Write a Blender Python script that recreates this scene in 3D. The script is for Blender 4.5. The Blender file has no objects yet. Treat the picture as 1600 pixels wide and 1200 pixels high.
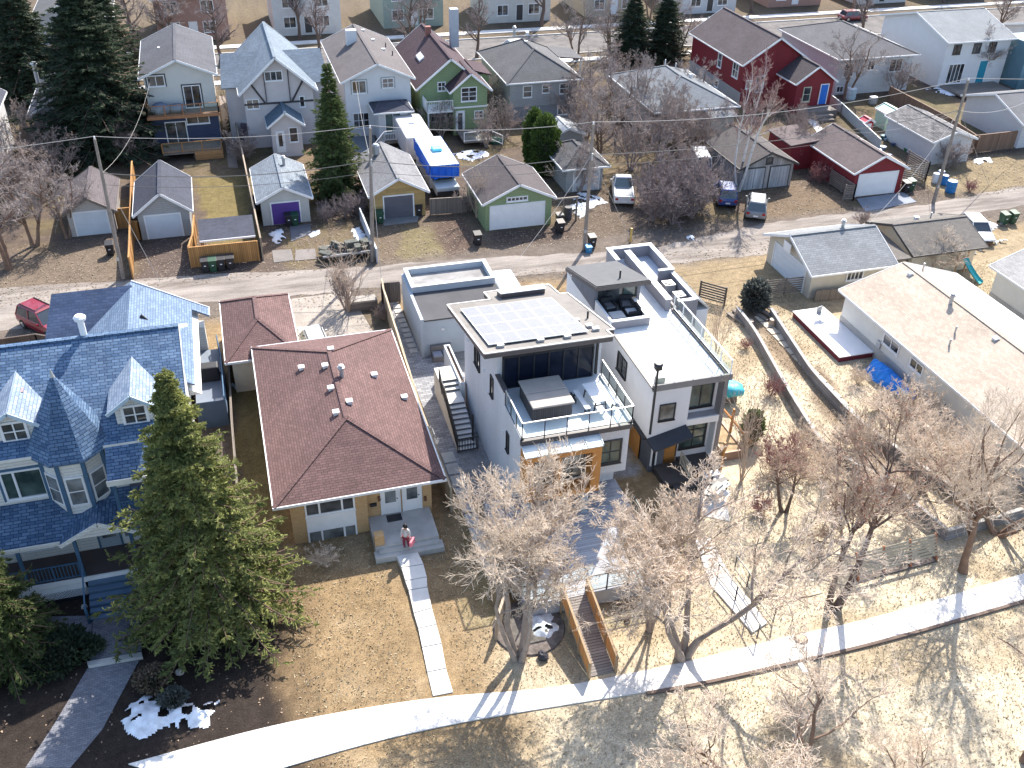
import bpy, math, random
import numpy as np
from mathutils import Vector, Matrix
# ------------------------------------------------------------------ camera, world, sun, exposure
SC = bpy.context.scene
COL = SC.collection
CAM_H = 36.0
FPX, PITCH, YAW, ROLL = 1524.6, 0.59673, 0.2975, 0.02372
def cam_axes():
    cy, sy = math.cos(YAW), math.sin(YAW)
    fh = np.array([sy, cy, 0]); r = np.array([cy, -sy, 0]); u = np.array([0, 0, 1.])
    fw = fh*math.cos(PITCH)-u*math.sin(PITCH); up = fh*math.sin(PITCH)+u*math.cos(PITCH)
    return r*math.cos(ROLL)+up*math.sin(ROLL), -r*math.sin(ROLL)+up*math.cos(ROLL), fw
AR, AU, AF = cam_axes()
cd = bpy.data.cameras.new('camera'); cam = bpy.data.objects.new('camera', cd); COL.objects.link(cam)
cd.sensor_width = 36.0; cd.lens = FPX/1600*36.0; cd.clip_end = 2000; cd.clip_start = 0.5
cam.matrix_world = Matrix(((AR[0], AU[0], -AF[0], 0), (AR[1], AU[1], -AF[1], 0), (AR[2], AU[2], -AF[2], CAM_H), (0, 0, 0, 1)))
SC.camera = cam
SUN_EL = math.radians(43); SX, SY = 0.593, 0.805            # shadows fall towards (-SX,-SY)
SC.world = bpy.data.worlds.new("World"); SC.world.use_nodes = True
_n = SC.world.node_tree; _bg = _n.nodes['Background']
_sky = _n.nodes.new('ShaderNodeTexSky'); _sky.sky_type = 'NISHITA'; _sky.sun_disc = False
_sky.sun_elevation = SUN_EL; _sky.sun_rotation = math.atan2(SX, SY); _sky.air_density = 1.0; _sky.dust_density = 1.5
_n.links.new(_sky.outputs[0], _bg.inputs[0]); _bg.inputs[1].default_value = 0.15
sl = bpy.data.lights.new('sun', 'SUN'); sl.energy = 4.4; sl.angle = math.radians(0.5); sl.color = (1.0, 0.935, 0.84)
so = bpy.data.objects.new('sun', sl); COL.objects.link(so)
_d = Vector((SX*math.cos(SUN_EL), SY*math.cos(SUN_EL), math.sin(SUN_EL)))
so.rotation_euler = _d.to_track_quat('Z', 'Y').to_euler(); so.location = (40, 60, 60)
SC.view_settings.view_transform = 'Standard'; SC.view_settings.look = 'None'
SC.view_settings.exposure = 1.3; SC.view_settings.gamma = 1.0
SC.render.engine = 'CYCLES'
SC.cycles.max_bounces = 6; SC.cycles.transparent_max_bounces = 16
# ------------------------------------------------------------------ helpers
def G(px, py, z=0.0):
    """ground plan position (at height z) of a spot measured on the survey photograph"""
    d = AR*(px-800)/FPX+AU*(600-py)/FPX+AF
    t = (z-CAM_H)/d[2]
    return float(d[0]*t), float(d[1]*t)
def G3(px, py, z=0.0):
    a = G(px, py, z); return (a[0], a[1], z)
ORG = {}
def setp(o, label=None, cat=None, group=None, kind=None):
    if label: o['label'] = label
    if cat: o['category'] = cat
    if group: o['group'] = group
    if kind: o['kind'] = kind
    return o
def thing(name, label, cat, loc=(0, 0, 0), rotz=0.0, group=None, local=False, kind=None):
    o = bpy.data.objects.new(name, None); COL.objects.link(o)
    o.empty_display_size = 0.3; o.location = loc; o.rotation_euler = (0, 0, rotz)
    setp(o, label, cat, group, kind)
    ORG[o.name] = (0, 0, 0) if local else tuple(loc)
    return o
def mesh_obj(name, V, F, mat, parent=None, smooth=False, uv=True):
    V = np.asarray(V, dtype=np.float64)
    if parent is not None:
        V = V-np.array(ORG[parent.name])
    me = bpy.data.meshes.new(name)
    if isinstance(F, np.ndarray):
        k = F.shape[1]; nf = len(F); idx = F.astype(np.int32).ravel()
        me.vertices.add(len(V)); me.vertices.foreach_set('co', V.ravel())
        me.loops.add(nf*k); me.loops.foreach_set('vertex_index', idx)
        me.polygons.add(nf); me.polygons.foreach_set('loop_start', np.arange(0, nf*k, k, dtype=np.int32))
        me.polygons.foreach_set('loop_total', np.full(nf, k, dtype=np.int32)); me.update(calc_edges=True)
    else:
        me.from_pydata([tuple(v) for v in V], [], F); me.update()
    if uv:
        lay = me.uv_layers.new(name='metre')
        nl = len(me.loops); vi = np.zeros(nl, dtype=np.int32); me.loops.foreach_get('vertex_index', vi)
        nrm = np.zeros(len(me.polygons)*3); me.polygons.foreach_get('normal', nrm); nrm = nrm.reshape(-1, 3)
        lt = np.zeros(len(me.polygons), dtype=np.int32); me.polygons.foreach_get('loop_total', lt)
        n = np.repeat(nrm, lt, axis=0)
        t = np.stack([-n[:, 1], n[:, 0], np.zeros(nl)], 1); L = np.linalg.norm(t, axis=1)
        fl = L < 0.02; t[fl] = (1, 0, 0); L[fl] = 1; t /= L[:, None]
        b = np.cross(n, t); b[fl] = (0, 1, 0)
        co = V[vi]
        if parent is not None and ORG[parent.name] != (0, 0, 0): co = co+np.array(ORG[parent.name])
        U = np.stack([(co*t).sum(1), (co*b).sum(1)], 1)
        lay.data.foreach_set('uv', U.ravel())
    if mat: me.materials.append(mat)
    if smooth:
        me.polygons.foreach_set('use_smooth', np.ones(len(me.polygons), dtype=bool))
    o = bpy.data.objects.new(name, me); COL.objects.link(o)
    if parent is not None:
        o.parent = parent; ORG[o.name] = ORG[parent.name]
    else:
        ORG[o.name] = (0, 0, 0)
    return o
class MB:
    def __init__(s): s.v = []; s.f = []
    def add(s, vs, fs):
        k = len(s.v); s.v += [tuple(map(float, v)) for v in vs]; s.f += [[i+k for i in f] for f in fs]; return s
    def box(s, x0, y0, z0, x1, y1, z1):
        x0, x1 = min(x0, x1), max(x0, x1); y0, y1 = min(y0, y1), max(y0, y1); z0, z1 = min(z0, z1), max(z0, z1)
        return s.add([(x0, y0, z0), (x1, y0, z0), (x1, y1, z0), (x0, y1, z0), (x0, y0, z1), (x1, y0, z1), (x1, y1, z1), (x0, y1, z1)],
                     [(0, 3, 2, 1), (4, 5, 6, 7), (0, 1, 5, 4), (1, 2, 6, 5), (2, 3, 7, 6), (3, 0, 4, 7)])
    def obox(s, c, size, rot=0.0, tilt=0.0):
        M = Matrix.Rotation(rot, 3, 'Z') @ Matrix.Rotation(tilt, 3, 'X')
        a, b, h = size[0]/2, size[1]/2, size[2]/2
        vs = [Vector(c)+M @ Vector((x*a, y*b, z*h)) for z in (-1, 1) for x, y in ((-1, -1), (1, -1), (1, 1), (-1, 1))]
        return s.add(vs, [(0, 3, 2, 1), (4, 5, 6, 7), (0, 1, 5, 4), (1, 2, 6, 5), (2, 3, 7, 6), (3, 0, 4, 7)])
    def beam(s, a, b, w, h, up=(0, 0, 1)):
        a = Vector(a); b = Vector(b); d = (b-a).normalized(); u = Vector(up)
        sd = d.cross(u)
        if sd.length < 1e-3: sd = d.cross(Vector((0, 1, 0)))
        sd.normalize(); u = sd.cross(d).normalized()
        q = [(-w/2, -h/2), (w/2, -h/2), (w/2, h/2), (-w/2, h/2)]
        vs = [p+sd*x+u*y for p in (a, b) for x, y in q]
        return s.add(vs, [(0, 1, 2, 3), (7, 6, 5, 4), (0, 4, 5, 1), (1, 5, 6, 2), (2, 6, 7, 3), (3, 7, 4, 0)])
    def tube(s, pts, rad, n=6):
        pts = [Vector(p) for p in pts]
        if not hasattr(rad, '__len__'): rad = [rad]*len(pts)
        vs = []; fs = []
        for i, p in enumerate(pts):
            d = (pts[min(i+1, len(pts)-1)]-pts[max(i-1, 0)]).normalized()
            a = d.cross(Vector((0.13, 0.21, 1)) if abs(d.z) < 0.9 else Vector((1, 0.1, 0))).normalized(); b = d.cross(a)
            for k in range(n):
                t = 2*math.pi*k/n; vs.append(p+(a*math.cos(t)+b*math.sin(t))*rad[i])
        for i in range(len(pts)-1):
            for k in range(n):
                k2 = (k+1) % n; fs.append((i*n+k, i*n+k2, (i+1)*n+k2, (i+1)*n+k))
        fs.append(tuple(range(n))[::-1]); fs.append(tuple((len(pts)-1)*n+k for k in range(n)))
        return s.add(vs, fs)
    def cyl(s, x, y, z0, z1, r, n=12, r2=None):
        return s.tube([(x, y, z0), (x, y, z1)], [r, r if r2 is None else r2], n)
    def lathe(s, x, y, prof, n=14):
        vs = []; fs = []
        for z, r in prof:
            for k in range(n):
                t = 2*math.pi*k/n; vs.append((x+r*math.cos(t), y+r*math.sin(t), z))
        for i in range(len(prof)-1):
            for k in range(n):
                k2 = (k+1) % n; fs.append((i*n+k, i*n+k2, (i+1)*n+k2, (i+1)*n+k))
        fs.append(tuple(range(n))[::-1]); fs.append(tuple((len(prof)-1)*n+k for k in range(n)))
        return s.add(vs, fs)
    def slab(s, pts, t):
        """planar polygon thickened downwards by t"""
        pts = [tuple(map(float, p)) for p in pts]; n = len(pts)
        A = Vector((0, 0, 0))
        for i in range(n): A += Vector(pts[i]).cross(Vector(pts[(i+1) % n]))
        if A.z < 0: pts = pts[::-1]
        vs = pts+[(p[0], p[1], p[2]-t) for p in pts]
        return s.add(vs, [tuple(range(n)), tuple(range(2*n-1, n-1, -1))]+[(i, i+n, (i+1) % n+n, (i+1) % n) for i in range(n)])
    def prism(s, pts, z0, z1):
        return s.slab([(p[0], p[1], z1) for p in pts], z1-z0)
    def extr(s, pts, d):
        """planar polygon extruded along vector d"""
        n = len(pts); A = Vector((0, 0, 0)); d = Vector(d)
        for i in range(n): A += Vector(pts[i]).cross(Vector(pts[(i+1) % n]))
        if A.dot(d) > 0: pts = pts[::-1]
        vs = [Vector(p) for p in pts]+[Vector(p)+d for p in pts]
        return s.add(vs, [tuple(range(n)), tuple(range(2*n-1, n-1, -1))]+[(i, i+n, (i+1) % n+n, (i+1) % n) for i in range(n)])
    def lump(s, c, r, seed=0, squash=0.7, n=8, m=5, rough=0.25):
        rnd = random.Random(seed); vs = []; fs = []
        for j in range(m+1):
            ph = math.pi*j/m
            for i in range(n):
                t = 2*math.pi*i/n; k = r*(1+rough*(rnd.random()-0.5)*2)
                vs.append((c[0]+k*math.sin(ph)*math.cos(t), c[1]+k*math.sin(ph)*math.sin(t), c[2]+k*squash*math.cos(ph)))
        for j in range(m):
            for i in range(n):
                i2 = (i+1) % n; fs.append((j*n+i, (j+1)*n+i, (j+1)*n+i2, j*n+i2))
        return s.add(vs, fs)
    def build(s, name, mat, parent=None, smooth=False, bevel=0.0):
        o = mesh_obj(name, s.v, s.f, mat, parent, smooth)
        if bevel:
            m = o.modifiers.new('bevel', 'BEVEL'); m.width = bevel; m.segments = 2; m.limit_method = 'ANGLE'
        return o
def B(name, mat, parent, *bx, **k):
    m = MB()
    for b in bx: m.box(*b)
    return m.build(name, mat, parent, **k)
def dup(root, loc, rotz=0.0, label=None, group=None, scale=None):
    r = root.copy(); COL.objects.link(r); r.location = loc; r.rotation_euler = (0, 0, rotz)
    if scale: r.scale = scale if hasattr(scale, '__len__') else (scale,)*3
    if label: r['label'] = label
    if group: r['group'] = group
    for ch in list(root.children):
        c = ch.copy(); COL.objects.link(c); c.parent = r
        for g in list(ch.children):
            d = g.copy(); COL.objects.link(d); d.parent = c
    return r
# ------------------------------------------------------------------ materials
def hexc(h):
    h = h.lstrip('#'); c = [int(h[i:i+2], 16)/255 for i in (0, 2, 4)]
    return tuple(((x+0.055)/1.055)**2.4 if x > 0.04045 else x/12.92 for x in c)
MATS = {}
class NT:
    def __init__(s, name):
        s.m = bpy.data.materials.new(name); s.m.use_nodes = True; s.t = s.m.node_tree; s.p = s.t.nodes['Principled BSDF']
    def n(s, ty, **k):
        x = s.t.nodes.new(ty)
        for a, b in k.items():
            if a.startswith('_'): setattr(x, a[1:], b)
            else: x.inputs[a.replace('__', ' ')].default_value = b
        return x
    def l(s, a, b): s.t.links.new(a, b)
    def ramp(s, fac, c0, c1, p0=0.3, p1=0.7):
        r = s.n('ShaderNodeValToRGB'); e = r.color_ramp.elements
        e[0].position = p0; e[0].color = (*c0, 1); e[1].position = p1; e[1].color = (*c1, 1); s.l(fac, r.inputs[0]); return r.outputs[0]
    def bump(s, h, strength=0.4, dist=0.02):
        b = s.n('ShaderNodeBump', Strength=strength, Distance=dist); s.l(h, b.inputs['Height']); s.l(b.outputs[0], s.p.inputs['Normal'])
def rgb(c): return hexc(c) if isinstance(c, str) else tuple(c)
def mul(c, k): return tuple(min(1, x*k) for x in c)
def plain(name, c, rough=0.6, var=0.12, scale=1.5, metal=0.0, bump=0.0, spec=0.4, coat=0.0):
    if name in MATS: return MATS[name]
    c = rgb(c); t = NT(name); g = t.n('ShaderNodeTexCoord')
    a = t.n('ShaderNodeTexNoise', Scale=scale, Detail=6.0, Roughness=0.65); t.l(g.outputs['Object'], a.inputs['Vector'])
    t.l(t.ramp(a.outputs[0], mul(c, 1-var), mul(c, 1+var*0.7)), t.p.inputs['Base Color'])
    t.p.inputs['Roughness'].default_value = rough; t.p.inputs['Metallic'].default_value = metal
    t.p.inputs['Specular IOR Level'].default_value = spec; t.p.inputs['Coat Weight'].default_value = coat
    if bump:
        f = t.n('ShaderNodeTexNoise', Scale=25.0, Detail=4.0); t.l(g.outputs['Object'], f.inputs['Vector']); t.bump(f.outputs[0], bump, 0.02)
    MATS[name] = t.m; return t.m
def bricky(name, c1, c2, cm, bw, bh, mortar=0.01, offset=0.5, rough=0.85, var=0.25, vscale=0.35, bump=0.5, streak=False, spec=0.3, bias=0.0, metal=0.0):
    """courses of shingles / laps / boards / pavers in metres along the face"""
    if name in MATS: return MATS[name]
    c1, c2, cm = rgb(c1), rgb(c2), rgb(cm); t = NT(name); u = t.n('ShaderNodeUVMap')
    w = t.n('ShaderNodeTexNoise', Scale=0.8, Detail=3.0); t.l(u.outputs[0], w.inputs['Vector'])
    b = t.n('ShaderNodeTexBrick', Scale=1.0, Bias=bias); b.offset = offset
    b.inputs['Mortar Size'].default_value = mortar; b.inputs['Mortar Smooth'].default_value = 0.3
    b.inputs['Brick Width'].default_value = bw; b.inputs['Row Height'].default_value = bh
    b.inputs['Color1'].default_value = (*c1, 1); b.inputs['Color2'].default_value = (*c2, 1); b.inputs['Mortar'].default_value = (*cm, 1)
    t.l(u.outputs[0], b.inputs['Vector'])
    a = t.n('ShaderNodeTexNoise', Scale=vscale, Detail=8.0, Roughness=0.7)
    if streak:
        mp = t.n('ShaderNodeMapping'); mp.inputs['Scale'].default_value = (3.0, 0.25, 1); t.l(u.outputs[0], mp.inputs[0]); t.l(mp.outputs[0], a.inputs['Vector'])
    else: t.l(u.outputs[0], a.inputs['Vector'])
    sh = t.ramp(a.outputs[0], (1-var,)*3, (1+var*0.6,)*3, 0.3, 0.7)
    f = t.n('ShaderNodeTexNoise', Scale=14.0, Detail=3.0); t.l(u.outputs[0], f.inputs['Vector'])
    sh2 = t.ramp(f.outputs[0], (0.86,)*3, (1.1,)*3, 0.3, 0.7)
    m = t.n('ShaderNodeMix', _data_type='RGBA', _blend_type='MULTIPLY'); m.inputs[0].default_value = 1.0
    t.l(b.outputs[0], m.inputs[6]); t.l(sh, m.inputs[7])
    m2 = t.n('ShaderNodeMix', _data_type='RGBA', _blend_type='MULTIPLY'); m2.inputs[0].default_value = 1.0
    t.l(m.outputs[2], m2.inputs[6]); t.l(sh2, m2.inputs[7])
    t.l(m2.outputs[2], t.p.inputs['Base Color']); t.p.inputs['Roughness'].default_value = rough; t.p.inputs['Metallic'].default_value = metal
    t.p.inputs['Specular IOR Level'].default_value = spec
    inv = t.n('ShaderNodeMath', _operation='SUBTRACT'); inv.inputs[0].default_value = 1.0; t.l(b.outputs['Fac'], inv.inputs[1])
    t.bump(inv.outputs[0], bump, 0.02)
    MATS[name] = t.m; return t.m
def shingle(name, c, vary=0.35, w=0.32, h=0.15, mort=0.55, mwid=0.008):
    c = rgb(c); return bricky(name, mul(c, 1-vary*0.5), mul(c, 1+vary*0.5), mul(c, mort), w, h, mwid, 0.37, 0.9, 0.22, 0.4, 0.5, spec=0.25)
def siding(name, c, lap=0.16, var=0.1): 
    c = rgb(c); return bricky(name, mul(c, 0.97), mul(c, 1.02), mul(c, 0.62), 4.0, lap, 0.012, 0.5, 0.6, var, 0.3, 0.5, streak=True)
def boards(name, c, w=0.14, vert=True, var=0.25, mort=0.35):
    """boards: vertical ones run up the face"""
    if name in MATS: return MATS[name]
    c = rgb(c)
    return bricky(name, mul(c, 0.8), mul(c, 1.15), mul(c, mort), w if vert else 3.5, 3.0 if vert else w, 0.012, 0.5 if not vert else 0.0, 0.75, var, 0.5, 0.5, streak=vert)
def glassy(name, c=(0.02, 0.025, 0.035), rough=0.08, curtain=None):
    if name in MATS: return MATS[name]
    t = NT(name); u = t.n('ShaderNodeTexCoord'); a = t.n('ShaderNodeTexNoise', Scale=0.9, Detail=3.0); t.l(u.outputs['Object'], a.inputs['Vector'])
    t.l(t.ramp(a.outputs[0], mul(c, 0.5), curtain or mul(c, 2.2), 0.35, 0.75), t.p.inputs['Base Color'])
    t.p.inputs['Roughness'].default_value = rough; t.p.inputs['Specular IOR Level'].default_value = 0.8
    MATS[name] = t.m; return t.m
def rail_glass():
    if 'rail_glass' in MATS: return MATS['rail_glass']
    t = NT('rail_glass'); tr = t.n('ShaderNodeBsdfTransparent'); tr.inputs[0].default_value = (0.93, 0.97, 0.96, 1)
    gl = t.n('ShaderNodeBsdfGlossy', Roughness=0.12); gl.inputs[0].default_value = (0.9, 0.95, 0.95, 1)
    mx = t.n('ShaderNodeMixShader'); mx.inputs[0].default_value = 0.035
    t.l(tr.outputs[0], mx.inputs[1]); t.l(gl.outputs[0], mx.inputs[2]); t.l(mx.outputs[0], t.t.nodes['Material Output'].inputs[0])
    MATS['rail_glass'] = t.m; return t.m
WHITE = plain('white_paint', (0.74, 0.74, 0.74), 0.55, 0.06)
TRIM = plain('trim_white', (0.70, 0.71, 0.72), 0.5, 0.08)
BLACK = plain('black_metal', (0.025, 0.026, 0.03), 0.45, 0.2)
DARK = plain('dark_trim', (0.05, 0.048, 0.05), 0.5, 0.15)
GREYM = plain('grey_metal', (0.42, 0.43, 0.44), 0.4, 0.12, metal=0.4)
CONC = plain('concrete', (0.42, 0.41, 0.39), 0.9, 0.22, 0.8, bump=0.3)
CONC_L = plain('concrete_light', (0.62, 0.60, 0.57), 0.9, 0.16, 0.7, bump=0.3)
GLASS = glassy('window_glass', (0.02, 0.025, 0.035), 0.08, (0.13, 0.135, 0.14)); GLASSB = glassy('window_glass_blind', (0.06, 0.07, 0.08), 0.1, (0.30, 0.32, 0.32))
GLASST = glassy('window_glass_teal', (0.05, 0.09, 0.09), 0.1, (0.12, 0.17, 0.16))
CEDAR = boards('cedar_boards', (0.42, 0.22, 0.08)); CEDARH = boards('cedar_plank', (0.45, 0.25, 0.11), 0.14, False)
OLDWOOD = boards('weathered_boards', (0.20, 0.17, 0.145)); OLDWOODH = boards('weathered_plank', (0.22, 0.19, 0.165), 0.14, False)
DECKGREY = boards('grey_deck_boards', (0.36, 0.38, 0.42), 0.14, False, 0.15, 0.6)
RUBBER = plain('rubber', (0.02, 0.02, 0.02), 0.8); CHROME = plain('bright_metal', (0.6, 0.6, 0.6), 0.25, 0.05, metal=0.9)
STAIN = None
STUCCO_W = plain('white_stucco', (0.66, 0.66, 0.67), 0.85, 0.07, 0.5, bump=0.25)
SNOW = plain('old_snow', (0.72, 0.74, 0.78), 0.7, 0.28, 2.5, bump=0.9)
# ------------------------------------------------------------------ building bits
def face_frame(face, plane):
    # returns f(u, z, out) -> xyz ; out = distance proud of the wall
    if face == 'F': return lambda u, z, o: (u, plane-o, z)
    if face == 'N': return lambda u, z, o: (u, plane+o, z)
    if face == 'L': return lambda u, z, o: (plane-o, u, z)
    return lambda u, z, o: (plane+o, u, z)
def panel(mb, fr, u0, u1, z0, z1, o0, o1):
    a = fr(u0, z0, o0); b = fr(u1, z1, o1); mb.box(a[0], a[1], a[2], b[0], b[1], b[2])
def win(par, face, plane, u0, u1, z0, z1, nv=1, nh=0, fm=None, gm=None, fw=0.09, trim=None, name='window', label=None):
    fr = face_frame(face, plane); m = MB(); fm = fm or TRIM
    for a, b, c, d in ((u0-fw, u1+fw, z0-fw, z0), (u0-fw, u1+fw, z1, z1+fw), (u0-fw, u0, z0, z1), (u1, u1+fw, z0, z1)): panel(m, fr, a, b, c, d, -0.02, 0.075)
    for i in range(1, nv+1) if nv else ():
        u = u0+(u1-u0)*i/(nv+1); panel(m, fr, u-0.03, u+0.03, z0, z1, 0, 0.06)
    for i in range(1, nh+1) if nh else ():
        z = z0+(z1-z0)*i/(nh+1); panel(m, fr, u0, u1, z-0.025, z+0.025, 0, 0.055)
    w = m.build(name, fm, par)
    g = MB(); panel(g, fr, u0, u1, z0, z1, -0.02, 0.02); g.build('pane', gm or GLASS, w)
    s = MB(); panel(s, fr, u0-fw-0.03, u1+fw+0.03, z0-fw-0.05, z0-fw, -0.02, 0.12); s.build('sill', fm, w)
    if trim:
        t = MB(); tw = 0.12
        for a, b, c, d in ((u0-fw-tw, u1+fw+tw, z1+fw, z1+fw+tw), (u0-fw-tw, u0-fw, z0-fw-0.05, z1+fw), (u1+fw, u1+fw+tw, z0-fw-0.05, z1+fw)): panel(t, fr, a, b, c, d, -0.02, 0.04)
        t.build('surround', trim, w)
    if label: w['label'] = label
    return w
def door(par, face, plane, u0, u1, z0, z1, mat=None, glass=0.0, fm=None, label=None, gm=None):
    fr = face_frame(face, plane); m = MB(); panel(m, fr, u0, u1, z0, z1, -0.02, 0.045)
    for i in range(2):
        zz = z0+(z1-z0)*(0.1+0.45*i); panel(m, fr, u0+0.13, u1-0.13, zz, zz+(z1-z0)*0.32, 0.045, 0.058)
    d = m.build('door', mat or WHITE, par)
    f = MB()
    for a, b, c, e in ((u0-0.09, u0, z0, z1), (u1, u1+0.09, z0, z1), (u0-0.09, u1+0.09, z1, z1+0.09)): panel(f, fr, a, b, c, e, -0.02, 0.08)
    f.build('door_frame', fm or TRIM, d)
    if glass:
        g = MB(); panel(g, fr, u0+0.16, u1-0.16, z0+(z1-z0)*(1-glass), z1-0.15, 0.04, 0.07); g.build('pane', gm or GLASS, d)
    h = MB(); a = fr(u1-0.09, z0+1.0, 0.07); h.lump(a, 0.04, 3); h.build('handle', BLACK, d)
    if label: d['label'] = label
    return d
def garage_door(par, plane, u0, u1, z0, z1, mat=None, face='F', rows=4, label=None, fm=None):
    fr = face_frame(face, plane); m = MB(); h = (z1-z0)/rows
    for i in range(rows): panel(m, fr, u0, u1, z0+i*h+0.012, z0+(i+1)*h-0.012, -0.02, 0.03)
    panel(m, fr, u0, u1, z0, z1, -0.02, 0.018)
    d = m.build('garage_door', mat or WHITE, par)
    f = MB()
    for a, b, c, e in ((u0-0.11, u0, z0, z1), (u1, u1+0.11, z0, z1), (u0-0.11, u1+0.11, z1, z1+0.11)): panel(f, fr, a, b, c, e, -0.02, 0.07)
    f.build('door_frame', fm or TRIM, d)
    if label: d['label'] = label
    return d
def gable_roof(par, x0, x1, y0, y1, ze, zr, axis='y', ov=0.45, og=0.35, t=0.1, mat=None, fm=None, ridge=None):
    """ridge along axis; x0..y1 are WALL extents, ze the height at the wall, zr at the ridge"""
    m = MB(); f = MB(); c = MB()
    if axis == 'y':
        xm = (x0+x1)/2 if ridge is None else ridge
        sl = (zr-ze)/((x1-x0)/2)
        L = lambda x, y, z: (x, y, z)
        a0, a1, b0, b1, am = x0-ov, x1+ov, y0-og, y1+og, xm
    else:
        xm = (y0+y1)/2 if ridge is None else ridge
        sl = (zr-ze)/((y1-y0)/2)
        L = lambda a, b, z: (b, a, z)
        a0, a1, b0, b1, am = y0-ov, y1+ov, x0-og, x1+og, xm
    zl = zr-sl*(am-a0); zh = zr-sl*(a1-am)
    z_ = t
    m.slab([L(a0, b0, zl+z_), L(am, b0, zr+z_), L(am, b1, zr+z_), L(a0, b1, zl+z_)], t)
    m.slab([L(am, b0, zr+z_), L(a1, b0, zh+z_), L(a1, b1, zh+z_), L(am, b1, zr+z_)], t)
    r = m.build('roof', mat, par)
    for bb, s in ((b0, -1), (b1, 1)):
        for p, q in (((a0, zl), (am, zr)), ((am, zr), (a1, zh))):
            f.beam(L(p[0], bb+s*0.022, p[1]+0.02), L(q[0], bb+s*0.022, q[1]+0.02), 0.04, 0.2)
    f.beam(L(a0-0.025, b0, zl+0.02), L(a0-0.025, b1, zl+0.02), 0.05, 0.14); f.beam(L(a1+0.025, b0, zh+0.02), L(a1+0.025, b1, zh+0.02), 0.05, 0.14)
    f.build('fascia', fm or TRIM, r)
    c.beam(L(am, b0, zr+t+0.005), L(am, b1, zr+t+0.005), 0.28, 0.04); c.build('ridge_cap', mat, r)
    return r
def gable_walls(par, x0, x1, y0, y1, ze, zr, axis='y', mat=None, z0=0.0, name='wall', ridge=None):
    m = MB()
    if axis == 'y':
        xm = (x0+x1)/2 if ridge is None else ridge
        m.extr([(x0, y0, z0), (x1, y0, z0), (x1, y0, ze), (xm, y0, zr), (x0, y0, ze)], (0, y1-y0, 0))
    else:
        ym = (y0+y1)/2 if ridge is None else ridge
        m.extr([(x0, y0, z0), (x0, y1, z0), (x0, y1, ze), (x0, ym, zr), (x0, y0, ze)], (x1-x0, 0, 0))
    return m.build(name, mat, par)
def hip_roof(par, x0, x1, y0, y1, ze, zr, axis='y', inset=None, mat=None, fm=None, name='roof', t=0.1):
    """x0..y1 are EAVE extents"""
    w = (x1-x0)/2 if axis == 'y' else (y1-y0)/2
    i0, i1 = (inset if hasattr(inset, '__len__') else (inset, inset)) if inset is not None else (w, w)
    if axis == 'y':
        r0, r1 = ((x0+x1)/2, y0+i0, zr), ((x0+x1)/2, y1-i1, zr)
        P = [(x0, y0, ze), (x1, y0, ze), (x1, y1, ze), (x0, y1, ze), r0, r1]
        F = [(0, 1, 4), (1, 2, 5, 4), (2, 3, 5), (3, 0, 4, 5)]; hips = [(0, 4), (1, 4), (2, 5), (3, 5), (4, 5)]
    else:
        r0, r1 = (x0+i0, (y0+y1)/2, zr), (x1-i1, (y0+y1)/2, zr)
        P = [(x0, y0, ze), (x1, y0, ze), (x1, y1, ze), (x0, y1, ze), r0, r1]
        F = [(0, 1, 5, 4), (1, 2, 5), (2, 3, 4, 5), (3, 0, 4)]; hips = [(0, 4), (1, 5), (2, 5), (3, 4), (4, 5)]
    m = MB(); m.add(P+[(p[0], p[1], ze-t) for p in P[:4]], F+[(9, 8, 7, 6), (0, 6, 7, 1), (1, 7, 8, 2), (2, 8, 9, 3), (3, 9, 6, 0)])
    r = m.build(name, mat, par)
    f = MB(); e = 0.03
    f.box(x0-0.06, y0-0.06, ze-0.14, x1+0.06, y0, ze+0.01); f.box(x0-0.06, y1, ze-0.14, x1+0.06, y1+0.06, ze+0.01)
    f.box(x0-0.06, y0, ze-0.14, x0, y1, ze+0.008); f.box(x1, y0, ze-0.14, x1+0.06, y1, ze+0.008)
    f.build('gutter', fm or TRIM, r)
    c = MB()
    for a, b in hips: 
        A, Bq = Vector(P[a]), Vector(P[b]); A.z += 0.01; Bq.z += 0.015; c.beam(A, Bq, 0.26, 0.04)
    c.build('ridge_cap', mat, r)
    return r
def vent(par, x, y, z, kind=0, mat=None):
    m = MB()
    if kind == 0: m.box(x-0.14, y-0.14, z-0.15, x+0.14, y+0.14, z+0.12); m.box(x-0.18, y-0.18, z+0.123, x+0.18, y+0.18, z+0.17); n = 'roof_vent'
    elif kind == 1: m.cyl(x, y, z-0.2, z+0.5, 0.06, 8); n = 'vent_pipe'
    else: m.lathe(x, y, [(z-0.3, 0.13), (z+0.55, 0.13), (z+0.55, 0.21), (z+0.64, 0.22), (z+0.67, 0.14), (z+0.78, 0.15), (z+0.8, 0.08)], 12); n = 'flue_pipe'
    return m.build(n, mat or (GREYM if kind else TRIM), par)
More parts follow.
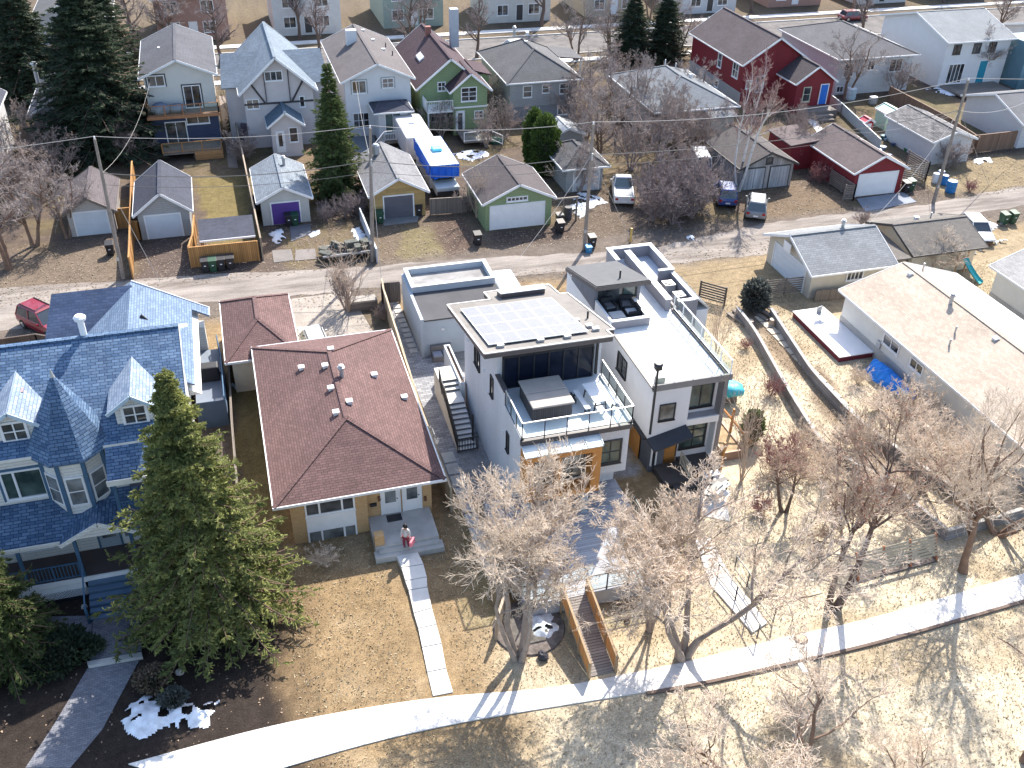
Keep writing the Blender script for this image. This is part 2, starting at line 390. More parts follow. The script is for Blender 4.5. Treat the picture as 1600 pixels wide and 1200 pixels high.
def railing(par, pts, h=1.05, pm=None, gm=None, post=0.05, step=1.25, bars=0, name='railing', toprail=True, cap=0.06):
    m = MB(); g = MB(); b = MB(); pm = pm or BLACK
    for (a, c) in zip(pts[:-1], pts[1:]):
        a = Vector(a); c = Vector(c); L = (c-a).length; n = max(1, round(L/step))
        for i in range(n+1):
            p = a+(c-a)*i/n; m.box(p.x-post/2, p.y-post/2, p.z, p.x+post/2, p.y+post/2, p.z+h)
        if toprail: m.beam(a+Vector((0, 0, h+cap/2+0.002)), c+Vector((0, 0, h+cap/2+0.002)), cap, cap)
        m.beam(a+Vector((0, 0, 0.12)), c+Vector((0, 0, 0.12)), post*0.8, 0.05)
        d = (c-a)/n
        if gm:
            for i in range(n):
                p = a+d*(i+0.06); q = a+d*(i+0.94); g.beam(p+Vector((0, 0, h/2+0.08)), q+Vector((0, 0, h/2+0.08)), 0.012, h-0.22)
        if bars:
            k = int(L/bars)
            for i in range(k): p = a+(c-a)*(i+0.5)/k; b.box(p.x-0.018, p.y-0.018, p.z+0.1, p.x+0.018, p.y+0.018, p.z+h)
    r = m.build(name, pm, par)
    if gm: g.build('glass_panel', gm, r)
    if bars: b.build('baluster', pm, r)
    return r
def fence(name, label, cat, pts, h, mat, z=0.0, pm=None, t=0.05, step=2.4, group=None, cap=True, slats=0, z0=0.05):
    a0 = pts[0]; T = thing(name, label, cat, (a0[0], a0[1], z), 0, group)
    b = MB(); p_ = []; c_ = MB()
    for a, c in zip(pts[:-1], pts[1:]):
        a = Vector((a[0], a[1], z)); c = Vector((c[0], c[1], z)); L = (c-a).length; n = max(1, round(L/step))
        if slats:
            for k in range(slats):
                zz = z0+0.08+(h-0.16)*(k+0.5)/slats; b.beam(a+Vector((0, 0, zz)), c+Vector((0, 0, zz)), 0.03, (h-0.16)/slats*0.62)
        else: b.beam(a+Vector((0, 0, z0+(h-z0)/2)), c+Vector((0, 0, z0+(h-z0)/2)), t, h-z0)
        for i in range(n+1): p_.append(a+(c-a)*i/n)
        if cap: c_.beam(a+Vector((0, 0, h+0.022)), c+Vector((0, 0, h+0.022)), 0.13, 0.04)
    b.build('slats' if slats else 'board_panel', mat, T)
    for p in p_[:60]:
        m = MB(); m.box(p.x-0.055, p.y-0.055, z, p.x+0.055, p.y+0.055, z+h-0.01); m.build('post', pm or mat, T)
    if cap: c_.build('cap_rail', pm or mat, T)
    return T
def PF(px, py, y0):
    d = AR*(px-800)/FPX+AU*(600-py)/FPX+AF; t = y0/d[1]; return float(d[0]*t), float(CAM_H+d[2]*t)
def PS(px, py, x0):
    d = AR*(px-800)/FPX+AU*(600-py)/FPX+AF; t = x0/d[0]; return float(d[1]*t), float(CAM_H+d[2]*t)
def fbox(y, x0, y0, x1, y1):
    """survey rectangle on a front-facing wall at depth y -> u0,u1,z0,z1"""
    u0 = PF(x0, (y0+y1)/2, y)[0]; u1 = PF(x1, (y0+y1)/2, y)[0]; xm = (x0+x1)/2
    return u0, u1, PF(xm, y1, y)[1], PF(xm, y0, y)[1]
# ------------------------------------------------------------------ ground
def lattice(n, seed): return np.random.RandomState(seed).rand(n, n)
_LAT = [lattice(256, k) for k in range(6)]
def vnoise(x, y, s, k=0):
    x = x/s+37.3*k; y = y/s+11.7*k; xi = np.floor(x).astype(int); yi = np.floor(y).astype(int); fx = x-xi; fy = y-yi
    fx = fx*fx*(3-2*fx); fy = fy*fy*(3-2*fy); L = _LAT[k % 6]
    g = lambda a, b: L[(a) % 256, (b) % 256]
    return (g(xi, yi)*(1-fx)+g(xi+1, yi)*fx)*(1-fy)+(g(xi, yi+1)*(1-fx)+g(xi+1, yi+1)*fx)*fy
def fbm(x, y, s, o=4, k=0):
    r = 0; a = 0.5; t = 0
    for i in range(o): r = r+a*vnoise(x, y, s/2**i, k+i); t += a; a *= 0.55
    return r/t
gx = np.concatenate([np.linspace(-260, -46, 40), np.arange(-45, 112, 0.4), np.linspace(113, 330, 40)])
gy = np.concatenate([np.linspace(-40, 11, 20), np.arange(12, 136, 0.4), np.linspace(137, 420, 50)])
X, Y = np.meshgrid(gx, gy); nx, ny = len(gx), len(gy)
Cg = np.zeros((ny, nx, 3)); Cg[:] = (0.105, 0.083, 0.072)
wx = X+(fbm(X, Y, 3.0, 4, 1)-0.5)*2.4; wy = Y+(fbm(X, Y, 3.0, 4, 3)-0.5)*2.4
def sm(a, b, v): t = np.clip((v-a)/(b-a), 0, 1); return t*t*(3-2*t)
def rect(x0, x1, y0, y1, s=0.5): return sm(x0-s, x0+s, wx)*(1-sm(x1-s, x1+s, wx))*sm(y0-s, y0+s, wy)*(1-sm(y1-s, y1+s, wy))
def ell(x, y, a, b): return 1-sm(0.7, 1.15, np.sqrt(((wx-x)/a)**2+((wy-y)/b)**2))
def paint(m, c, k=1.0):
    global Cg
    m = (m*k)[..., None]; Cg = Cg*(1-m)+np.array(c)*m
STRAW = (0.26, 0.19, 0.112); STRAW_L = (0.53, 0.47, 0.36); STRAW_G = (0.165, 0.135, 0.065); DIRT = (0.09, 0.07, 0.06); SOIL = (0.04, 0.032, 0.028); MUD = (0.12, 0.096, 0.083)
n1 = fbm(X, Y, 5.0, 5, 0); n2 = fbm(X, Y, 1.4, 4, 2)
paint(sm(0.42, 0.62, n1)*(Y > 70), STRAW_G, 0.55); paint(sm(0.5, 0.66, n2)*(Y > 70), (0.15, 0.115, 0.09), 0.6)
paint(rect(-60, 120, -40, 64.5, 0.3), STRAW)                                  # front half of the block
paint(rect(21, 130, -40, 58, 1.0), STRAW_L, 0.85); paint(rect(8, 40, -40, 32, 1.0), STRAW_L, 0.75); paint(rect(-30, 130, -40, 24, 2), STRAW_L, 0.9)
paint(sm(0.52, 0.68, n1)*(Y < 64), (0.25, 0.18, 0.10), 0.5); paint(sm(0.55, 0.7, n2)*(Y < 64), STRAW_L, 0.22)
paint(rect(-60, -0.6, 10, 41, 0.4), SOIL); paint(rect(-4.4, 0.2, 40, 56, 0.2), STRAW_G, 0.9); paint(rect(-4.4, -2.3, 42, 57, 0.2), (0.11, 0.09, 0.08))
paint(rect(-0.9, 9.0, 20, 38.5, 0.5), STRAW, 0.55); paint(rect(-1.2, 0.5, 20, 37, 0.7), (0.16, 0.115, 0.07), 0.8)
paint(rect(8.7, 9.3, 30, 66, .2), STRAW_G, 0.6)
paint(rect(5.0, 9.3, 56, 64, 0.6), (0.13, 0.11, 0.085), 0.9)                    # rough patch by the bush
paint(rect(28, 45, 53.5, 66, 1.2), (0.27, 0.215, 0.14), 0.8)
paint(rect(34.0, 36.3, 34, 56, 0.3), (0.20, 0.15, 0.11), 0.85)
paint(rect(9.4, 20, 40, 56, 0.2), (0.30, 0.30, 0.31))
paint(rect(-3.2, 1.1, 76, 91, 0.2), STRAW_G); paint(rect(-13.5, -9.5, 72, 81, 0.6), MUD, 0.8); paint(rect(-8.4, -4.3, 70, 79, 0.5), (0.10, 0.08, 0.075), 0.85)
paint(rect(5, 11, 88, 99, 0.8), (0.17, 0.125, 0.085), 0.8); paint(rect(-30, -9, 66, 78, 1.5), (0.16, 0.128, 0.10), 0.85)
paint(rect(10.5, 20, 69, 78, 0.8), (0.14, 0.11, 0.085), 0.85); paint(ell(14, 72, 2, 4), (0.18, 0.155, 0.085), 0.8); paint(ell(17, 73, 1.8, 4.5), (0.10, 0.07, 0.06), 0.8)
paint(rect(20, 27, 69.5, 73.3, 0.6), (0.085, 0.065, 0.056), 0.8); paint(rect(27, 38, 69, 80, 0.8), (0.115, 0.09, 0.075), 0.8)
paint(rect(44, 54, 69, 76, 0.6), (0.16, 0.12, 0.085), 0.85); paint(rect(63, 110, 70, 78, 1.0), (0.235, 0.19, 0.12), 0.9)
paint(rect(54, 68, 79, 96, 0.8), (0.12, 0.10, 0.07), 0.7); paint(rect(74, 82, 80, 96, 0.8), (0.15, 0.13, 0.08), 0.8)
paint(rect(-60, 130, 63.8, 70.2, 0.9), (0.15, 0.128, 0.112), 0.85)             # churned edges of the alley
paint(rect(53, 75, 52, 63, 0.8), (0.30, 0.25, 0.175), 0.8)
far = (Y > 112); paint(sm(112, 116, Y), (0.14, 0.115, 0.085), 0.7)
Cg = Cg*(0.80+0.42*fbm(X, Y, 0.9, 3, 4))[..., None]
Zg = np.zeros_like(X)
Vg = np.stack([X, Y, Zg], -1).reshape(-1, 3); ii = np.arange((ny-1)*nx).reshape(ny-1, nx)[:, :-1].ravel()
Fg = np.stack([ii, ii+1, ii+1+nx, ii+nx], 1)
def ground_mat():
    t = NT('ground'); a = t.n('ShaderNodeAttribute'); a.attribute_name = 'zone'; g = t.n('ShaderNodeTexCoord')
    f = t.n('ShaderNodeTexNoise', Scale=2.2, Detail=10.0, Roughness=0.78); t.l(g.outputs['Object'], f.inputs['Vector'])
    f2 = t.n('ShaderNodeTexNoise', Scale=13.0, Detail=5.0, Roughness=0.7); t.l(g.outputs['Object'], f2.inputs['Vector'])
    r1 = t.ramp(f.outputs[0], (0.62, 0.60, 0.58), (1.25, 1.22, 1.17), 0.32, 0.68); r2 = t.ramp(f2.outputs[0], (0.62,)*3, (1.28,)*3, 0.35, 0.65)
    m = t.n('ShaderNodeMix', _data_type='RGBA', _blend_type='MULTIPLY'); m.inputs[0].default_value = 1; t.l(a.outputs[0], m.inputs[6]); t.l(r1, m.inputs[7])
    m2 = t.n('ShaderNodeMix', _data_type='RGBA', _blend_type='MULTIPLY'); m2.inputs[0].default_value = 1; t.l(m.outputs[2], m2.inputs[6]); t.l(r2, m2.inputs[7])
    t.l(m2.outputs[2], t.p.inputs['Base Color']); t.p.inputs['Roughness'].default_value = 1.0; t.p.inputs['Specular IOR Level'].default_value = 0.1
    t.bump(f2.outputs[0], 0.7, 0.06); return t.m
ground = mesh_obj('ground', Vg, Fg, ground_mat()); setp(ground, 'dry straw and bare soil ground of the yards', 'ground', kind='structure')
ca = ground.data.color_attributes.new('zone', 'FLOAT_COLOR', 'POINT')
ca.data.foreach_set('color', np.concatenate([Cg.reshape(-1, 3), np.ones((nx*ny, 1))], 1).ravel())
def sheet_mat(name, c, var=0.35, sc=0.5, bump=0.4, wet=None, ruts=False, rough=0.95):
    t = NT(name); g = t.n('ShaderNodeTexCoord'); c = rgb(c)
    a = t.n('ShaderNodeTexNoise', Scale=sc, Detail=9.0, Roughness=0.72)
    if ruts:
        mp = t.n('ShaderNodeMapping'); mp.inputs['Scale'].default_value = (0.22, 1.4, 1); t.l(g.outputs['Object'], mp.inputs[0]); t.l(mp.outputs[0], a.inputs['Vector'])
    else: t.l(g.outputs['Object'], a.inputs['Vector'])
    f2 = t.n('ShaderNodeTexNoise', Scale=9.0, Detail=6.0, Roughness=0.7); t.l(g.outputs['Object'], f2.inputs['Vector'])
    col = t.ramp(a.outputs[0], wet or mul(c, 1-var), mul(c, 1+var*0.5), 0.36, 0.6); r2 = t.ramp(f2.outputs[0], (0.82,)*3, (1.14,)*3, 0.35, 0.65)
    m = t.n('ShaderNodeMix', _data_type='RGBA', _blend_type='MULTIPLY'); m.inputs[0].default_value = 1; t.l(col, m.inputs[6]); t.l(r2, m.inputs[7])
    t.l(m.outputs[2], t.p.inputs['Base Color']); t.p.inputs['Roughness'].default_value = rough; t.p.inputs['Specular IOR Level'].default_value = 0.15
    t.bump(f2.outputs[0], bump, 0.04); return t.m
def jag(a, b, n, amp, seed):
    r = random.Random(seed); o = []
    for i in range(n):
        k = i/n; o.append((a[0]+(b[0]-a[0])*k+r.uniform(-amp, amp)*0.3, a[1]+(b[1]-a[1])*k+r.uniform(-amp, amp)))
    return o
def flat(name, pts, z, mat, label, cat, kind='structure', t=0.0):
    m = MB()
    if t: m.prism(pts, z-t, z)
    else:
        A = sum(pts[i][0]*pts[(i+1) % len(pts)][1]-pts[(i+1) % len(pts)][0]*pts[i][1] for i in range(len(pts)))
        if A < 0: pts = pts[::-1]
        m.add([(p[0], p[1], z) for p in pts], [tuple(range(len(pts)))])
    o = m.build(name, mat); setp(o, label, cat, kind=kind); return o
up = [(-120, 70.4)]+[G(*p) for p in ((0, 449), (150, 441), (300, 431), (440, 425), (560, 418), (700, 407), (860, 398), (1000, 392), (1190, 350), (1300, 336), (1420, 324), (1520, 306), (1600, 290))]+[(150, 69)]
lo = [(-120, 65.5)]+[G(*p) for p in ((0, 515), (130, 500), (330, 471), (450, 463), (600, 449), (700, 440), (900, 424), (1050, 412), (1190, 398), (1330, 372), (1480, 340), (1600, 322))]+[(150, 64.5)]
def dense(P, amp, seed, st=0.9):
    o = []
    for a, b in zip(P[:-1], P[1:]):
        n = max(1, int(math.dist(a, b)/st)); o += jag(a, b, n, amp, seed+len(o))
    return o+[P[-1]]
ALLEY = sheet_mat('alley_gravel', (0.25, 0.222, 0.20), 0.35, 0.5, 0.6, (0.135, 0.115, 0.102), True)
flat('alley', dense(up, 0.22, 5)+dense(lo, 0.25, 9)[::-1], 0.008, ALLEY, 'rutted gravel alley between the two rows of garages', 'alley')
flat('parking_pad', [G(*p) for p in ((432, 470), (548, 455), (560, 480), (590, 530), (520, 560), (462, 560), (452, 520))], 0.014, sheet_mat('pad_dust', (0.31, 0.275, 0.24), 0.2, 0.6, 0.3), 'pale dusty parking pad behind the red roofed bungalow', 'parking pad')
ASPH = sheet_mat('asphalt_old', (0.15, 0.14, 0.135), 0.3, 0.6, 0.3)
flat('street', [(-260, 123.5), (330, 123.5), (330, 132), (-260, 132)], 0.008, ASPH, 'grey residential street behind the back row of houses', 'street')
for y in (119.8, 135.2):
    m = MB()
    for i in range(-40, 110): m.box(i*2.4+0.01, y-0.75, -0.05, i*2.4+2.39, y+0.75, 0.12)
    setp(m.build('pavement', CONC_L), 'concrete pavement along the %s side of the far street' % ('near' if y < 125 else 'far'), 'pavement', kind='structure')
    k = MB(); k.box(-260, (y+2.95 if y < 125 else y-2.95)-0.08, -0.05, 330, (y+2.95 if y < 125 else y-2.95)+0.08, 0.14)
    setp(k.build('kerb', CONC_L), 'concrete kerb on the %s side of the far street' % ('near' if y < 125 else 'far'), 'kerb', kind='structure')
# front path, curving, in poured slabs
tp = [G(*p) for p in ((200, 1195), (440, 1129), (560, 1109), (700, 1086), (862, 1080), (937, 1062), (1045, 1042), (1150, 1017), (1200, 1005), (1237, 989), (1300, 984), (1400, 957), (1500, 927), (1600, 897), (1750, 850), (2100, 740))]
bt = [G(*p) for p in ((330, 1235), (560, 1165), (640, 1146), (740, 1125), (880, 1103), (960, 1090), (1050, 1076), (1150, 1056), (1200, 1042), (1260, 1030), (1320, 1016), (1400, 995), (1500, 967), (1600, 938), (1750, 892), (2100, 780))]
def resample(P, n):
    P = np.array(P); d = np.r_[0, np.cumsum(np.linalg.norm(np.diff(P, axis=0), axis=1))]; t = np.linspace(0, d[-1], n)
    return np.stack([np.interp(t, d, P[:, 0]), np.interp(t, d, P[:, 1])], 1)
def smooth(P, k=6):
    P = P.copy()
    for _ in range(k): P[1:-1] = (P[:-2]+2*P[1:-1]+P[2:])/4
    return P
T_, Bt_ = smooth(resample(tp, 61), 5), smooth(resample(bt, 61), 5)
PATHM = plain('path_concrete', (0.64, 0.62, 0.59), 0.9, 0.12, 0.9, bump=0.25)
m = MB()
for i in range(60):
    a, b, c, d = T_[i], T_[i+1], Bt_[i+1], Bt_[i]; e = 0.012
    a, b = a+(b-a)*e, b+(a-b)*e; d, c = d+(c-d)*e, c+(d-c)*e
    m.prism([a, b, c, d], -0.05, 0.06)
setp(m.build('footpath', PATHM), 'wide pale concrete footpath curving along the front yards', 'footpath', kind='structure')
m = MB()
for i in range(60):
    if Bt_[i][0] > 14.0: m.beam((*(Bt_[i]+[0.02, -0.1]), 0.0), (*(Bt_[i+1]+[0.02, -0.1]), 0.0), 0.16, 0.22)
setp(m.build('path_edging', plain('edging_timber', (0.14, 0.10, 0.08), 0.9)), 'dark timber edging along the lower side of the footpath', 'edging', kind='structure')
# bungalow walk with shallow steps
wk = [((617, 868), (650, 863)), ((628, 893), (662, 888)), ((634, 913), (667, 907)), ((639, 927), (668, 922)), ((647, 962), (675, 954)), ((654, 985), (682, 979)), ((660, 1014), (690, 1008)), ((668, 1052), (697, 1046)), ((677, 1089), (708, 1083))]
m = MB()
for i in range(len(wk)-1):
    a, b = G(*wk[i][0]), G(*wk[i][1]); d, c = G(*wk[i+1][0]), G(*wk[i+1][1]); z = 0.30-0.035*i; e = 0.03
    m.prism([a, b, (c[0], c[1]+e), (d[0], d[1]+e)], -0.05, z)
setp(m.build('garden_path', PATHM), 'stepped concrete path from the bungalow door to the footpath', 'garden path', kind='structure')
# blue house paving
PAVE = bricky('slate_pavers', (0.15, 0.155, 0.18), (0.22, 0.225, 0.25), (0.09, 0.09, 0.10), 0.22, 0.11, 0.008, 0.5, 0.8, 0.25)
m = MB(); m.prism([G(*p) for p in ((147, 962), (218, 955), (222, 1020), (142, 1040))], -0.05, 0.16); m.prism([G(*p) for p in ((137, 1045), (220, 1028), (160, 1140), (110, 1200), (40, 1200), (85, 1132))], -0.05, 0.03)
m.prism([G(*p) for p in ((60, 965), (146, 963), (143, 990), (50, 990))], -0.05, 0.06)
setp(m.build('paved_walk', PAVE), 'slate coloured paver walk leading to the blue stairs', 'paved walk', kind='structure')
setp(flat('stone_step', [G(*p) for p in ((137, 1038), (222, 1023), (224, 1030), (139, 1045))], 0.2, CONC, 'x', 'x', t=0.22), 'grey concrete step across the slate paved walk', 'step', kind='structure')
# modern house side paving
HERR = bricky('side_pavers', (0.20, 0.205, 0.225), (0.36, 0.365, 0.385), (0.12, 0.12, 0.13), 0.42, 0.2, 0.015, 0.5, 0.85, 0.2)
m = MB(); m.prism([(9.35, 41), (10.25, 41), (10.4, 46), (12.0, 46), (12.0, 55.3), (10.55, 55.4), (10.3, 63.5), (9.35, 63.5)], -0.05, 0.03)
setp(m.build('side_patio', HERR), 'patterned grey paver patio beside the white modern house', 'patio', kind='structure')
m = MB()
for i in range(9): m.obox((9.75, 35.2+i*1.12, 0.04), (0.72, 0.95, 0.07), 0.03*((i*7) % 3-1))
for i in range(10): m.obox((10.1, 56.2+i*0.7, 0.05), (0.55, 0.5, 0.07))
setp(m.build('stepping_stones', CONC), 'square stepping stones beside the white modern house', 'stepping stones', kind='structure')
# driveways
for pts, lab, c in (([(595, 342), (655, 335), (652, 347), (600, 353)], 'small grey apron before the gold garage', (0.19, 0.19, 0.19)),
                    ([(1338, 311), (1412, 301), (1432, 316), (1352, 331)], 'blue grey concrete driveway before the red garage', (0.21, 0.23, 0.27)),
                    ([(453, 355), (485, 350), (487, 365), (455, 378)], 'slate slab beside the purple garage door', (0.11, 0.115, 0.135)),
                    ([(425, 392), (455, 390), (459, 407), (428, 411)], 'pale slab by the left of the alley entry', (0.17, 0.155, 0.145)),
                    ([(462, 391), (492, 389), (495, 405), (461, 408)], 'pale slab by the snow in front of the purple garage', (0.185, 0.165, 0.155))):
    flat('concrete_slab', [G(*p) for p in pts], 0.045, plain('slab_%d' % int(c[0]*1000+c[2]*100), c, 0.9, 0.2, 0.8, bump=0.3), lab, 'slab', t=0.09)
flat('back_walk', [G(*p) for p in ((1255, 180), (1268, 180), (1288, 205), (1278, 208))], 0.02, CONC_L, 'narrow concrete walk to the red house back door', 'walk', t=0.06)
flat('back_patio', [G(*p) for p in ((845, 182), (888, 176), (903, 200), (862, 206))], 0.03, CONC, 'pale concrete patio behind the grey hip roofed house', 'patio', t=0.06)
flat('yard_walk', [G(*p) for p in ((342, 150), (352, 150), (372, 262), (357, 262))], 0.03, plain('walk_brown', (0.22, 0.18, 0.15), 0.9), 'brown boardwalk along the long tall fence', 'walk', t=0.06)
flat('yard_slab', [G(*p) for p in ((548, 214), (585, 212), (590, 245), (555, 250))], 0.03, plain('slab_bluegrey', (0.17, 0.19, 0.21), 0.85), 'blue grey slab behind the tall white house', 'slab', t=0.06)
# ------------------------------------------------------------------ bungalow with the red hip roof
RED_SH = shingle('shingle_red', (0.145, 0.087, 0.083), 0.3, mort=0.45, mwid=0.014); BRICK_T = bricky('tan_brick', (0.50, 0.30, 0.13), (0.56, 0.36, 0.17), (0.46, 0.33, 0.2), 0.22, 0.075, 0.012, 0.5, 0.85, 0.12)
H = thing('bungalow', 'low bungalow with a red shingled hip roof, tan brick front and two white doors', 'bungalow', (4, 46, 0))
m = MB(); m.box(0.3, 39.6, 0, 7.75, 54, 2.95); m.box(0.3, 39.15, 0, PF(575, 800, 39.15)[0], 39.6, 2.94); m.build('wall', BRICK_T, H)
hip_roof(H, -0.5, 8.35, 38.75, 54.45, 3.05, 4.75, 'y', None, RED_SH)
s = MB(); s.box(-0.45, 38.8, 2.9, 8.3, 54.4, 2.945); s.build('soffit', WHITE, H)
yw = 39.15
u0, u1, z0, z1 = fbox(yw, 478, 782, 552, 799); wv = 2
win(H, 'F', yw, u0, u1, z0, 2.72, 0, 0, WHITE); w = H.children[-1]
for k in (0.27, 0.76): uu = u0+(u1-u0)*k; B('mullion', WHITE, w, (uu-0.05, yw-0.08, z0, uu+0.05, yw, 2.72))
v0, v1, a0, a1 = fbox(yw, 480, 824, 556, 845)
win(H, 'F', yw, u0, u1, a0, a1-0.05, 0, 0, WHITE, GLASSB); w = H.children[-1]
for k in (0.27, 0.76): uu = u0+(u1-u0)*k; B('mullion', WHITE, w, (uu-0.05, yw-0.08, a0, uu+0.05, yw, a1-0.05))
B('spandrel_panel', WHITE, H, (u0-0.09, yw-0.05, a1+0.045, u1+0.09, yw+0.02, z0-0.15))
yd = 39.6
for (l, t, r_, b_) in ((601, 768, 623, 811), (634, 762, 656, 804)):
    c = PF((l+r_)/2, b_, yd); door(H, 'F', yd, c[0]-0.45, c[0]+0.45, 0.62, 2.68, WHITE, 0.62, gm=GLASSB)
for px in (592, 664):
    x, z = PF(px, 778, yd); m = MB(); m.box(x-0.06, yd-0.14, z-0.12, x+0.06, yd, z+0.14); m.lump((x, yd-0.1, z-0.05), 0.09, 2); m.build('wall_lamp', plain('rust_lamp', (0.16, 0.07, 0.04), 0.6), H)
x, z = PF(583, 788, yd); B('mailbox', BLACK, H, (x-0.18, yd-0.12, z-0.08, x+0.18, yd, z+0.1))
for px, py, k in ((471, 576, 0), (508, 573, 0), (534, 588, 2), (585, 587, 0), (517, 608, 0), (546, 629, 0), (525, 646, 0), (632, 622, 0), (517, 547, 0)):
    for z in np.arange(3.1, 4.8, 0.05):
        x, y = G(px, py, z)
        if z >= 3.05+1.7*min((x+0.5)/4.42, (8.35-x)/4.42, (y-38.75)/4.42, (54.45-y)/4.42): break
    vent(H, x, y, float(z), k, WHITE if k == 0 else None)
m = MB()
for k in range(26): m.lump((-0.55, 39+k*0.6, 3.0), 0.035, k); m.lump((8.42, 39+k*0.6, 3.0), 0.035, k)
m.build('light_string', plain('bulb_white', (0.75, 0.75, 0.72), 0.4), H)
a, b = G(588, 850, 0.6), G(677, 838, 0.3)
B('porch_slab', CONC, H, (4.25, 37.2, 0, 7.6, 39.58, 0.6))
B('porch_step', CONC, H, (4.15, 36.6, 0, 7.75, 37.19, 0.33), (4.4, 36.9, 0.33, 7.6, 37.19, 0.45))
B('porch_column', BRICK_T, H, (4.25, 37.25, 0.6, 4.75, 37.7, 1.25))
B('door_mat', plain('mat_black', (0.04, 0.04, 0.045), 0.95), H, (5.2, 38.9, 0.6, 6.0, 39.45, 0.62))
# its garage
H = thing('garage', 'low garage with a red shingled hip roof behind the bungalow', 'garage', (0.1, 57.5, 0))
B('wall', plain('cream_stucco', (0.60, 0.56, 0.48), 0.85, 0.1, bump=0.2), H, (-1.85, 54.2, 0, 2.1, 61.2, 2.58))
hip_roof(H, -2.2, 2.4, 53.7, 61.7, 2.62, 3.75, 'y', (3.1, 2.0), RED_SH)
# ------------------------------------------------------------------ blue house
BL = rgb('#2f5f96'); BLUE_SH = bricky('shingle_blue', (0.055, 0.108, 0.20), (0.13, 0.205, 0.315), (0.018, 0.038, 0.08), 0.36, 0.165, 0.016, 0.37, 0.75, 0.25, 0.5, 0.8)
CREAM = siding('cream_siding', (0.68, 0.67, 0.63), 0.18, 0.06); BTRIM = plain('blue_trim', (0.055, 0.12, 0.20), 0.55, 0.15)
H = thing('victorian_house', 'large cream house with blue shingled roof, round turret, two dormers and a covered porch', 'house', (-9.5, 44.6, 0))
gable_walls(H, -17.5, -4.3, 39.9, 49.3, 8.0, 10.62, 'x', CREAM)
r = gable_roof(H, -17.5, -4.3, 39.9, 49.3, 8.13, 10.75, 'x', 0.5, 0.55, 0.1, BLUE_SH, plain('cream_trim', (0.66, 0.64, 0.58), 0.6))
def roofz(y): return 10.75-0.5574*abs(y-44.6)+0.1
# turret
tc = (-9.15, 40.35)
def octo(c, r, n=8, ph=math.pi/8): return [(c[0]+r*math.cos(2*math.pi*k/n+ph), c[1]+r*math.sin(2*math.pi*k/n+ph)) for k in range(n)]
m = MB(); m.prism(octo(tc, 1.45), 4.2, 7.95); m.build('turret_wall', CREAM, H)
m = MB(); o = octo(tc, 1.95); V = [(x, y, 7.75) for x, y in o]+[(x, y, 7.9) for x, y in o]+[(tc[0], tc[1]+0.3, 11.4)]
m.add(V, [tuple(range(7, -1, -1))]+[(k, (k+1) % 8, 8+(k+1) % 8, 8+k) for k in range(8)]+[(8+k, 8+(k+1) % 8, 16) for k in range(8)]); tr = m.build('turret_roof', BLUE_SH, H)
m = MB(); m.lathe(tc[0], tc[1]+0.3, [(11.2, 0.12), (11.45, 0.05), (11.6, 0.02)], 8); m.build('finial', GREYM, tr)
m = MB()
for k in range(8):
    x, y = o[k]; x = tc[0]+(x-tc[0])*1.46/1.95; y = tc[1]+(y-tc[1])*1.46/1.95; m.box(x-0.09, y-0.09, 4.2, x+0.09, y+0.09, 7.75)
m.build('corner_board', BTRIM, H)
for ang in (-90, -135, -45):
    a = math.radians(ang); ap = 1.45*math.cos(math.pi/8); cx, cy = tc[0]+ap*math.cos(a), tc[1]+ap*math.sin(a)
    f = MB(); f.obox((cx+0.03*math.cos(a), cy+0.03*math.sin(a), 5.9), (0.86, 0.08, 1.7), a+math.pi/2); w = f.build('window', TRIM, H)
    g = MB(); g.obox((cx+0.05*math.cos(a), cy+0.05*math.sin(a), 6.28), (0.66, 0.08, 0.7), a+math.pi/2); g.obox((cx+0.05*math.cos(a), cy+0.05*math.sin(a), 5.5), (0.66, 0.08, 0.7), a+math.pi/2); g.build('pane', GLASSB, w)
# big front window
u0, u1, z0, z1 = fbox(39.9, 12, 745, 96, 770)
win(H, 'F', 39.9, -12.3, -10.1, 5.35, 6.85, 0, 0, TRIM, GLASST, 0.1, BTRIM); w = H.children[-1]
for uu in (-11.8, -10.6): B('mullion', TRIM, w, (uu-0.05, 39.82, 5.35, uu+0.05, 39.9, 6.85))
B('transom', TRIM, w, (-10.55, 39.84, 6.05, -10.1, 39.9, 6.12))
win(H, 'F', 39.9, -15.6, -13.6, 5.35, 6.85, 1, 0, TRIM, GLASS, 0.1, BTRIM)
# dormers
LSH = bricky('shingle_blue_pale', (0.17, 0.225, 0.31), (0.27, 0.33, 0.41), (0.09, 0.12, 0.18), 0.36, 0.165, 0.014, 0.37, 0.8, 0.2, 0.5, 0.6)
for dx in (-6.05, -11.25):
    m = MB(); yb = 43.6; m.extr([(dx-0.85, 40.25, 8.2), (dx+0.85, 40.25, 8.2), (dx+0.85, 40.25, 9.35), (dx, 40.25, 10.05), (dx-0.85, 40.25, 9.35)], (0, 1.9, 0))
    d = m.build('dormer', CREAM, H)
    rf = MB(); sl_ = 0.72
    for s in (-1, 1):
        ex = dx+s*1.15; ez = 10.15-1.15*sl_
        yb0 = 39.4+(10.15-7.95)/0.5574; yb1 = 39.4+(ez-7.95)/0.5574
        rf.slab([(dx, 39.85, 10.15), (ex, 39.85, ez), (ex, yb1+0.1, ez), (dx, yb0+0.1, 10.15)], 0.09)
    rf.build('dormer_roof', LSH, d)
    f = MB()
    for s in (-1, 1): f.beam((dx, 39.83, 10.08), (dx+s*1.17, 39.83, 10.08-1.17*sl_), 0.05, 0.16)
    f.build('dormer_fascia', plain('pale_blue_trim', (0.40, 0.50, 0.58), 0.6), d)
    win(H, 'F', 40.25, dx-0.46, dx+0.46, 8.42, 9.3, 1, 1, WHITE, GLASS, 0.12)
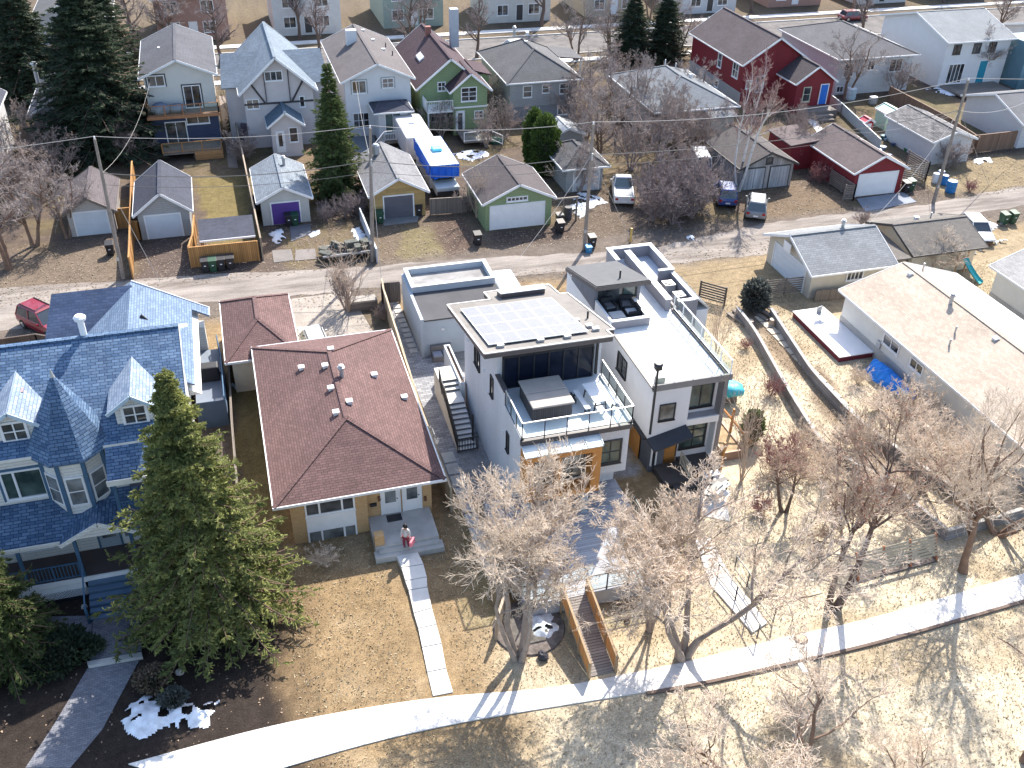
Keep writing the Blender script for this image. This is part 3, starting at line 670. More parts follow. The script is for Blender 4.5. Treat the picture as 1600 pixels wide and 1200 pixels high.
vent(H, -11.0, 42.0, 9.75, 0, plain('rose_vent', (0.35, 0.25, 0.25), 0.7)); vent(H, -6.2, 41.9, 9.75, 0, BTRIM)
m = MB(); x, z = -9.3, 10.8; m.lathe(-8.15, 44.75, [(10.5, 0.16), (11.7, 0.16), (11.7, 0.27), (11.85, 0.3), (11.95, 0.2)], 12); m.build('flue_pipe', WHITE, H)
# right bay roof and balcony
m = MB(); m.slab([(-7.55, 40.0, 8.25), (-3.75, 40.0, 8.25), (-3.75, 37.9, 6.95), (-7.55, 37.9, 6.95)], 0.12); rb = m.build('bay_roof', BLUE_SH, H)
m = MB(); m.beam((-7.6, 37.87, 6.85), (-3.7, 37.87, 6.85), 0.05, 0.3); m.build('bay_fascia', plain('cream_trim', (0.66, 0.64, 0.58)), rb)
B('balcony', BTRIM, H, (-7.4, 38.1, 4.35, -3.9, 39.9, 4.5)); B('balcony_fascia', WHITE, H, (-7.4, 38.04, 4.1, -3.9, 38.1, 4.5))
railing(H, [(-7.4, 38.15, 4.5), (-3.95, 38.15, 4.5), (-3.95, 39.8, 4.5)], 0.95, BTRIM, bars=0.13); [B('column', BTRIM, H, (q, 38.1, 4.5, q+0.15, 38.25, 6.9)) for q in (-7.45, -4.1)]
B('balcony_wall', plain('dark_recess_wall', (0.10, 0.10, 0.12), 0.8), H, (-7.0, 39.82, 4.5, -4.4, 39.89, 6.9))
# porch
m = MB(); m.slab([(-17.5, 39.9, 5.0), (-4.0, 39.9, 5.0), (-4.0, 37.95, 3.95), (-17.5, 37.95, 3.95)], 0.12); pr = m.build('porch_roof', BLUE_SH, H)
m = MB(); m.extr([(-9.95, 37.8, 3.95), (-6.9, 37.8, 3.95), (-8.42, 37.8, 4.75)], (0, 0.1, 0)); m.build('porch_gable', CREAM, H)
m = MB()
for s in (-1, 1): m.slab([(-8.42, 37.6, 4.95), (-8.42+s*1.8, 37.6, 4.0), (-8.42+s*1.8, 39.0, 4.0), (-8.42, 39.6, 4.95)], 0.1)
m.build('porch_gable_roof', BLUE_SH, H)
m = MB()
for s in (-1, 1): m.beam((-8.42, 37.57, 4.85), (-8.42+s*1.82, 37.57, 3.88), 0.05, 0.2)
m.beam((-17.5, 37.9, 3.82), (-10.2, 37.9, 3.82), 0.06, 0.22); m.beam((-6.6, 37.9, 3.82), (-4.0, 37.9, 3.82), 0.06, 0.22); m.build('porch_fascia', CREAM, H)
B('porch_deck', plain('deck_brown', (0.10, 0.075, 0.07), 0.8), H, (-17.5, 38.0, 1.2, -4.0, 39.9, 1.4))
B('porch_beam', WHITE, H, (-17.5, 37.93, 1.12, -4.0, 37.99, 1.42), (-17.5, 37.93, 0.78, -9.75, 37.985, 1.1))
for x in (-9.7, -7.2, -12.2, -14.7, -4.1): B('porch_post', BTRIM, H, (x-0.08, 37.98, 1.4, x+0.08, 38.14, 3.85))
railing(H, [(-17.5, 38.05, 1.4), (-14.7, 38.05, 1.4), (-12.2, 38.05, 1.4), (-9.8, 38.05, 1.4)], 0.9, BTRIM, bars=0.15, post=0.08); railing(H, [(-7.1, 38.05, 1.4), (-4.1, 38.05, 1.4)], 0.9, BTRIM, bars=0.15)
m = MB()
for i in range(60):
    x = -17.5+i*0.13
    m.beam((x, 37.93, 0.32), (x+0.5, 37.93, 0.78), 0.02, 0.035, (0, 1, 0)); m.beam((x+0.5, 37.94, 0.32), (x, 37.94, 0.78), 0.02, 0.035, (0, 1, 0))
m.build('lattice', WHITE, H); B('skirting', BLACK, H, (-17.4, 37.99, 0, -9.8, 38.02, 0.78))
m = MB()
for i in range(6): m.box(-9.6, 37.95-(i+1)*0.28, 0, -7.3, 37.95-i*0.28+0.02, 1.22-(i+0.5)*0.19)
st = m.build('porch_stairs', plain('step_blue', (0.06, 0.11, 0.17), 0.7), H)
m = MB()
for i in range(6): m.box(-9.58, 37.95-(i+1)*0.28-0.02, 1.22-(i+0.5)*0.19, -7.32, 37.95-i*0.28-0.03, 1.22-(i+0.5)*0.19+0.04)
m.build('tread', plain('tread_blue', (0.12, 0.19, 0.28), 0.7), st)
for x in (-9.65, -7.25): m = MB(); m.beam((x, 38.0, 2.3), (x, 36.2, 1.1), 0.07, 0.07); m.box(x-0.06, 36.15, 0, x+0.06, 36.27, 1.15); m.build('handrail', BTRIM, st)
door(H, 'F', 39.9, -9.0, -8.05, 1.42, 3.5, plain('grey_door', (0.28, 0.33, 0.38)), 0.7, BTRIM, gm=GLASSB); win(H, 'F', 39.9, -7.8, -7.0, 1.9, 3.4, 0, 0, TRIM, GLASSB); win(H, 'F', 39.9, -13.2, -11.2, 2.1, 3.4, 1, 0, TRIM)
win(H, 'R', -4.3, 42, 43.2, 5.4, 6.8, 0, 1, TRIM, GLASS, 0.09, BTRIM); win(H, 'R', -4.3, 46, 47.2, 5.4, 6.8, 0, 1, TRIM, GLASS, 0.09, BTRIM)
# rear wing
m = MB(); m.box(-11.3, 49.3, 0, -4.6, 58.9, 3.5); m.box(-4.6, 58.0, 0, -3.3, 58.9, 2.9); m.extr([(-11.3, 49.3, 3.5), (-3.6, 49.3, 3.5), (-7.3, 49.3, 5.75)], (0, 9.6, 0)); m.build('rear_wall', CREAM, H)
m = MB(); m.slab([(-7.3, 49.4, 6.1), (-3.9, 49.4, 4.15), (-3.9, 58.4, 4.15), (-7.3, 59.3, 6.1)], 0.12); m.slab([(-3.9, 58.3, 4.15), (-2.9, 58.3, 3.57), (-2.9, 59.3, 3.57), (-3.9, 59.3, 4.15)], 0.12); m.slab([(-3.9, 58.4, 4.15), (-7.3, 59.3, 6.1), (-3.9, 59.3, 4.15)], 0.12)
m.slab([(-7.3, 49.4, 6.1), (-11.7, 49.4, 3.57), (-11.7, 59.3, 3.57), (-7.3, 59.3, 6.1)], 0.12); m.build('rear_roof', bricky('shingle_blue_grey', (0.11, 0.165, 0.25), (0.17, 0.235, 0.33), (0.06, 0.09, 0.15), 0.36, 0.165, 0.016, 0.37, 0.85, 0.2, 0.5, 0.5), H)
m = MB(); m.slab([(-7.2, 58.6, 6.2), (-11.9, 58.6, 6.2), (-12.6, 55.2, 3.9), (-9.5, 55.2, 3.9)], 0.12); m.build('rear_cross_roof', bricky('shingle_navy', (0.035, 0.06, 0.12), (0.06, 0.09, 0.165), (0.03, 0.05, 0.1), 0.45, 0.2, 0.016), H)
m = MB(); m.extr([(-7.6, 55.1, 4.6), (-5.6, 55.1, 4.6), (-6.6, 55.1, 5.95)], (0, .1, 0)); m.cyl(-8.6, 52.2, 5.2, 6.6, 0.07, 8); m.build('vent_pipe', BLACK, H)
m = MB(); m.beam((-7.3, 59.33, 6.1), (-2.85, 59.33, 3.5), 0.05, 0.18); m.beam((-2.87, 58.3, 3.5), (-2.87, 59.3, 3.5), 0.05, 0.16); m.build('rear_fascia', TRIM, H)
B('side_deck', plain('deck_slate', (0.16, 0.19, 0.24), 0.7), H, (-4.25, 50.8, 0.9, -2.5, 55.9, 1.05), (-4.25, 55.0, 1.06, -2.6, 57.9, 1.2))
railing(H, [(-2.5, 50.85, 1.05), (-2.5, 53.3, 1.05), (-2.5, 55.9, 1.05), (-2.65, 57.9, 1.2)], 1.0, BTRIM, bars=0.14, post=0.08)
B('deck_skirt', plain('skirt_navy', (0.06, 0.09, 0.14), 0.7), H, (-4.2, 50.75, 0, -2.45, 50.8, 1.9), (-2.48, 50.8, 0, -2.44, 55.9, 0.9))
# ------------------------------------------------------------------ modern house with the solar roof
MW = bricky('modern_stucco', (0.585, 0.595, 0.615), (0.61, 0.62, 0.64), (0.47, 0.48, 0.5), 3.05, 1.52, 0.006, 0.0, 0.85, 0.13, 0.25, 0.15, streak=True); PAR = plain('roof_membrane', (0.205, 0.19, 0.175), 0.95, 0.28, 0.45, bump=0.3)
WHM = plain('deck_membrane', (0.56, 0.60, 0.63), 0.7, 0.12, 0.5); FASC = plain('fascia_charcoal', (0.085, 0.075, 0.075), 0.5, 0.1)
H = thing('modern_house', 'white stucco modern house with a solar panelled roof and a glass railed upper terrace', 'house', (15, 44, 0))
m = MB()
m.box(12.0, 42.0, 0, 17.95, 49.2, 6.9); m.box(13.9, 49.2, 0, 17.6, 50.5, 6.5)            # main block
m.extr([(12.0, 42.0, 6.9), (12.0, 49.2, 6.9), (12.0, 49.2, 7.0), (12.0, 42.0, 8.6)], (0.16, 0, 0)); m.extr([(17.79, 42.0, 6.9), (17.79, 49.2, 6.9), (17.79, 49.2, 7.0), (17.79, 42.0, 8.6)], (0.16, 0, 0))
m.box(12.162, 48.6, 6.9, 17.788, 49.2, 7.05)
m.box(12.0, 37.35, 2.75, 17.95, 42.0, 5.9); m.box(12.0, 38.8, 0, 17.95, 42.0, 2.75)        # lower storeys below the terrace
m.build('wall', MW, H)
B('upper_wall', MW, H, (12.162, 42.0, 8.05, 17.788, 42.2, 8.62), (12.162, 42.0, 6.9, 12.3, 42.2, 8.05), (17.5, 42.0, 6.9, 17.788, 42.2, 8.05))
def rz(y): return 8.97-0.211*(y-41)
P = [(11.05, 41.0), (18.15, 41.0), (18.15, 41.95), (18.6, 41.95), (18.4, 48.9), (17.9, 49.0), (17.9, 51.05), (13.7, 51.05), (13.7, 49.55), (11.05, 49.55)]
m = MB(); m.slab([(x, y, rz(y)) for x, y in P], 0.3); rf = m.build('roof', FASC, H)
m = MB(); m.slab([(x, y, rz(y)+0.03) for x, y in [(11.12, 41.07), (18.08, 41.07), (18.08, 42.02), (18.5, 42.02), (18.32, 48.85), (17.82, 48.95), (17.82, 50.97), (13.78, 50.97), (13.78, 49.48), (11.12, 49.48)]], 0.028); m.build('membrane', PAR, rf)
m = MB(); Q = P+[P[0]]
for a, b in zip(Q[:-1], Q[1:]): m.beam((a[0], a[1], rz(a[1])+0.035), (b[0], b[1], rz(b[1])+0.035), 0.09, 0.06)
m.build('drip_edge', plain('drip_edge_tan', (0.58, 0.54, 0.5), 0.6), rf)
# solar array, each panel
SOL = None
def solar_mat():
    t = NT('solar_cell'); u = t.n('ShaderNodeUVMap'); b = t.n('ShaderNodeTexBrick', Scale=1.0); b.offset = 0; b.inputs['Mortar Size'].default_value = 0.005
    b.inputs['Brick Width'].default_value = 0.155; b.inputs['Row Height'].default_value = 0.155; b.inputs['Color1'].default_value = (0.14, 0.145, 0.19, 1); b.inputs['Color2'].default_value = (0.165, 0.17, 0.215, 1); b.inputs['Mortar'].default_value = (0.24, 0.26, 0.33, 1)  # cell colours paled to hold the sky's reflection
    t.l(u.outputs[0], b.inputs[0]); t.l(b.outputs[0], t.p.inputs['Base Color']); t.p.inputs['Roughness'].default_value = 0.5; t.p.inputs['Specular IOR Level'].default_value = 0.35; return t.m
SOL = solar_mat(); sx0, sx1, sy0, sy1 = 11.5, 17.08, 41.85, 48.15; pw, ph = (sx1-sx0)/6, (sy1-sy0)/4
arr = thing('solar_array', 'array of twenty-four blue grey solar panels in white frames on the modern house roof', 'solar panels', (14.3, 45, rz(45)))
m = MB(); 
for y in (42.4, 43.5, 44.2, 45.2, 46, 47, 47.6): m.beam((sx0, y, rz(y)+0.07), (sx1, y, rz(y)+0.07), 0.05, 0.06)
m.build('mounting_rail', BLACK, arr)
for i in range(6):
    for j in range(4):
        x0, y0 = sx0+i*pw+0.012, sy0+j*ph+0.012; x1, y1 = x0+pw-0.024, y0+ph-0.024; zz = lambda y: rz(y)+0.19
        m = MB(); m.slab([(x0, y0, zz(y0)), (x1, y0, zz(y0)), (x1, y1, zz(y1)), (x0, y1, zz(y1))], 0.05); p = m.build('solar_panel', plain('panel_frame', (0.80, 0.80, 0.80), 0.35, 0.02), arr)
        e = 0.032; m = MB(); m.slab([(x0+e, y0+e, zz(y0+e)+0.006), (x1-e, y0+e, zz(y0+e)+0.006), (x1-e, y1-e, zz(y1-e)+0.006), (x0+e, y1-e, zz(y1-e)+0.006)], 0.01); m.build('cells', SOL, p)
m = MB()
for (x0, y0) in ((11.9, 41.5), (14.1, 41.5), (15.6, 41.5), (17.4, 42.0), (16.9, 43.7), (17.25, 42.6)): m.box(x0, y0, rz(y0)+0.0, x0+0.36, y0+0.26, rz(y0)+0.2)
m.build('junction_box', GREYM, rf)
m = MB(); m.slab([(14.3, 50.2, rz(50.2)+0.34), (17.2, 50.2, rz(50.2)+0.34), (17.1, 49.4, rz(49.4)+0.36), (14.35, 49.4, rz(49.4)+0.36)], 0.32); sk = m.build('skylight', FASC, H)
m = MB(); m.slab([(14.25, 50.25, rz(50.2)+0.40), (17.25, 50.25, rz(50.2)+0.40), (17.15, 49.35, rz(49.4)+0.42), (14.3, 49.35, rz(49.4)+0.42)], 0.05); m.build('skylight_glass', plain('skylight_pane', (0.7, 0.72, 0.76), 0.25, 0.03), sk)
vent(H, 17.9, 44.2, rz(44.2), 1, BLACK)
# glazed wall
m = MB(); m.box(12.35, 41.86, 5.98, 17.45, 41.99, 6.05); m.box(12.35, 41.86, 7.95, 17.45, 41.99, 8.05)
for i in range(7): x = 12.35+i*(5.1/6); m.box(x-0.04, 41.84, 6.05, x+0.04, 41.97, 7.95)
gw = m.build('sliding_door', BLACK, H); B('pane', plain('deep_glass', (0.012, 0.016, 0.03), 0.12, 0.3, spec=0.25), gw, (12.35, 41.9, 6.05, 17.45, 41.93, 7.95))
B('pane_backing', BLACK, gw, (12.3, 41.94, 5.95, 17.5, 41.99, 8.05))
# terrace
B('terrace_floor', WHM, H, (12.15, 37.3, 5.85, 17.9, 41.98, 5.98))
B('terrace_edge', FASC, H, (11.93, 37.12, 5.7, 18.0, 37.3, 5.99)); B('terrace_curb', MW, H, (11.95, 37.3, 5.9, 12.15, 42, 6.12)); B('terrace_curb', MW, H, (17.85, 37.3, 5.9, 18.05, 41.8, 6.12))
B('privacy_wall', MW, H, (11.96, 40.3, 6.12, 12.12, 42.0, 6.9)); B('privacy_cap', FASC, H, (11.9, 40.25, 6.9, 12.18, 42.0, 6.96))
railing(H, [(12.0, 40.2, 6.0), (12.0, 37.2, 6.0), (17.95, 37.2, 6.0), (17.95, 41.7, 6.0)], 1.05, BLACK, rail_glass(), 0.045, 1.15, toprail=False)
m = MB(); m.beam((12.0, 40.2, 7.08), (12.0, 37.2, 7.08), 0.06, 0.05); m.beam((12.0, 37.2, 7.08), (17.95, 37.2, 7.08), 0.06, 0.05); m.beam((17.95, 37.2, 7.08), (17.95, 41.7, 7.08), 0.07, 0.05); m.build('top_rail', plain('rail_alu', (0.6, 0.6, 0.58), 0.35, 0.05, metal=0.3), H)
# orange bay with metal canopy
OR = plain('orange_cedar', (0.50, 0.225, 0.06), 0.6, 0.18, 1.2)
m = MB(); 
m.box(12.0, 36.45, 5.1, 16.1, 37.35, 5.45); m.box(12.0, 36.45, 2.45, 16.1, 37.35, 2.75); m.box(12.0, 36.45, 2.75, 12.45, 37.35, 5.1); m.box(15.6, 36.45, 2.75, 16.1, 37.35, 5.1); m.box(13.85, 36.75, 2.75, 14.05, 37.35, 5.1)
bay = m.build('bay_frame', OR, H)
m = MB(); m.slab([(11.95, 37.34, 5.75), (16.15, 37.34, 5.75), (16.15, 36.38, 5.5), (11.95, 36.38, 5.5)], 0.06)
for i in range(6): x = 11.95+i*0.84; m.beam((x, 37.3, 5.77), (x, 36.4, 5.53), 0.03, 0.05)
m.build('metal_canopy', plain('canopy_alu', (0.55, 0.60, 0.62), 0.35, 0.05, metal=0.3), bay)
for (a, b) in ((12.55, 13.75), (14.15, 15.5)):
    f = MB(); f.box(a, 37.2, 3.0, b, 37.33, 3.08); f.box(a, 37.2, 4.95, b, 37.33, 5.03); f.box(a, 37.22, 3.85, b, 37.32, 3.93); f.box(a, 37.22, 3.08, a+0.06, 37.32, 4.95); f.box(b-0.06, 37.22, 3.08, b, 37.32, 4.95); f.box((a+b)/2-0.03, 37.22, 3.08, (a+b)/2+0.03, 37.32, 3.85)
    w = f.build('window', DARK, H); B('pane', glassy('window_glass_tan', (0.14, 0.14, 0.12), 0.1, (0.42, 0.42, 0.38)), w, (a, 37.25, 3.0, b, 37.28, 5.0))
win(H, 'F', 37.35, 16.4, 17.5, 3.5, 4.9, 1, 1, DARK, GLASST); win(H, 'F', 38.8, 12.6, 15.2, 0.2, 2.4, 2, 0, DARK, GLASS); door(H, 'F', 38.8, 15.8, 16.8, 0.98, 2.7, OR)
[B('porch_column', plain('column_grey', (0.40, 0.41, 0.43), 0.7), H, (q, 36.6, 0.95, q+0.35, 36.95, 2.45)) for q in (15.25, 12.05)]
for a, b, c, d in ((45.5, 46.6, 4.9, 6.0), (42.6, 43.1, 5.0, 6.2), (39.4, 39.8, 3.6, 4.7)): win(H, 'L', 12.0, a, b, c, d, 1 if b-a > 1 else 0, 0, BLACK, GLASS, 0.04)
m = MB()
for y, z in ((48.2, 5.4), (40.5, 4.2), (44.5, 5.6), (43.8, 4.6), (47.6, 6.2)): m.obox((11.96, y, z), (0.1, 0.13, 0.13))
m.build('wall_vent', WHITE, H)
B('downspout', BLACK, H, (17.62, 41.85, 6.1, 17.74, 41.97, 8.7))
# front deck
B('front_deck', DECKGREY, H, (10.5, 31.0, 0.82, 18.0, 38.79, 0.95)); B('deck_fascia', plain('deck_side', (0.34, 0.34, 0.36), 0.8), H, (10.46, 30.95, 0.1, 18.04, 31.0, 0.96), (10.45, 31.0, 0.1, 10.5, 38.8, 0.96), (18.0, 31, 0.1, 18.05, 38.8, 0.96))
railing(H, [(10.55, 36, 0.95), (10.55, 31.05, 0.95), (12.2, 31.05, 0.95)], 1.05, BLACK, rail_glass(), 0.06, 1.3); railing(H, [(13.5, 31.05, 0.95), (17.95, 31.05, 0.95), (17.95, 36, 0.95)], 1.05, BLACK, rail_glass(), 0.06, 1.2)
# ramp
T = thing('ramp', 'slatted cedar ramp sloping from the front deck to the footpath', 'ramp', (12.9, 29, 0))
RY0, RY1 = 31.0, 26.85; lz = lambda y: 0.93*(y-RY1)/(RY0-RY1)+0.03
m = MB()
for i in range(29): y = RY1+0.07+i*0.143; m.slab([(12.28, y, lz(y)), (13.5, y, lz(y)), (13.5, y+0.125, lz(y+0.125)), (12.28, y+0.125, lz(y+0.125))], 0.04)
m.build('ramp_deck', boards('ramp_grey', (0.30, 0.27, 0.25), 0.14, False), T)
for x in (12.24, 13.54):
    m = MB()
    for i in range(42): y = RY1+0.1+i*0.0985; m.box(x-0.02, y-0.025, lz(y)+0.06, x+0.02, y+0.025, lz(y)+0.97)
    sd = m.build('slat_side', boards('ramp_cedar', (0.48, 0.26, 0.10)), T)
    m = MB(); m.beam((x, RY1, lz(RY1)+1.0), (x, RY0, lz(RY0)+1.0), 0.11, 0.05); m.beam((x, RY1, lz(RY1)+0.05), (x, RY0, lz(RY0)+0.05), 0.06, 0.1)
    for y in (RY1+0.05, 28.3, 29.7, RY0-0.05): m.box(x-0.055, y-0.055, 0, x+0.055, y+0.055, lz(y)+0.97)
    m.build('handrail', boards('ramp_cap', (0.42, 0.30, 0.18)), T)
# side stairs
T = thing('stairs', 'concrete side stairs with black railings climbing beside the white wall', 'stairs', (10.8, 47, 0))
m = MB(); n = 10
for i in range(n): m.box(10.4, 44.5+i*0.33, 0, 11.55, 44.5+(i+1)*0.33-0.001 if i < n-1 else 48.7, 0.15*(i+1))
for i in range(3): m.box(10.4, 48.7+i*0.33, 0, 11.55, 49.03+i*0.33-0.001 if i < 2 else 50.9, 1.5+0.15*(i+1))
m.build('steps', CONC_L, T)
m = MB()
for i in range(n): m.box(10.42, 44.49+i*0.33, 0.15*i+0.01, 11.53, 44.499+i*0.33, 0.15*(i+1)-0.035)
for i in range(3): m.box(10.42, 48.69+i*0.33, 1.5+0.15*i+0.01, 11.53, 48.699+i*0.33, 1.5+0.15*(i+1)-0.035)
m.build('riser', plain('riser_dark', (0.15, 0.15, 0.16), 0.9), T)
railing(T, [(10.38, 44.5, 0.15), (10.38, 47.8, 1.5), (10.38, 48.6, 1.5), (10.38, 49.3, 1.95)], 0.95, BLACK, bars=0.16); railing(T, [(10.38, 44.45, 0.05), (11.6, 44.45, 0.05)], 0.95, BLACK, bars=0.16)
m = MB(); m.cyl(11.45, 45.1, 0, 2.2, 0.07, 8); m.build('standpipe', BLACK, T)
T = thing('planter', 'long white stucco planter box of bare soil against the modern house wall', 'planter', (11.75, 50, 0))
m = MB(); m.box(11.57, 48.6, 0, 11.67, 53.2, 2.1); m.box(11.87, 49.3, 0, 11.97, 53.2, 2.1); m.box(11.67, 53.1, 0, 11.87, 53.2, 2.1); m.box(11.67, 48.6, 0, 11.87, 48.7, 2.1); m.build('planter_wall', MW, T); B('soil', plain('soil', (0.12, 0.08, 0.06), 1.0, 0.3, 5), T, (11.67, 48.7, 0, 11.87, 53.1, 1.95))
# its garage
H = thing('garage', 'flat roofed grey stucco garage with a raised parapet by the alley', 'garage', (13.7, 58.6, 0))
m = MB(); m.box(10.7, 55.4, 0, 16.7, 59.2, 2.75); m.box(10.7, 59.2, 0, 16.7, 62.1, 2.85)
for b in ((10.7, 59.2, 2.85, 16.7, 59.42, 3.3), (10.7, 61.88, 2.85, 16.7, 62.1, 3.3), (10.7, 59.42, 2.85, 10.92, 61.88, 3.3), (16.48, 59.42, 2.85, 16.7, 61.88, 3.3)): m.box(*b)
m.build('wall', plain('blue_grey_stucco', (0.40, 0.45, 0.50), 0.85, 0.06, bump=0.15), H)
B('lower_roof', plain('membrane_dark', (0.075, 0.075, 0.08), 0.95, 0.2, 0.5), H, (10.75, 55.3, 2.752, 16.75, 59.18, 2.86)); B('upper_roof', plain('membrane_pale', (0.27, 0.26, 0.255), 0.95, 0.35, 0.7), H, (10.93, 59.43, 2.852, 16.47, 61.87, 2.9))
m = MB()
for b in ((10.66, 59.16, 3.302, 16.74, 59.44, 3.35), (10.66, 61.86, 3.302, 16.74, 62.14, 3.35), (10.66, 59.44, 3.302, 10.94, 61.86, 3.35), (16.46, 59.44, 3.302, 16.74, 61.86, 3.35)): m.box(*b)
m.build('parapet_cap', plain('cap_pale', (0.55, 0.55, 0.55), 0.6), H); B('side_parapet', MATS['blue_grey_stucco'], H, (10.5, 55.3, 0, 10.7, 62.0, 2.95))
m = MB(); m.obox((12.0, 55.36, 2.0), (0.2, 0.1, 0.14)); m.build('wall_lamp', WHITE, H)
# ------------------------------------------------------------------ second modern house
H = thing('modern_house', 'tall white modern house with a long bright roof terrace and a black entrance canopy', 'house', (22.5, 46, 0))
m = MB(); m.box(20.2, 39.6, 2.7, 22.5, 54, 6.05); m.box(22.5, 40.25, 0.0, 24.5, 54, 6.05); m.box(20.9, 41.2, 0, 22.5, 54, 2.7); m.build('wall', plain('bright_stucco', (0.68, 0.68, 0.69), 0.85, 0.09, 0.4, bump=0.15), H)
BS = MATS['bright_stucco']
B('porch_wall', plain('charcoal_panel', (0.10, 0.11, 0.13), 0.6), H, (20.6, 39.9, 0, 21.5, 41.2, 2.69)); B('cedar_panel', OR, H, (20.55, 41.2, 0, 20.9, 44.0, 2.69), (20.55, 41.25, 0, 20.88, 41.2, 2.6))
door(H, 'F', 39.9, 20.75, 20.95, 0.5, 2.5, BLACK); H.children[-1].name = 'side_light'
door(H, 'F', 40.4, 21.55, 22.45, 0.5, 2.6, OR, fm=BLACK); B('entry_block', OR, H, (21.5, 40.4, 0, 22.6, 41.2, 2.69))
m = MB(); m.box(21.9, 40.25, 1.35, 22.25, 40.32, 1.7); m.build('mailbox', BLACK, H)
m = MB(); m.slab([(20.12, 39.58, 2.78), (22.45, 39.58, 3.35), (22.6, 38.75, 3.05), (20.27, 38.75, 2.48)], 0.1); m.build('canopy', plain('canopy_black', (0.03, 0.034, 0.045), 0.6), H)
# framed right side
B('frame_pier', plain('pier_taupe', (0.20, 0.19, 0.19), 0.7), H, (24.5, 39.6, 0, 24.75, 54, 6.05)); B('frame_band', MATS['pier_taupe'], H, (20.1, 39.45, 6.05, 24.85, 39.6, 6.45), (24.75, 39.6, 6.05, 24.9, 54, 6.45))
B('bay_sill', plain('sill_taupe', (0.36, 0.34, 0.34), 0.7), H, (22.5, 39.7, 3.45, 24.5, 40.24, 3.6)); B('bay_beam', WHITE, H, (22.5, 39.6, 3.2, 24.5, 39.69, 3.62)); B('bay_side', BS, H, (24.38, 39.62, 0.3, 24.49, 40.24, 3.19))
win(H, 'F', 40.25, 22.75, 24.2, 4.0, 5.45, 1, 0, BLACK, GLASST, 0.07); win(H, 'F', 40.25, 22.65, 24.1, 1.15, 2.95, 1, 2, BLACK, GLASST, 0.1); win(H, 'F', 39.6, 20.75, 21.6, 3.95, 4.95, 0, 0, BLACK, GLASSB, 0.06)
win(H, 'L', 20.2, 43.3, 44.6, 4.4, 5.5, 1, 0, BLACK, GLASSB, 0.05)
B('side_canopy', BLACK, H, (19.95, 39.7, 2.62, 20.2, 46, 2.72))
m = MB(); m.box(22.5, 38.7, 0, 24.6, 40.24, 0.5); m.box(20.9, 38.2, 0, 22.5, 39.9, 0.45); m.box(21.4, 37.7, 0, 23, 38.2, 0.25); m.build('porch', plain('porch_dark', (0.06, 0.055, 0.055), 0.7), H)
m = MB(); m.tube([(20.1, 39.2, 3.4), (20.1, 39.2, 7.7)], 0.07, 8); m.obox((20.1, 39.2, 7.85), (0.34, 0.34, 0.3)); m.lathe(20.1, 39.2, [(8.0, 0.27), (8.1, 0.2)], 8); m.build('flue', BLACK, H)
railing(H, [(22.45, 38.3, 0.45), (22.45, 39.6, 0.45)], 0.9, plain('rail_tan', (0.5, 0.45, 0.36)), bars=0.15)
# roof terrace
B('terrace_floor', plain('terrace_white', (0.70, 0.70, 0.69), 0.7, 0.12), H, (20.1, 39.6, 6.05, 24.75, 54, 6.2)); B('terrace_kerb', FASC, H, (20.05, 39.45, 6.2, 20.15, 54, 6.28), (24.6, 39.6, 6.2, 24.8, 47.2, 6.34))
railing(H, [(24.7, 47.1, 6.3), (24.7, 39.5, 6.3)], 1.0, plain('rail_white', (0.72, 0.72, 0.72), 0.4), rail_glass(), 0.05, 1.2); railing(H, [(24.7, 39.5, 6.3), (20.2, 39.5, 6.3)], 0.98, MATS['rail_white'], rail_glass(), 0.03, 1.1, toprail=False)
B('condenser', plain('beige_box', (0.5, 0.47, 0.42)), H, (20.4, 39.75, 6.2, 20.9, 40.1, 6.7))
DKM = plain('grey_render', (0.26, 0.25, 0.27), 0.85, 0.08)
B('dividing_wall', DKM, H, (24.2, 47.2, 6.2, 24.5, 54.0, 7.0)); B('wall_cap', WHITE, H, (24.14, 47.15, 7.0, 24.56, 54.0, 7.05))
# penthouse
m = MB(); m.extr([(19.95, 48.4, 6.2), (19.95, 52.5, 6.2), (19.95, 52.5, 6.95), (19.95, 48.4, 8.0)], (0.2, 0, 0)); m.extr([(22.75, 48.4, 6.2), (22.75, 52.5, 6.2), (22.75, 52.5, 6.95), (22.75, 48.4, 8.0)], (0.2, 0, 0)); m.box(20.15, 52.3, 6.2, 22.75, 52.5, 6.9); m.build('penthouse_wall', plain('slate_render', (0.17, 0.175, 0.20), 0.85), H)
m = MB(); m.slab([(19.6, 47.4, 8.35), (23.15, 47.4, 8.35), (23.15, 52.8, 6.98), (19.6, 52.8, 6.98)], 0.26); ph = m.build('penthouse_roof', FASC, H); m = MB(); m.slab([(19.66, 47.46, 8.39), (23.09, 47.46, 8.39), (23.09, 52.74, 7.05), (19.66, 52.74, 7.05)], 0.035); m.build('membrane', plain('membrane_grey', (0.10, 0.102, 0.108), 0.95), ph)
B('soffit_band', OR, H, (20.15, 48.4, 7.6, 22.75, 48.5, 7.95)); B('front_glazing', GLASS, H, (20.2, 48.5, 6.2, 21.6, 48.56, 7.6)); B('front_panel', plain('panel_tan', (0.42, 0.36, 0.30)), H, (21.6, 48.5, 6.2, 22.75, 48.58, 7.6)); win(H, 'F', 48.5, 21.85, 22.65, 6.9, 7.5, 0, 0, BLACK, GLASST, 0.05)
vent(H, 21.6, 48.6, 8.15, 1, BLACK)
B('seating_wall', DKM, H, (20.15, 45.9, 6.2, 22.6, 46.1, 6.75), (22.4, 46.1, 6.2, 22.6, 48.2, 6.75)); B('seating_cap', WHITE, H, (20.1, 45.85, 6.75, 22.65, 46.12, 6.8), (22.38, 46.12, 6.75, 22.65, 48.2, 6.8), (19.98, 45.85, 6.3, 20.12, 48.3, 6.95))
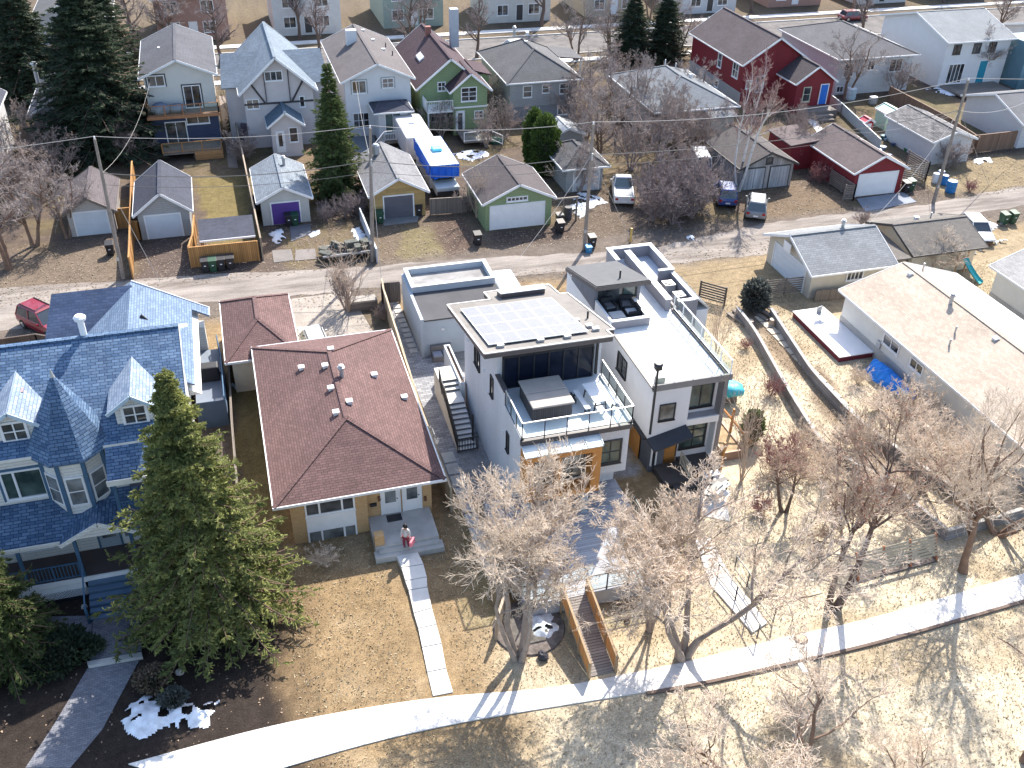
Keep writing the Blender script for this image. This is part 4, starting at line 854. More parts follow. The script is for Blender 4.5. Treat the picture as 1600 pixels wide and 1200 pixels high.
# rear roof well
m = MB(); m.box(24.5, 47.1, 0, 26.3, 54.3, 6.0); m.box(23.2, 54.0, 0, 26.3, 54.6, 6.0)
for b in ((23.15, 54.4, 6.0, 26.3, 54.65, 7.0), (23.15, 52.9, 6.2, 23.35, 54.4, 7.0), (26.1, 50.9, 6.0, 26.3, 54.4, 7.0), (25.3, 50.8, 6.0, 26.3, 51.0, 7.0), (26.1, 47.1, 6.0, 26.3, 50.8, 6.8), (25.0, 47.1, 6.0, 26.1, 47.3, 6.8)): m.box(*b)
m.build('rear_wing', DKM, H)
m = MB()
for b in ((23.1, 54.38, 7.0, 26.35, 54.7, 7.05), (23.1, 52.85, 7.0, 23.4, 54.38, 7.05), (26.06, 50.98, 7.0, 26.34, 54.38, 7.05), (25.25, 50.75, 7.0, 26.34, 50.98, 7.05), (26.06, 47.1, 6.8, 26.33, 50.75, 6.85), (24.98, 47.05, 6.8, 26.06, 47.32, 6.85)): m.box(*b)
m.build('parapet_cap', WHITE, H)
B('well_floor', plain('well_blue_shade', (0.50, 0.54, 0.60), 0.8), H, (23.36, 51.01, 6.201, 26.09, 54.39, 6.23))  # white floor tinted blue to carry the shade inside the well
m = MB(); m.slab([(26.32, 47.1, 6.75), (26.32, 51.2, 6.75), (27.2, 51.2, 6.0), (27.2, 47.1, 6.0)], 0.05)
for i in range(7): y = 47.15+i*0.66; m.beam((26.33, y, 6.78), (27.2, y, 6.03), 0.03, 0.05)
m.build('metal_skirt', plain('galvanised', (0.50, 0.52, 0.54), 0.35, 0.08, metal=0.4), H); B('skirt_wall', BS, H, (26.3, 47.15, 0, 27.1, 51.2, 5.99))
for (x, y) in ((25.2, 49.5), (25.3, 48.0)):
    m = MB(); m.box(x, y, 6.0, x+0.7, y+0.7, 6.62); c = m.build('condenser_unit', GREYM, H); g = MB(); g.cyl(x+0.35, y+0.35, 6.62, 6.66, 0.28, 16); g.build('fan_grille', BLACK, c)
# ------------------------------------------------------------------ tan roofed house on the right
TANSH = shingle('shingle_tan', (0.44, 0.365, 0.295), 0.22, mort=0.7); CRS = plain('cream_wall', (0.62, 0.61, 0.56), 0.85, 0.06, bump=0.2); CRF = plain('grey_foundation', (0.38, 0.37, 0.35), 0.9, 0.1)
H = thing('bungalow', 'long bungalow with pale tan shingles, low white walls and several roof vents', 'bungalow', (45.5, 43, 0))
gable_walls(H, 40.7, 50.0, 30.5, 51.9, 2.8, 4.25, 'y', CRS, 0.9); B('foundation', CRF, H, (40.67, 30.47, 0, 50.03, 51.93, 0.9))
gable_roof(H, 40.7, 50.0, 30.5, 51.9, 2.8, 4.25, 'y', 0.33, 0.5, 0.1, TANSH)
u = PS(1393, 528, 41.0); win(H, 'L', 40.7, 45.3, 46.9, 1.62, 2.25, 1, 0, TRIM, GLASS); win(H, 'L', 40.7, 42.7, 43.9, 1.65, 2.2, 1, 0, TRIM, GLASS)
B('meter_box', GREYM, H, (40.55, 47.0, 1.0, 40.7, 47.4, 1.5), (40.58, 41.0, 1.0, 40.7, 41.25, 1.3), (40.58, 40.0, 0.91, 40.7, 40.15, 1.2))
for px, py, k in ((1422, 429, 0), (1485, 474, 2), (1492, 520, 1), (1483, 540, 1), (1555, 531, 0), (1442, 421, 1)):
    for z in np.arange(2.7, 4.4, 0.04):
        x, y = G(px, py, z)
        if z >= 2.95+1.4*(1-abs(x-45.5)/4.5): break
    vent(H, x, y, float(z), k, WHITE if k == 0 else None)
H = thing('sun_deck', 'white topped low deck with dark red sides beside the tan roofed bungalow', 'deck', (39.6, 50.5, 0)); m = MB(); m.prism([(38.05, 54.0), (37.95, 47.5), (40.65, 47.5), (40.65, 54.0)], 0.38, 0.44); m.build('deck_top', plain('deck_white', (0.78, 0.75, 0.74), 0.7, 0.03), H)
m = MB(); m.prism([(38.1, 53.95), (38.0, 47.55), (40.65, 47.55), (40.65, 53.95)], 0, 0.38); m.build('deck_side', plain('maroon', (0.16, 0.025, 0.04), 0.6), H)
# grey garage, brown garage, far right house
GSH = shingle('shingle_silver', (0.22, 0.23, 0.24), 0.22, 0.5, 0.2, 0.5, 0.012); CG = plain('cream_garage', (0.50, 0.46, 0.38), 0.85, 0.08, bump=0.2)
H = thing('garage', 'long cream garage with silver grey shingles and a pale side-facing door', 'garage', (43.9, 59.3, 0))
gable_walls(H, 40.6, 47.3, 56.1, 62.6, 2.35, 3.75, 'x', CG); gable_roof(H, 40.6, 47.3, 56.1, 62.6, 2.35, 3.75, 'x', 0.5, 0.4, 0.1, GSH)
garage_door(H, 40.6, 57.0, 61.6, 0.05, 2.1, plain('door_pale_blue', (0.58, 0.63, 0.68), 0.5, 0.05), 'L'); win(H, 'F', 56.1, 43.7, 45.0, 1.2, 1.95, 3, 0, TRIM)
vent(H, 45.0, 59.7, 3.7, 2); vent(H, 44.8, 57.8, 2.9, 0); vent(H, 42.3, 58.6, 3.2, 0)
B('basketball_board', WHITE, H, (40.15, 58.9, 2.5, 40.2, 59.9, 3.2))
BRSH = shingle('shingle_driftwood', (0.15, 0.137, 0.125), 0.22, mort=0.6)
H = thing('garage', 'squat cream garage with a driftwood brown roof behind the silver roofed garage', 'garage', (53, 60, 0)); gable_walls(H, 50.3, 56.2, 57.3, 62.6, 2.3, 3.3, 'x', CG); gable_roof(H, 50.3, 56.2, 57.3, 62.6, 2.3, 3.3, 'x', 0.6, 0.5, 0.1, BRSH, DARK); vent(H, 53.0, 61.2, 3.0, 0); vent(H, 54.2, 61.0, 3.0, 1)
H = thing('carport', 'narrow grey carport roof joining the silver and brown garages', 'carport', (48.8, 59, 0)); m = MB(); m.slab([(47.9, 61.8, 2.5), (49.6, 61.8, 2.5), (49.6, 56.6, 2.1), (47.9, 56.6, 2.1)], 0.1); m.build('carport_roof', BRSH, H); B('post', DARK, H, (48.0, 56.8, 0, 48.12, 56.92, 2.02), (49.4, 56.8, 0, 49.52, 56.92, 2.02))
H = thing('house', 'pale cream house with a light grey roof at the right beyond the play slide', 'house', (58, 48, 0)); gable_walls(H, 54.1, 63, 36, 52.5, 2.9, 4.5, 'y', CRS, 0.7); B('foundation', CRF, H, (54.07, 35.9, 0, 63.1, 52.53, 0.7)); gable_roof(H, 54.1, 63, 36, 52.5, 2.9, 4.5, 'y', 0.5, 0.4, 0.1, shingle('shingle_pale', (0.34, 0.33, 0.32), 0.2, mort=0.7))
# ------------------------------------------------------------------ back row garages
def gar(label, x0, x1, y0, y1, ze, zr, wall, roof, dm=None, dpx=None, trim=None, name='garage', og=0.3, ov=0.35, ridge=None, dz=2.05):
    H = thing(name, label, 'garage', ((x0+x1)/2, (y0+y1)/2, 0)); gable_walls(H, x0, x1, y0, y1, ze, zr, 'y', wall); gable_roof(H, x0, x1, y0, y1, ze, zr, 'y', ov, og, 0.1, roof, trim)
    if dpx: garage_door(H, y0, dpx[0], dpx[1], 0.03, dz, dm)
    return H
GRS = siding('grey_lap', (0.34, 0.35, 0.355), 0.16); SLSH = shingle('shingle_slate', (0.055, 0.06, 0.082), 0.25); WHS = siding('white_lap', (0.56, 0.56, 0.57), 0.16, 0.08)
DOORB = plain('door_ice', (0.52, 0.58, 0.64), 0.5, 0.06)
gar('old pale garage with a weathered grey roof behind the leftmost bare trees', -13.6, -10.1, 80.6, 87, 2.2, 3.3, siding('faded_lap', (0.42, 0.40, 0.38)), shingle('shingle_weathered', (0.105, 0.09, 0.095), 0.25), DOORB, (-13.1, -10.6), OLDWOOD)
gar('small grey garage with a slate roof and an ice white door beside the cedar fence', -8.05, -4.05, 78.6, 85.4, 2.45, 3.95, GRS, SLSH, DOORB, (-7.5, -4.8))
ICE = shingle('shingle_ice', (0.19, 0.22, 0.255), 0.3, 0.4, 0.18, 0.55, 0.012)
H = gar('small garage with a purple door and an icy grey roof', 1.75, 5.75, 79.0, 86.2, 2.35, 3.35, plain('grey_cream', (0.45, 0.45, 0.43), 0.85, 0.08), ICE, plain('purple_paint', (0.085, 0.04, 0.24), 0.5), (2.6, 4.9), WHITE, dz=1.95)
vent(H, 4.3, 84.2, 3.3, 2)
GOLD = boards('gold_stucco', (0.40, 0.28, 0.12), 0.3, False, 0.1, 0.8)
H = gar('garage with gold plank walls, a charcoal door and a silver grey roof', 11.0, 15.6, 77.9, 86.2, 2.4, 3.65, GOLD, shingle('shingle_silver2', (0.19, 0.19, 0.20), 0.25), plain('charcoal_door', (0.10, 0.105, 0.13), 0.5), (12.0, 14.5), None)
m = MB(); m.lathe(12.55, 84.5, [(3.4, .35), (4.2, .35), (4.35, .2)], 10); m.build('turbine_vent', GREYM, H)
GRN = siding('green_lap', (0.24, 0.31, 0.165), 0.16); BRG = shingle('shingle_brown_grey', (0.082, 0.07, 0.074), 0.2)
H = gar('wide garage with a green front, a white double door and a small high window', 19.85, 25.7, 73.5, 80.0, 2.6, 3.95, GRN, BRG, None, None, WHITE, og=0.25)
garage_door(H, 73.5, 20.3, 25.0, 0.03, 2.15); win(H, 'F', 73.5, 21.75, 23.45, 2.55, 2.8, 4, 0, WHITE)
B('carport_beam', OLDWOODH, H, (25.7, 73.6, 2.1, 28.2, 73.75, 2.25)); B('carport_post', OLDWOOD, H, (28.0, 73.6, 0, 28.12, 73.75, 2.1), (26.8, 73.6, 0, 26.9, 73.75, 2.1))
H = thing('garage', 'small pale garage with a low hip roof between the cedars and the white pickup', 'garage', (30.9, 81, 0)); B('wall', GRS, H, (29.15, 79.6, 0, 32.7, 84.8, 2.4)); hip_roof(H, 28.6, 33.2, 79.1, 85.4, 2.45, 3.7, 'y', None, shingle('shingle_grey', (0.095, 0.095, 0.10), 0.2)); garage_door(H, 79.6, 29.9, 32.3, 0.03, 2.1, plain('door_dirty_white', (0.52, 0.53, 0.55), 0.6, 0.15))
H = thing('greenhouse_shed', 'small shed with a clear ribbed roof panel behind the low hip roofed garage', 'shed', (32, 90, 0)); gable_walls(H, 30.9, 34.2, 89.0, 92.2, 1.9, 2.6, 'y', GRS); gable_roof(H, 30.9, 34.2, 89, 92.2, 1.9, 2.6, 'y', 0.2, 0.2, 0.08, plain('poly_roof', (0.26, 0.27, 0.28), 0.4))
OG = boards('old_garage_boards', (0.36, 0.34, 0.33), 0.25, True, 0.35, 0.4)
H = gar('old weathered double garage with streaked grey plank doors', 45.1, 50.5, 76.2, 83, 2.35, 3.55, OG, shingle('shingle_mossy', (0.085, 0.075, 0.075), 0.25), None, None, DARK)
for a, b in ((45.4, 47.5), (48.1, 50.1)):
    d = B('plank_door', boards('streaked_doors', (0.42, 0.43, 0.45), 0.3, True, 0.55, 0.4), H, (a, 76.13, 0.05, (a+b)/2-0.02, 76.21, 2.1), ((a+b)/2+0.02, 76.13, 0.05, b, 76.21, 2.1)); B('door_frame', DARK, d, (a-0.06, 76.1, 0, a, 76.2, 2.15), (b, 76.1, 0, b+0.06, 76.2, 2.15), (a-0.06, 76.1, 2.1, b+0.06, 76.2, 2.18))
win(H, 'F', 76.2, 47.6, 48.1, 2.5, 2.95, 0, 0, DARK)
REDS = siding('red_lap', (0.20, 0.022, 0.03), 0.16, 0.15); RBR = shingle('shingle_rosybrown', (0.125, 0.098, 0.098), 0.2)
H = gar('red garage with a broad white door and a rosy brown roof', 54.6, 59.8, 72.3, 80.6, 2.55, 3.85, REDS, RBR, None, None, TRIM); garage_door(H, 72.3, 55.1, 59.1, 0.03, 2.15); vent(H, 58.1, 77.5, 3.3, 0); vent(H, 57.9, 74.9, 3.3, 0)
m = MB(); m.slab([(52.0, 79.5, 2.6), (55.2, 79.5, 2.9), (55.2, 84.2, 2.9), (52.0, 84.2, 2.6)], 0.12); m.build('lean_to_roof', RBR, H); B('lean_to_wall', REDS, H, (52.2, 79.7, 0, 54.59, 84, 2.55))
H = thing('garage', 'white sided garage with patchy dark shingles behind the tall slanting pole', 'garage', (69, 81, 0)); gable_walls(H, 66.9, 71.4, 77.6, 85.3, 2.5, 3.3, 'y', WHS); gable_roof(H, 66.9, 71.4, 77.6, 85.3, 2.5, 3.3, 'y', 0.35, 0.3, 0.1, bricky('shingle_patchy', (0.07, 0.07, 0.08), (0.2, 0.19, 0.19), (0.05, 0.05, 0.05), 0.6, 0.22, 0.02))
H = thing('garage', 'large white sided building with a plain grey roof at the right edge', 'garage', (84, 84, 0)); gable_walls(H, 79.0, 90, 79.5, 88.5, 2.8, 4.3, 'x', WHS); gable_roof(H, 79, 90, 79.5, 88.5, 2.8, 4.3, 'x', 0.5, 0.5, 0.1, shingle('shingle_midgrey', (0.14, 0.143, 0.155), 0.15))
# wood shed with fence
H = thing('lean_to_shed', 'low slate roofed lean-to behind the golden board fence', 'shed', (-1.2, 74, 0)); m = MB(); m.slab([(-3.35, 76.3, 2.35), (0.9, 76.3, 2.35), (0.9, 73.1, 1.95), (-3.35, 73.1, 1.95)], 0.08); m.build('roof', SLSH, H); B('fascia', WHITE, H, (-3.35, 73.04, 1.83, 0.9, 73.1, 1.97)); B('post', CEDAR, H, *[(x, y, 0, x+0.1, y+0.1, 1.86) for x in (-3.3, 0.75) for y in (73.2, 76.1)])
# ------------------------------------------------------------------ back row houses
def house(name, label, x0, x1, y0, y1, ze, zr, wall, roof, hip=False, fm=None, cat='house', z0=0, og=0.4, ov=0.45, axis='y'):
    H = thing(name, label, cat, ((x0+x1)/2, (y0+y1)/2, 0))
    if hip: B('wall', wall, H, (x0, y0, 0, x1, y1, ze)); hip_roof(H, x0-ov, x1+ov, y0-og, y1+og, ze, zr, axis, None, roof, fm)
    else: gable_walls(H, x0, x1, y0, y1, ze, zr, axis, wall, z0); gable_roof(H, x0, x1, y0, y1, ze, zr, axis, ov, og, 0.1, roof, fm)
    return H
def wp(H, y, px, nv=1, nh=0, fm=None, gm=None, trim=None): b = fbox(y, *px); return win(H, 'F', y, *b, nv, nh, fm or TRIM, gm, 0.09, trim)
# far left
H = house('house', 'dark roofed pale house cut off by the left edge', -26, -20.6, 91, 104, 5.4, 7.2, WHS, SLSH); win(H, 'R', -20.6, 93, 94.5, 2.5, 4, 0, 0, BLACK); win(H, 'R', -20.6, 97, 98.2, 2.5, 4, 0, 0, BLACK)
H = house('house', 'small grey house half hidden behind the biggest left spruce', -17.9, -12.6, 101, 112, 3.9, 5.6, GRS, SLSH, fm=TRIM); wp(H, 101, (72, 180, 92, 195), 1); m = MB(); m.lathe(-17.4, 106, [(4, 0.2), (7.2, 0.2), (7.25, 0.35), (7.4, 0.3)], 10); m.build('flue_pipe', GREYM, H)
# H2 split house
yb = 100.0
H = house('house', 'tall house with a cream gable, timber balcony and navy lower storey', -7.1, -0.7, 100, 113, 7.1, 8.5, plain('cream_render', (0.56, 0.55, 0.51), 0.85, 0.05), shingle('shingle_charcoal', (0.082, 0.085, 0.10), 0.2))
B('lower_storey', siding('navy_lap', (0.045, 0.06, 0.11), 0.17, 0.12), H, (-7.0, 98.6, 0, -0.75, 99.98, 3.55))
B('balcony_floor', OLDWOODH, H, (-7.25, 97.9, 3.56, -0.55, 99.98, 3.75)); CBW = plain('orange_timber', (0.36, 0.17, 0.08), 0.7, 0.2); B('balcony_beam', CBW, H, (-7.3, 97.82, 3.5, -0.5, 97.9, 3.8))
railing(H, [(-7.25, 99.9, 3.75), (-7.25, 97.95, 3.75), (-0.6, 97.95, 3.75), (-0.6, 99.9, 3.75)], 1.0, CBW, rail_glass(), 0.1, 1.6)
wp(H, 100, (231, 119, 256, 134), 1, 0, WHITE, None, DARK); b = fbox(100, 285, 114, 310, 142); win(H, 'F', 100, b[0], b[1], 3.85, 5.9, 1, 0, WHITE, GLASS, 0.09, DARK)
b = fbox(98.6, 259, 182, 290, 211); win(H, 'F', 98.6, b[0], b[1], 0.9, 2.9, 1, 0, WHITE); wp(H, 98.6, (292, 180, 326, 192), 1, 0, WHITE)
B('lower_deck', OLDWOODH, H, (-6.3, 95.6, 0.75, -0.8, 98.58, 0.9)); B('deck_skirt', CEDARH, H, (-3.4, 95.5, 0.05, -0.75, 95.6, 0.9)); railing(H, [(-6.3, 95.65, 0.9), (-0.8, 95.65, 0.9)], 0.95, CEDAR, rail_glass(), 0.1, 1.8)
for x, y in ((-3.9, 108), (-3.9, 105.5), (-5.5, 107)): vent(H, x, y, 8.4-0.41*abs(x+3.9), 0, BLACK if x > -4 else WHITE)
T = thing('patio_furniture', 'grey tarpaulin draped over furniture on the timber balcony', 'covered furniture', (-5.6, 98.8, 3.75)); m = MB(); m.lump((-6.0, 98.9, 4.25), 1.0, 3, 0.55, 10, 6, 0.1); m.lump((-4.4, 98.9, 4.2), 0.8, 4, 0.55, 10, 6, 0.15); m.build('tarpaulin', plain('tarp_greyblue', (0.13, 0.17, 0.24), 0.6), T, smooth=True)
# H3 tudor
PK = plain('pinkish_render', (0.50, 0.47, 0.47), 0.85, 0.06); ICB = shingle('shingle_iceblue', (0.165, 0.205, 0.25), 0.25)
H = house('house', 'half timbered pale house with icy blue roofs and a small gabled porch', 1.9, 8.6, 97.6, 110, 5.9, 8.9, PK, ICB, og=0.6)
TB = plain('tudor_timber', (0.05, 0.045, 0.05), 0.7); m = MB(); y = 97.54
for a, b in (((1.9, 4.45), (8.6, 4.45)), ((4.05, 4.5), (4.05, 7.8)), ((6.35, 4.5), (6.35, 7.9)), ((3.9, 4.5), (2.7, 6.5)), ((6.5, 4.5), (7.8, 6.6))): m.beam((a[0], y, a[1]), (b[0], y, b[1]), 0.07, 0.17, (0, 0.01, 1))
m.build('timbering', TB, H); wp(H, 97.6, (414, 112, 440, 125), 2); wp(H, 97.6, (386, 156, 404, 169), 1); wp(H, 97.6, (469, 151, 475, 166), 0)
m = MB(); 
for s in (-1, 1): m.slab([(5.25, 104, 8.7), (5.25+s*5.4, 104, 6.0), (5.25+s*5.4, 101.5, 4.8), (5.25, 101.5, 8.0)][::1], 0.1)
H2_ = thing
gable_walls(H, 4.0, 6.9, 94.6, 97.6, 3.3, 4.4, 'y', PK, 0, 'porch_wall'); gable_roof(H, 4.0, 6.9, 94.6, 97.6, 3.3, 4.4, 'y', 0.35, 0.3, 0.1, shingle('shingle_tealgrey', (0.10, 0.145, 0.19), 0.25))
door(H, 'F', 94.6, 4.45, 5.15, 0.5, 2.55, WHITE, 0.7); win(H, 'F', 94.6, 5.75, 6.45, 1.5, 2.85, 0, 0)
mm = MB(); mm.extr([(-0.1, 99.5, 5.6), (10.6, 99.5, 5.6), (10.2, 103.0, 8.0), (0.3, 103.0, 8.0)], (0, 0.05, -0.1)); mm.extr([(-0.1, 106.5, 5.6), (10.6, 106.5, 5.6), (10.2, 103.0, 8.0), (0.3, 103.0, 8.0)], (0, 0.05, -0.1)); mm.build('cross_roof', ICB, H); B('cross_wall', PK, H, (0.3, 100, 0, 10.2, 106, 5.6))
# H4 tall white
WR = plain('white_render', (0.60, 0.60, 0.61), 0.85, 0.04); TPE = shingle('shingle_taupe', (0.12, 0.108, 0.112), 0.18)
H = house('house', 'tall plain white house with a taupe roof, patio doors and a white railed deck', 11.9, 18.6, 98.6, 113.5, 5.85, 7.35, WR, TPE)
GT = plain('grey_surround', (0.33, 0.34, 0.34), 0.7); wp(H, 98.6, (551, 127, 571, 145), 1, 0, TRIM, GLASSB, GT); wp(H, 98.6, (598, 123, 614, 136), 1, 1, TRIM, GLASS, GT); wp(H, 98.6, (553, 177, 576, 199), 2, 1)
x0, x1 = 14.7, 17.7; B('sunroom', WR, H, (x0, 95.8, 0, x1, 98.59, 3.4)); hip_roof(H, x0-0.5, x1+0.5, 95.3, 98.9, 3.4, 4.0, 'x', (0.9, 0.9), SLSH, None, 'sunroom_roof')
win(H, 'F', 95.8, 15.4, 16.9, 1.15, 3.1, 1, 0, WHITE, GLASST); B('deck', OLDWOODH, H, (14.9, 93.9, 0.85, 18.4, 95.79, 1.0)); railing(H, [(14.9, 93.95, 1.0), (18.4, 93.95, 1.0), (18.4, 95.8, 1.0), (18.4, 98.3, 1.0)], 0.95, WHITE, bars=0.16); m = MB(); m.beam((13.6, 93.0, 1.0), (14.9, 94.0, 1.95), 0.07, 0.07); m.beam((13.6, 93.0, 0.2), (14.9, 94.0, 1.0), 0.07, 0.07)
for i in range(8): m.box(13.65+i*0.16, 93.05+i*0.12, 0.25+i*0.1, 13.69+i*0.16, 93.1+i*0.12, 1.05+i*0.11)
m.build('stair_railing', WHITE, H)
B('chimney', WR, H, (13.6, 107.8, 6.4, 14.7, 108.6, 8.3)); 
for x, y in ((16.0, 112), (16.6, 109), (17.2, 106), (17.8, 108), (18.0, 105)): vent(H, x, y, 7.35-0.45*(x-15.25)+0.1, 0 if x < 17.5 else 1, WHITE if x < 17.5 else BLACK)
# H5 green
GR5 = siding('green_lap_house', (0.235, 0.31, 0.165), 0.17, 0.08); MR = shingle('shingle_maroon', (0.065, 0.04, 0.05), 0.22)
H = thing('house', 'green house with maroon roofs, white trimmed gables and a small white balcony', 'house', (23, 103, 0))
gable_walls(H, 19.6, 26.0, 98.6, 112, 4.9, 7.4, 'y', GR5); gable_roof(H, 19.6, 26.0, 98.6, 112, 4.9, 7.4, 'y', 0.55, 0.5, 0.1, MR, WHITE)
gable_walls(H, 22.6, 26.2, 96.6, 98.59, 4.9, 6.35, 'y', GR5, 0, 'front_wall'); gable_roof(H, 22.6, 26.2, 96.6, 100.5, 4.9, 6.35, 'y', 0.45, 0.4, 0.1, MR, WHITE)
m = MB(); m.slab([(26.2, 102, 5.0), (28.2, 102, 4.4), (28.2, 106.5, 4.4), (26.2, 106.5, 5.0)], 0.12); m.build('side_roof', MR, H); B('side_wall', GR5, H, (26.0, 102.3, 0, 27.9, 106.2, 4.45)); B('band', WHITE, H, (22.55, 96.54, 2.85, 26.25, 96.6, 3.0))
win(H, 'F', 96.6, 23.5, 25.0, 3.6, 4.9, 1, 2, WHITE, GLASS); win(H, 'F', 98.6, 21.5, 22.2, 4.2, 5.0, 1, 1, WHITE); win(H, 'F', 98.6, 20.7, 22.3, 1.0, 2.1, 1, 1, WHITE); win(H, 'F', 96.6, 24.9, 25.7, 1.75, 2.4, 1, 1, WHITE)
door(H, 'F', 96.6, 22.9, 23.7, 0.3, 2.5, WHITE, 0.85); B('balcony', WHITE, H, (19.8, 96.3, 2.6, 22.55, 98.58, 2.8)); railing(H, [(19.8, 98.5, 2.8), (19.8, 96.35, 2.8), (22.5, 96.35, 2.8)], 1.0, WHITE, bars=0.17); B('balcony_post', WHITE, H, (19.85, 96.4, 0, 20.0, 96.55, 2.6))
B('chimney', plain('pale_brick', (0.42, 0.44, 0.47), 0.8), H, (25.4, 109.2, 5.5, 26.3, 110.1, 9.6)); B('chimney', plain('red_brick', (0.25, 0.11, 0.09), 0.9), H, (22.3, 108, 6.8, 22.9, 108.6, 8.2))
B('lower_deck', OLDWOODH, H, (22.8, 92.8, 0.5, 25.6, 96.5, 0.62)); railing(H, [(22.8, 92.85, 0.62), (25.6, 92.85, 0.62), (26.6, 92.0, 0.3)], 0.95, WHITE, rail_glass(), 0.07); m = MB(); z = 5.1+2.5*0.35; m.slab([(20.6, 103.5, 5.95), (21.1, 103.5, 6.34), (21.1, 105.5, 6.34), (20.6, 105.5, 5.95)], 0.2); m.build('skylight', WHITE, H)
# H6 grey hip
H = house('house', 'square grey sided house with a grey hip roof and a pale patio', 29.4, 37.0, 99.2, 111, 4.3, 6.6, GRS, shingle('shingle_medgrey', (0.105, 0.105, 0.11), 0.15), hip=True)
B('lower_wall', siding('darker_grey_lap', (0.23, 0.245, 0.27)), H, (29.38, 99.15, 0, 37.02, 99.2, 1.6)); wp(H, 99.2, (818, 135, 830, 151), 0, 1, WHITE); wp(H, 99.2, (848, 133, 857, 144), 0, 1, WHITE); wp(H, 99.2, (875, 131, 887, 145), 0, 1, WHITE); win(H, 'F', 99.15, 31.9, 32.7, 0.5, 1.35, 0, 0, WHITE); win(H, 'F', 99.15, 34.9, 35.9, 0.5, 1.4, 1, 0, WHITE)
for x, y, k in ((33, 110, 2), (34.4, 109.5, 0), (33.2, 106, 0), (33.6, 103.5, 1)): vent(H, x, y, 6.5 if k != 1 else 6.0, k)
m = MB(); m.slab([(37.4, 107, 4.4), (40.5, 107, 4.0), (40.5, 111.5, 4.0), (37.4, 111.5, 4.4)], 0.12); m.build('porch_roof', MATS['shingle_medgrey'], H); B('porch_post', WHITE, H, (40.2, 107.2, 0, 40.35, 107.35, 3.9))
# H7 pale roof in the trees
H = house('house', 'low bungalow with a pale frosty roof buried in bare grey trees', 42.6, 51.4, 90.4, 103, 3.1, 5.2, plain('beige_render', (0.36, 0.33, 0.31), 0.85), shingle('shingle_frost', (0.16, 0.175, 0.195), 0.2), hip=True)
B('back_entry', plain('sage_render', (0.36, 0.37, 0.34), 0.85), H, (48.0, 88.6, 0, 50.6, 90.39, 2.6)); m = MB(); m.slab([(47.8, 90.4, 3.0), (50.9, 90.4, 3.0), (50.9, 88.3, 2.65), (47.8, 88.3, 2.65)], 0.1); m.build('entry_roof', MATS['shingle_frost'], H)
for x, y in ((48, 101), (48.6, 99.5), (49, 96.5)): vent(H, x, y, 4.6, 1 if y > 99 else 0, WHITE)
# H8 red house
H = house('house', 'crimson house with white trimmed windows and a gabled back entry with a blue door', 56.6, 64.4, 98.6, 112, 4.9, 7.4, REDS, shingle('shingle_rose', (0.09, 0.072, 0.078), 0.2))
win(H, 'L', 56.6, 104, 104.8, 2.8, 4.3, 0, 1, WHITE, GLASSB); win(H, 'L', 56.6, 99.8, 101, 2.8, 4.3, 1, 1, WHITE, GLASSB); B('foundation', GRS, H, (56.55, 98.55, 0, 56.6, 112, 1.5)); win(H, 'L', 56.55, 104, 104.8, .5, 1.2, 0, 0, WHITE)
gable_walls(H, 61.2, 65.8, 94.6, 98.59, 3.6, 5.2, 'y', REDS, 0, 'entry_wall'); gable_roof(H, 61.2, 65.8, 94.6, 98.6, 3.6, 5.2, 'y', 0.35, 0.3, 0.1, shingle('shingle_darkrose', (0.07, 0.06, 0.065), 0.2)); win(H, 'F', 94.6, 62.2, 63.0, 1.4, 2.9, 0, 1, plain('cream_frame', (0.5, 0.48, 0.36))); door(H, 'F', 94.6, 64.3, 65.2, 0.9, 3.1, plain('blue_door', (0.01, 0.13, 0.50), 0.5), 0, WHITE)
B('steps', OLDWOODH, H, (61.8, 92.6, 0, 65.6, 94.5, 0.8), (62.6, 91.9, 0, 64.8, 92.58, 0.5), (62.8, 91.3, 0, 64.6, 91.89, 0.25)); win(H, 'F', 98.6, 58.4, 59.3, 1.5, 3.2, 1, 1, WHITE, GLASSB); win(H, 'F', 98.6, 57.2, 57.7, 2.0, 2.8, 0, 0, WHITE, GLASSB)
# white houses to the right
H = house('house', 'white bungalow with a dark grey roof right of the crimson house', 69.5, 79.5, 99.5, 113, 4.3, 6.3, WHS, shingle('shingle_dark2', (0.11, 0.11, 0.12), 0.15), hip=True); 
for a, b, c, d in ((70.3, 71.5, 2.2, 3.6), (73.4, 74.2, 2.8, 3.8), (76.4, 78, 2.4, 3.8), (69.8, 70.6, .4, 1)): win(H, 'F', 99.5, a, b, c, d, 1, 0, WHITE)
H = house('house', 'large bright white house with a turquoise back door', 83.5, 92.5, 99.0, 112, 5.6, 7.4, WR, shingle('shingle_whitegrey', (0.22, 0.235, 0.25), 0.1), axis='x'); door(H, 'F', 99.0, 88.8, 89.9, 0.4, 3.0, plain('turquoise_door', (0.01, 0.22, 0.32), 0.5)); win(H, 'F', 99, 84.5, 86.6, 0.6, 2.8, 3, 0, WHITE); 
for x in (84.5, 87.3, 89.5): win(H, 'F', 99, x, x+0.9, 4.1, 5.1, 1, 0, DARK)
B('back_deck', OLDWOODH, H, (83.8, 94.5, 0.2, 91.5, 98.9, 0.4)); B('blue_lean_to', plain('teal_glass_wall', (0.10, 0.19, 0.24), 0.3), H, (93.0, 96.5, 0, 96.5, 101, 5.5))
H = house('house', 'blue trimmed white house at the far right with a railed side deck', 99, 110, 96, 108, 4.6, 6.2, WHS, SLSH, axis='x'); B('side_deck', plain('deck_lightblue', (0.35, 0.45, 0.52)), H, (93.5, 90.5, 1.0, 99.0, 95, 1.2)); railing(H, [(93.5, 90.5, 1.2), (99.0, 90.5, 1.2)], 1.0, plain('rail_bluewhite', (0.6, 0.68, 0.72)), bars=0.2, step=1.6)
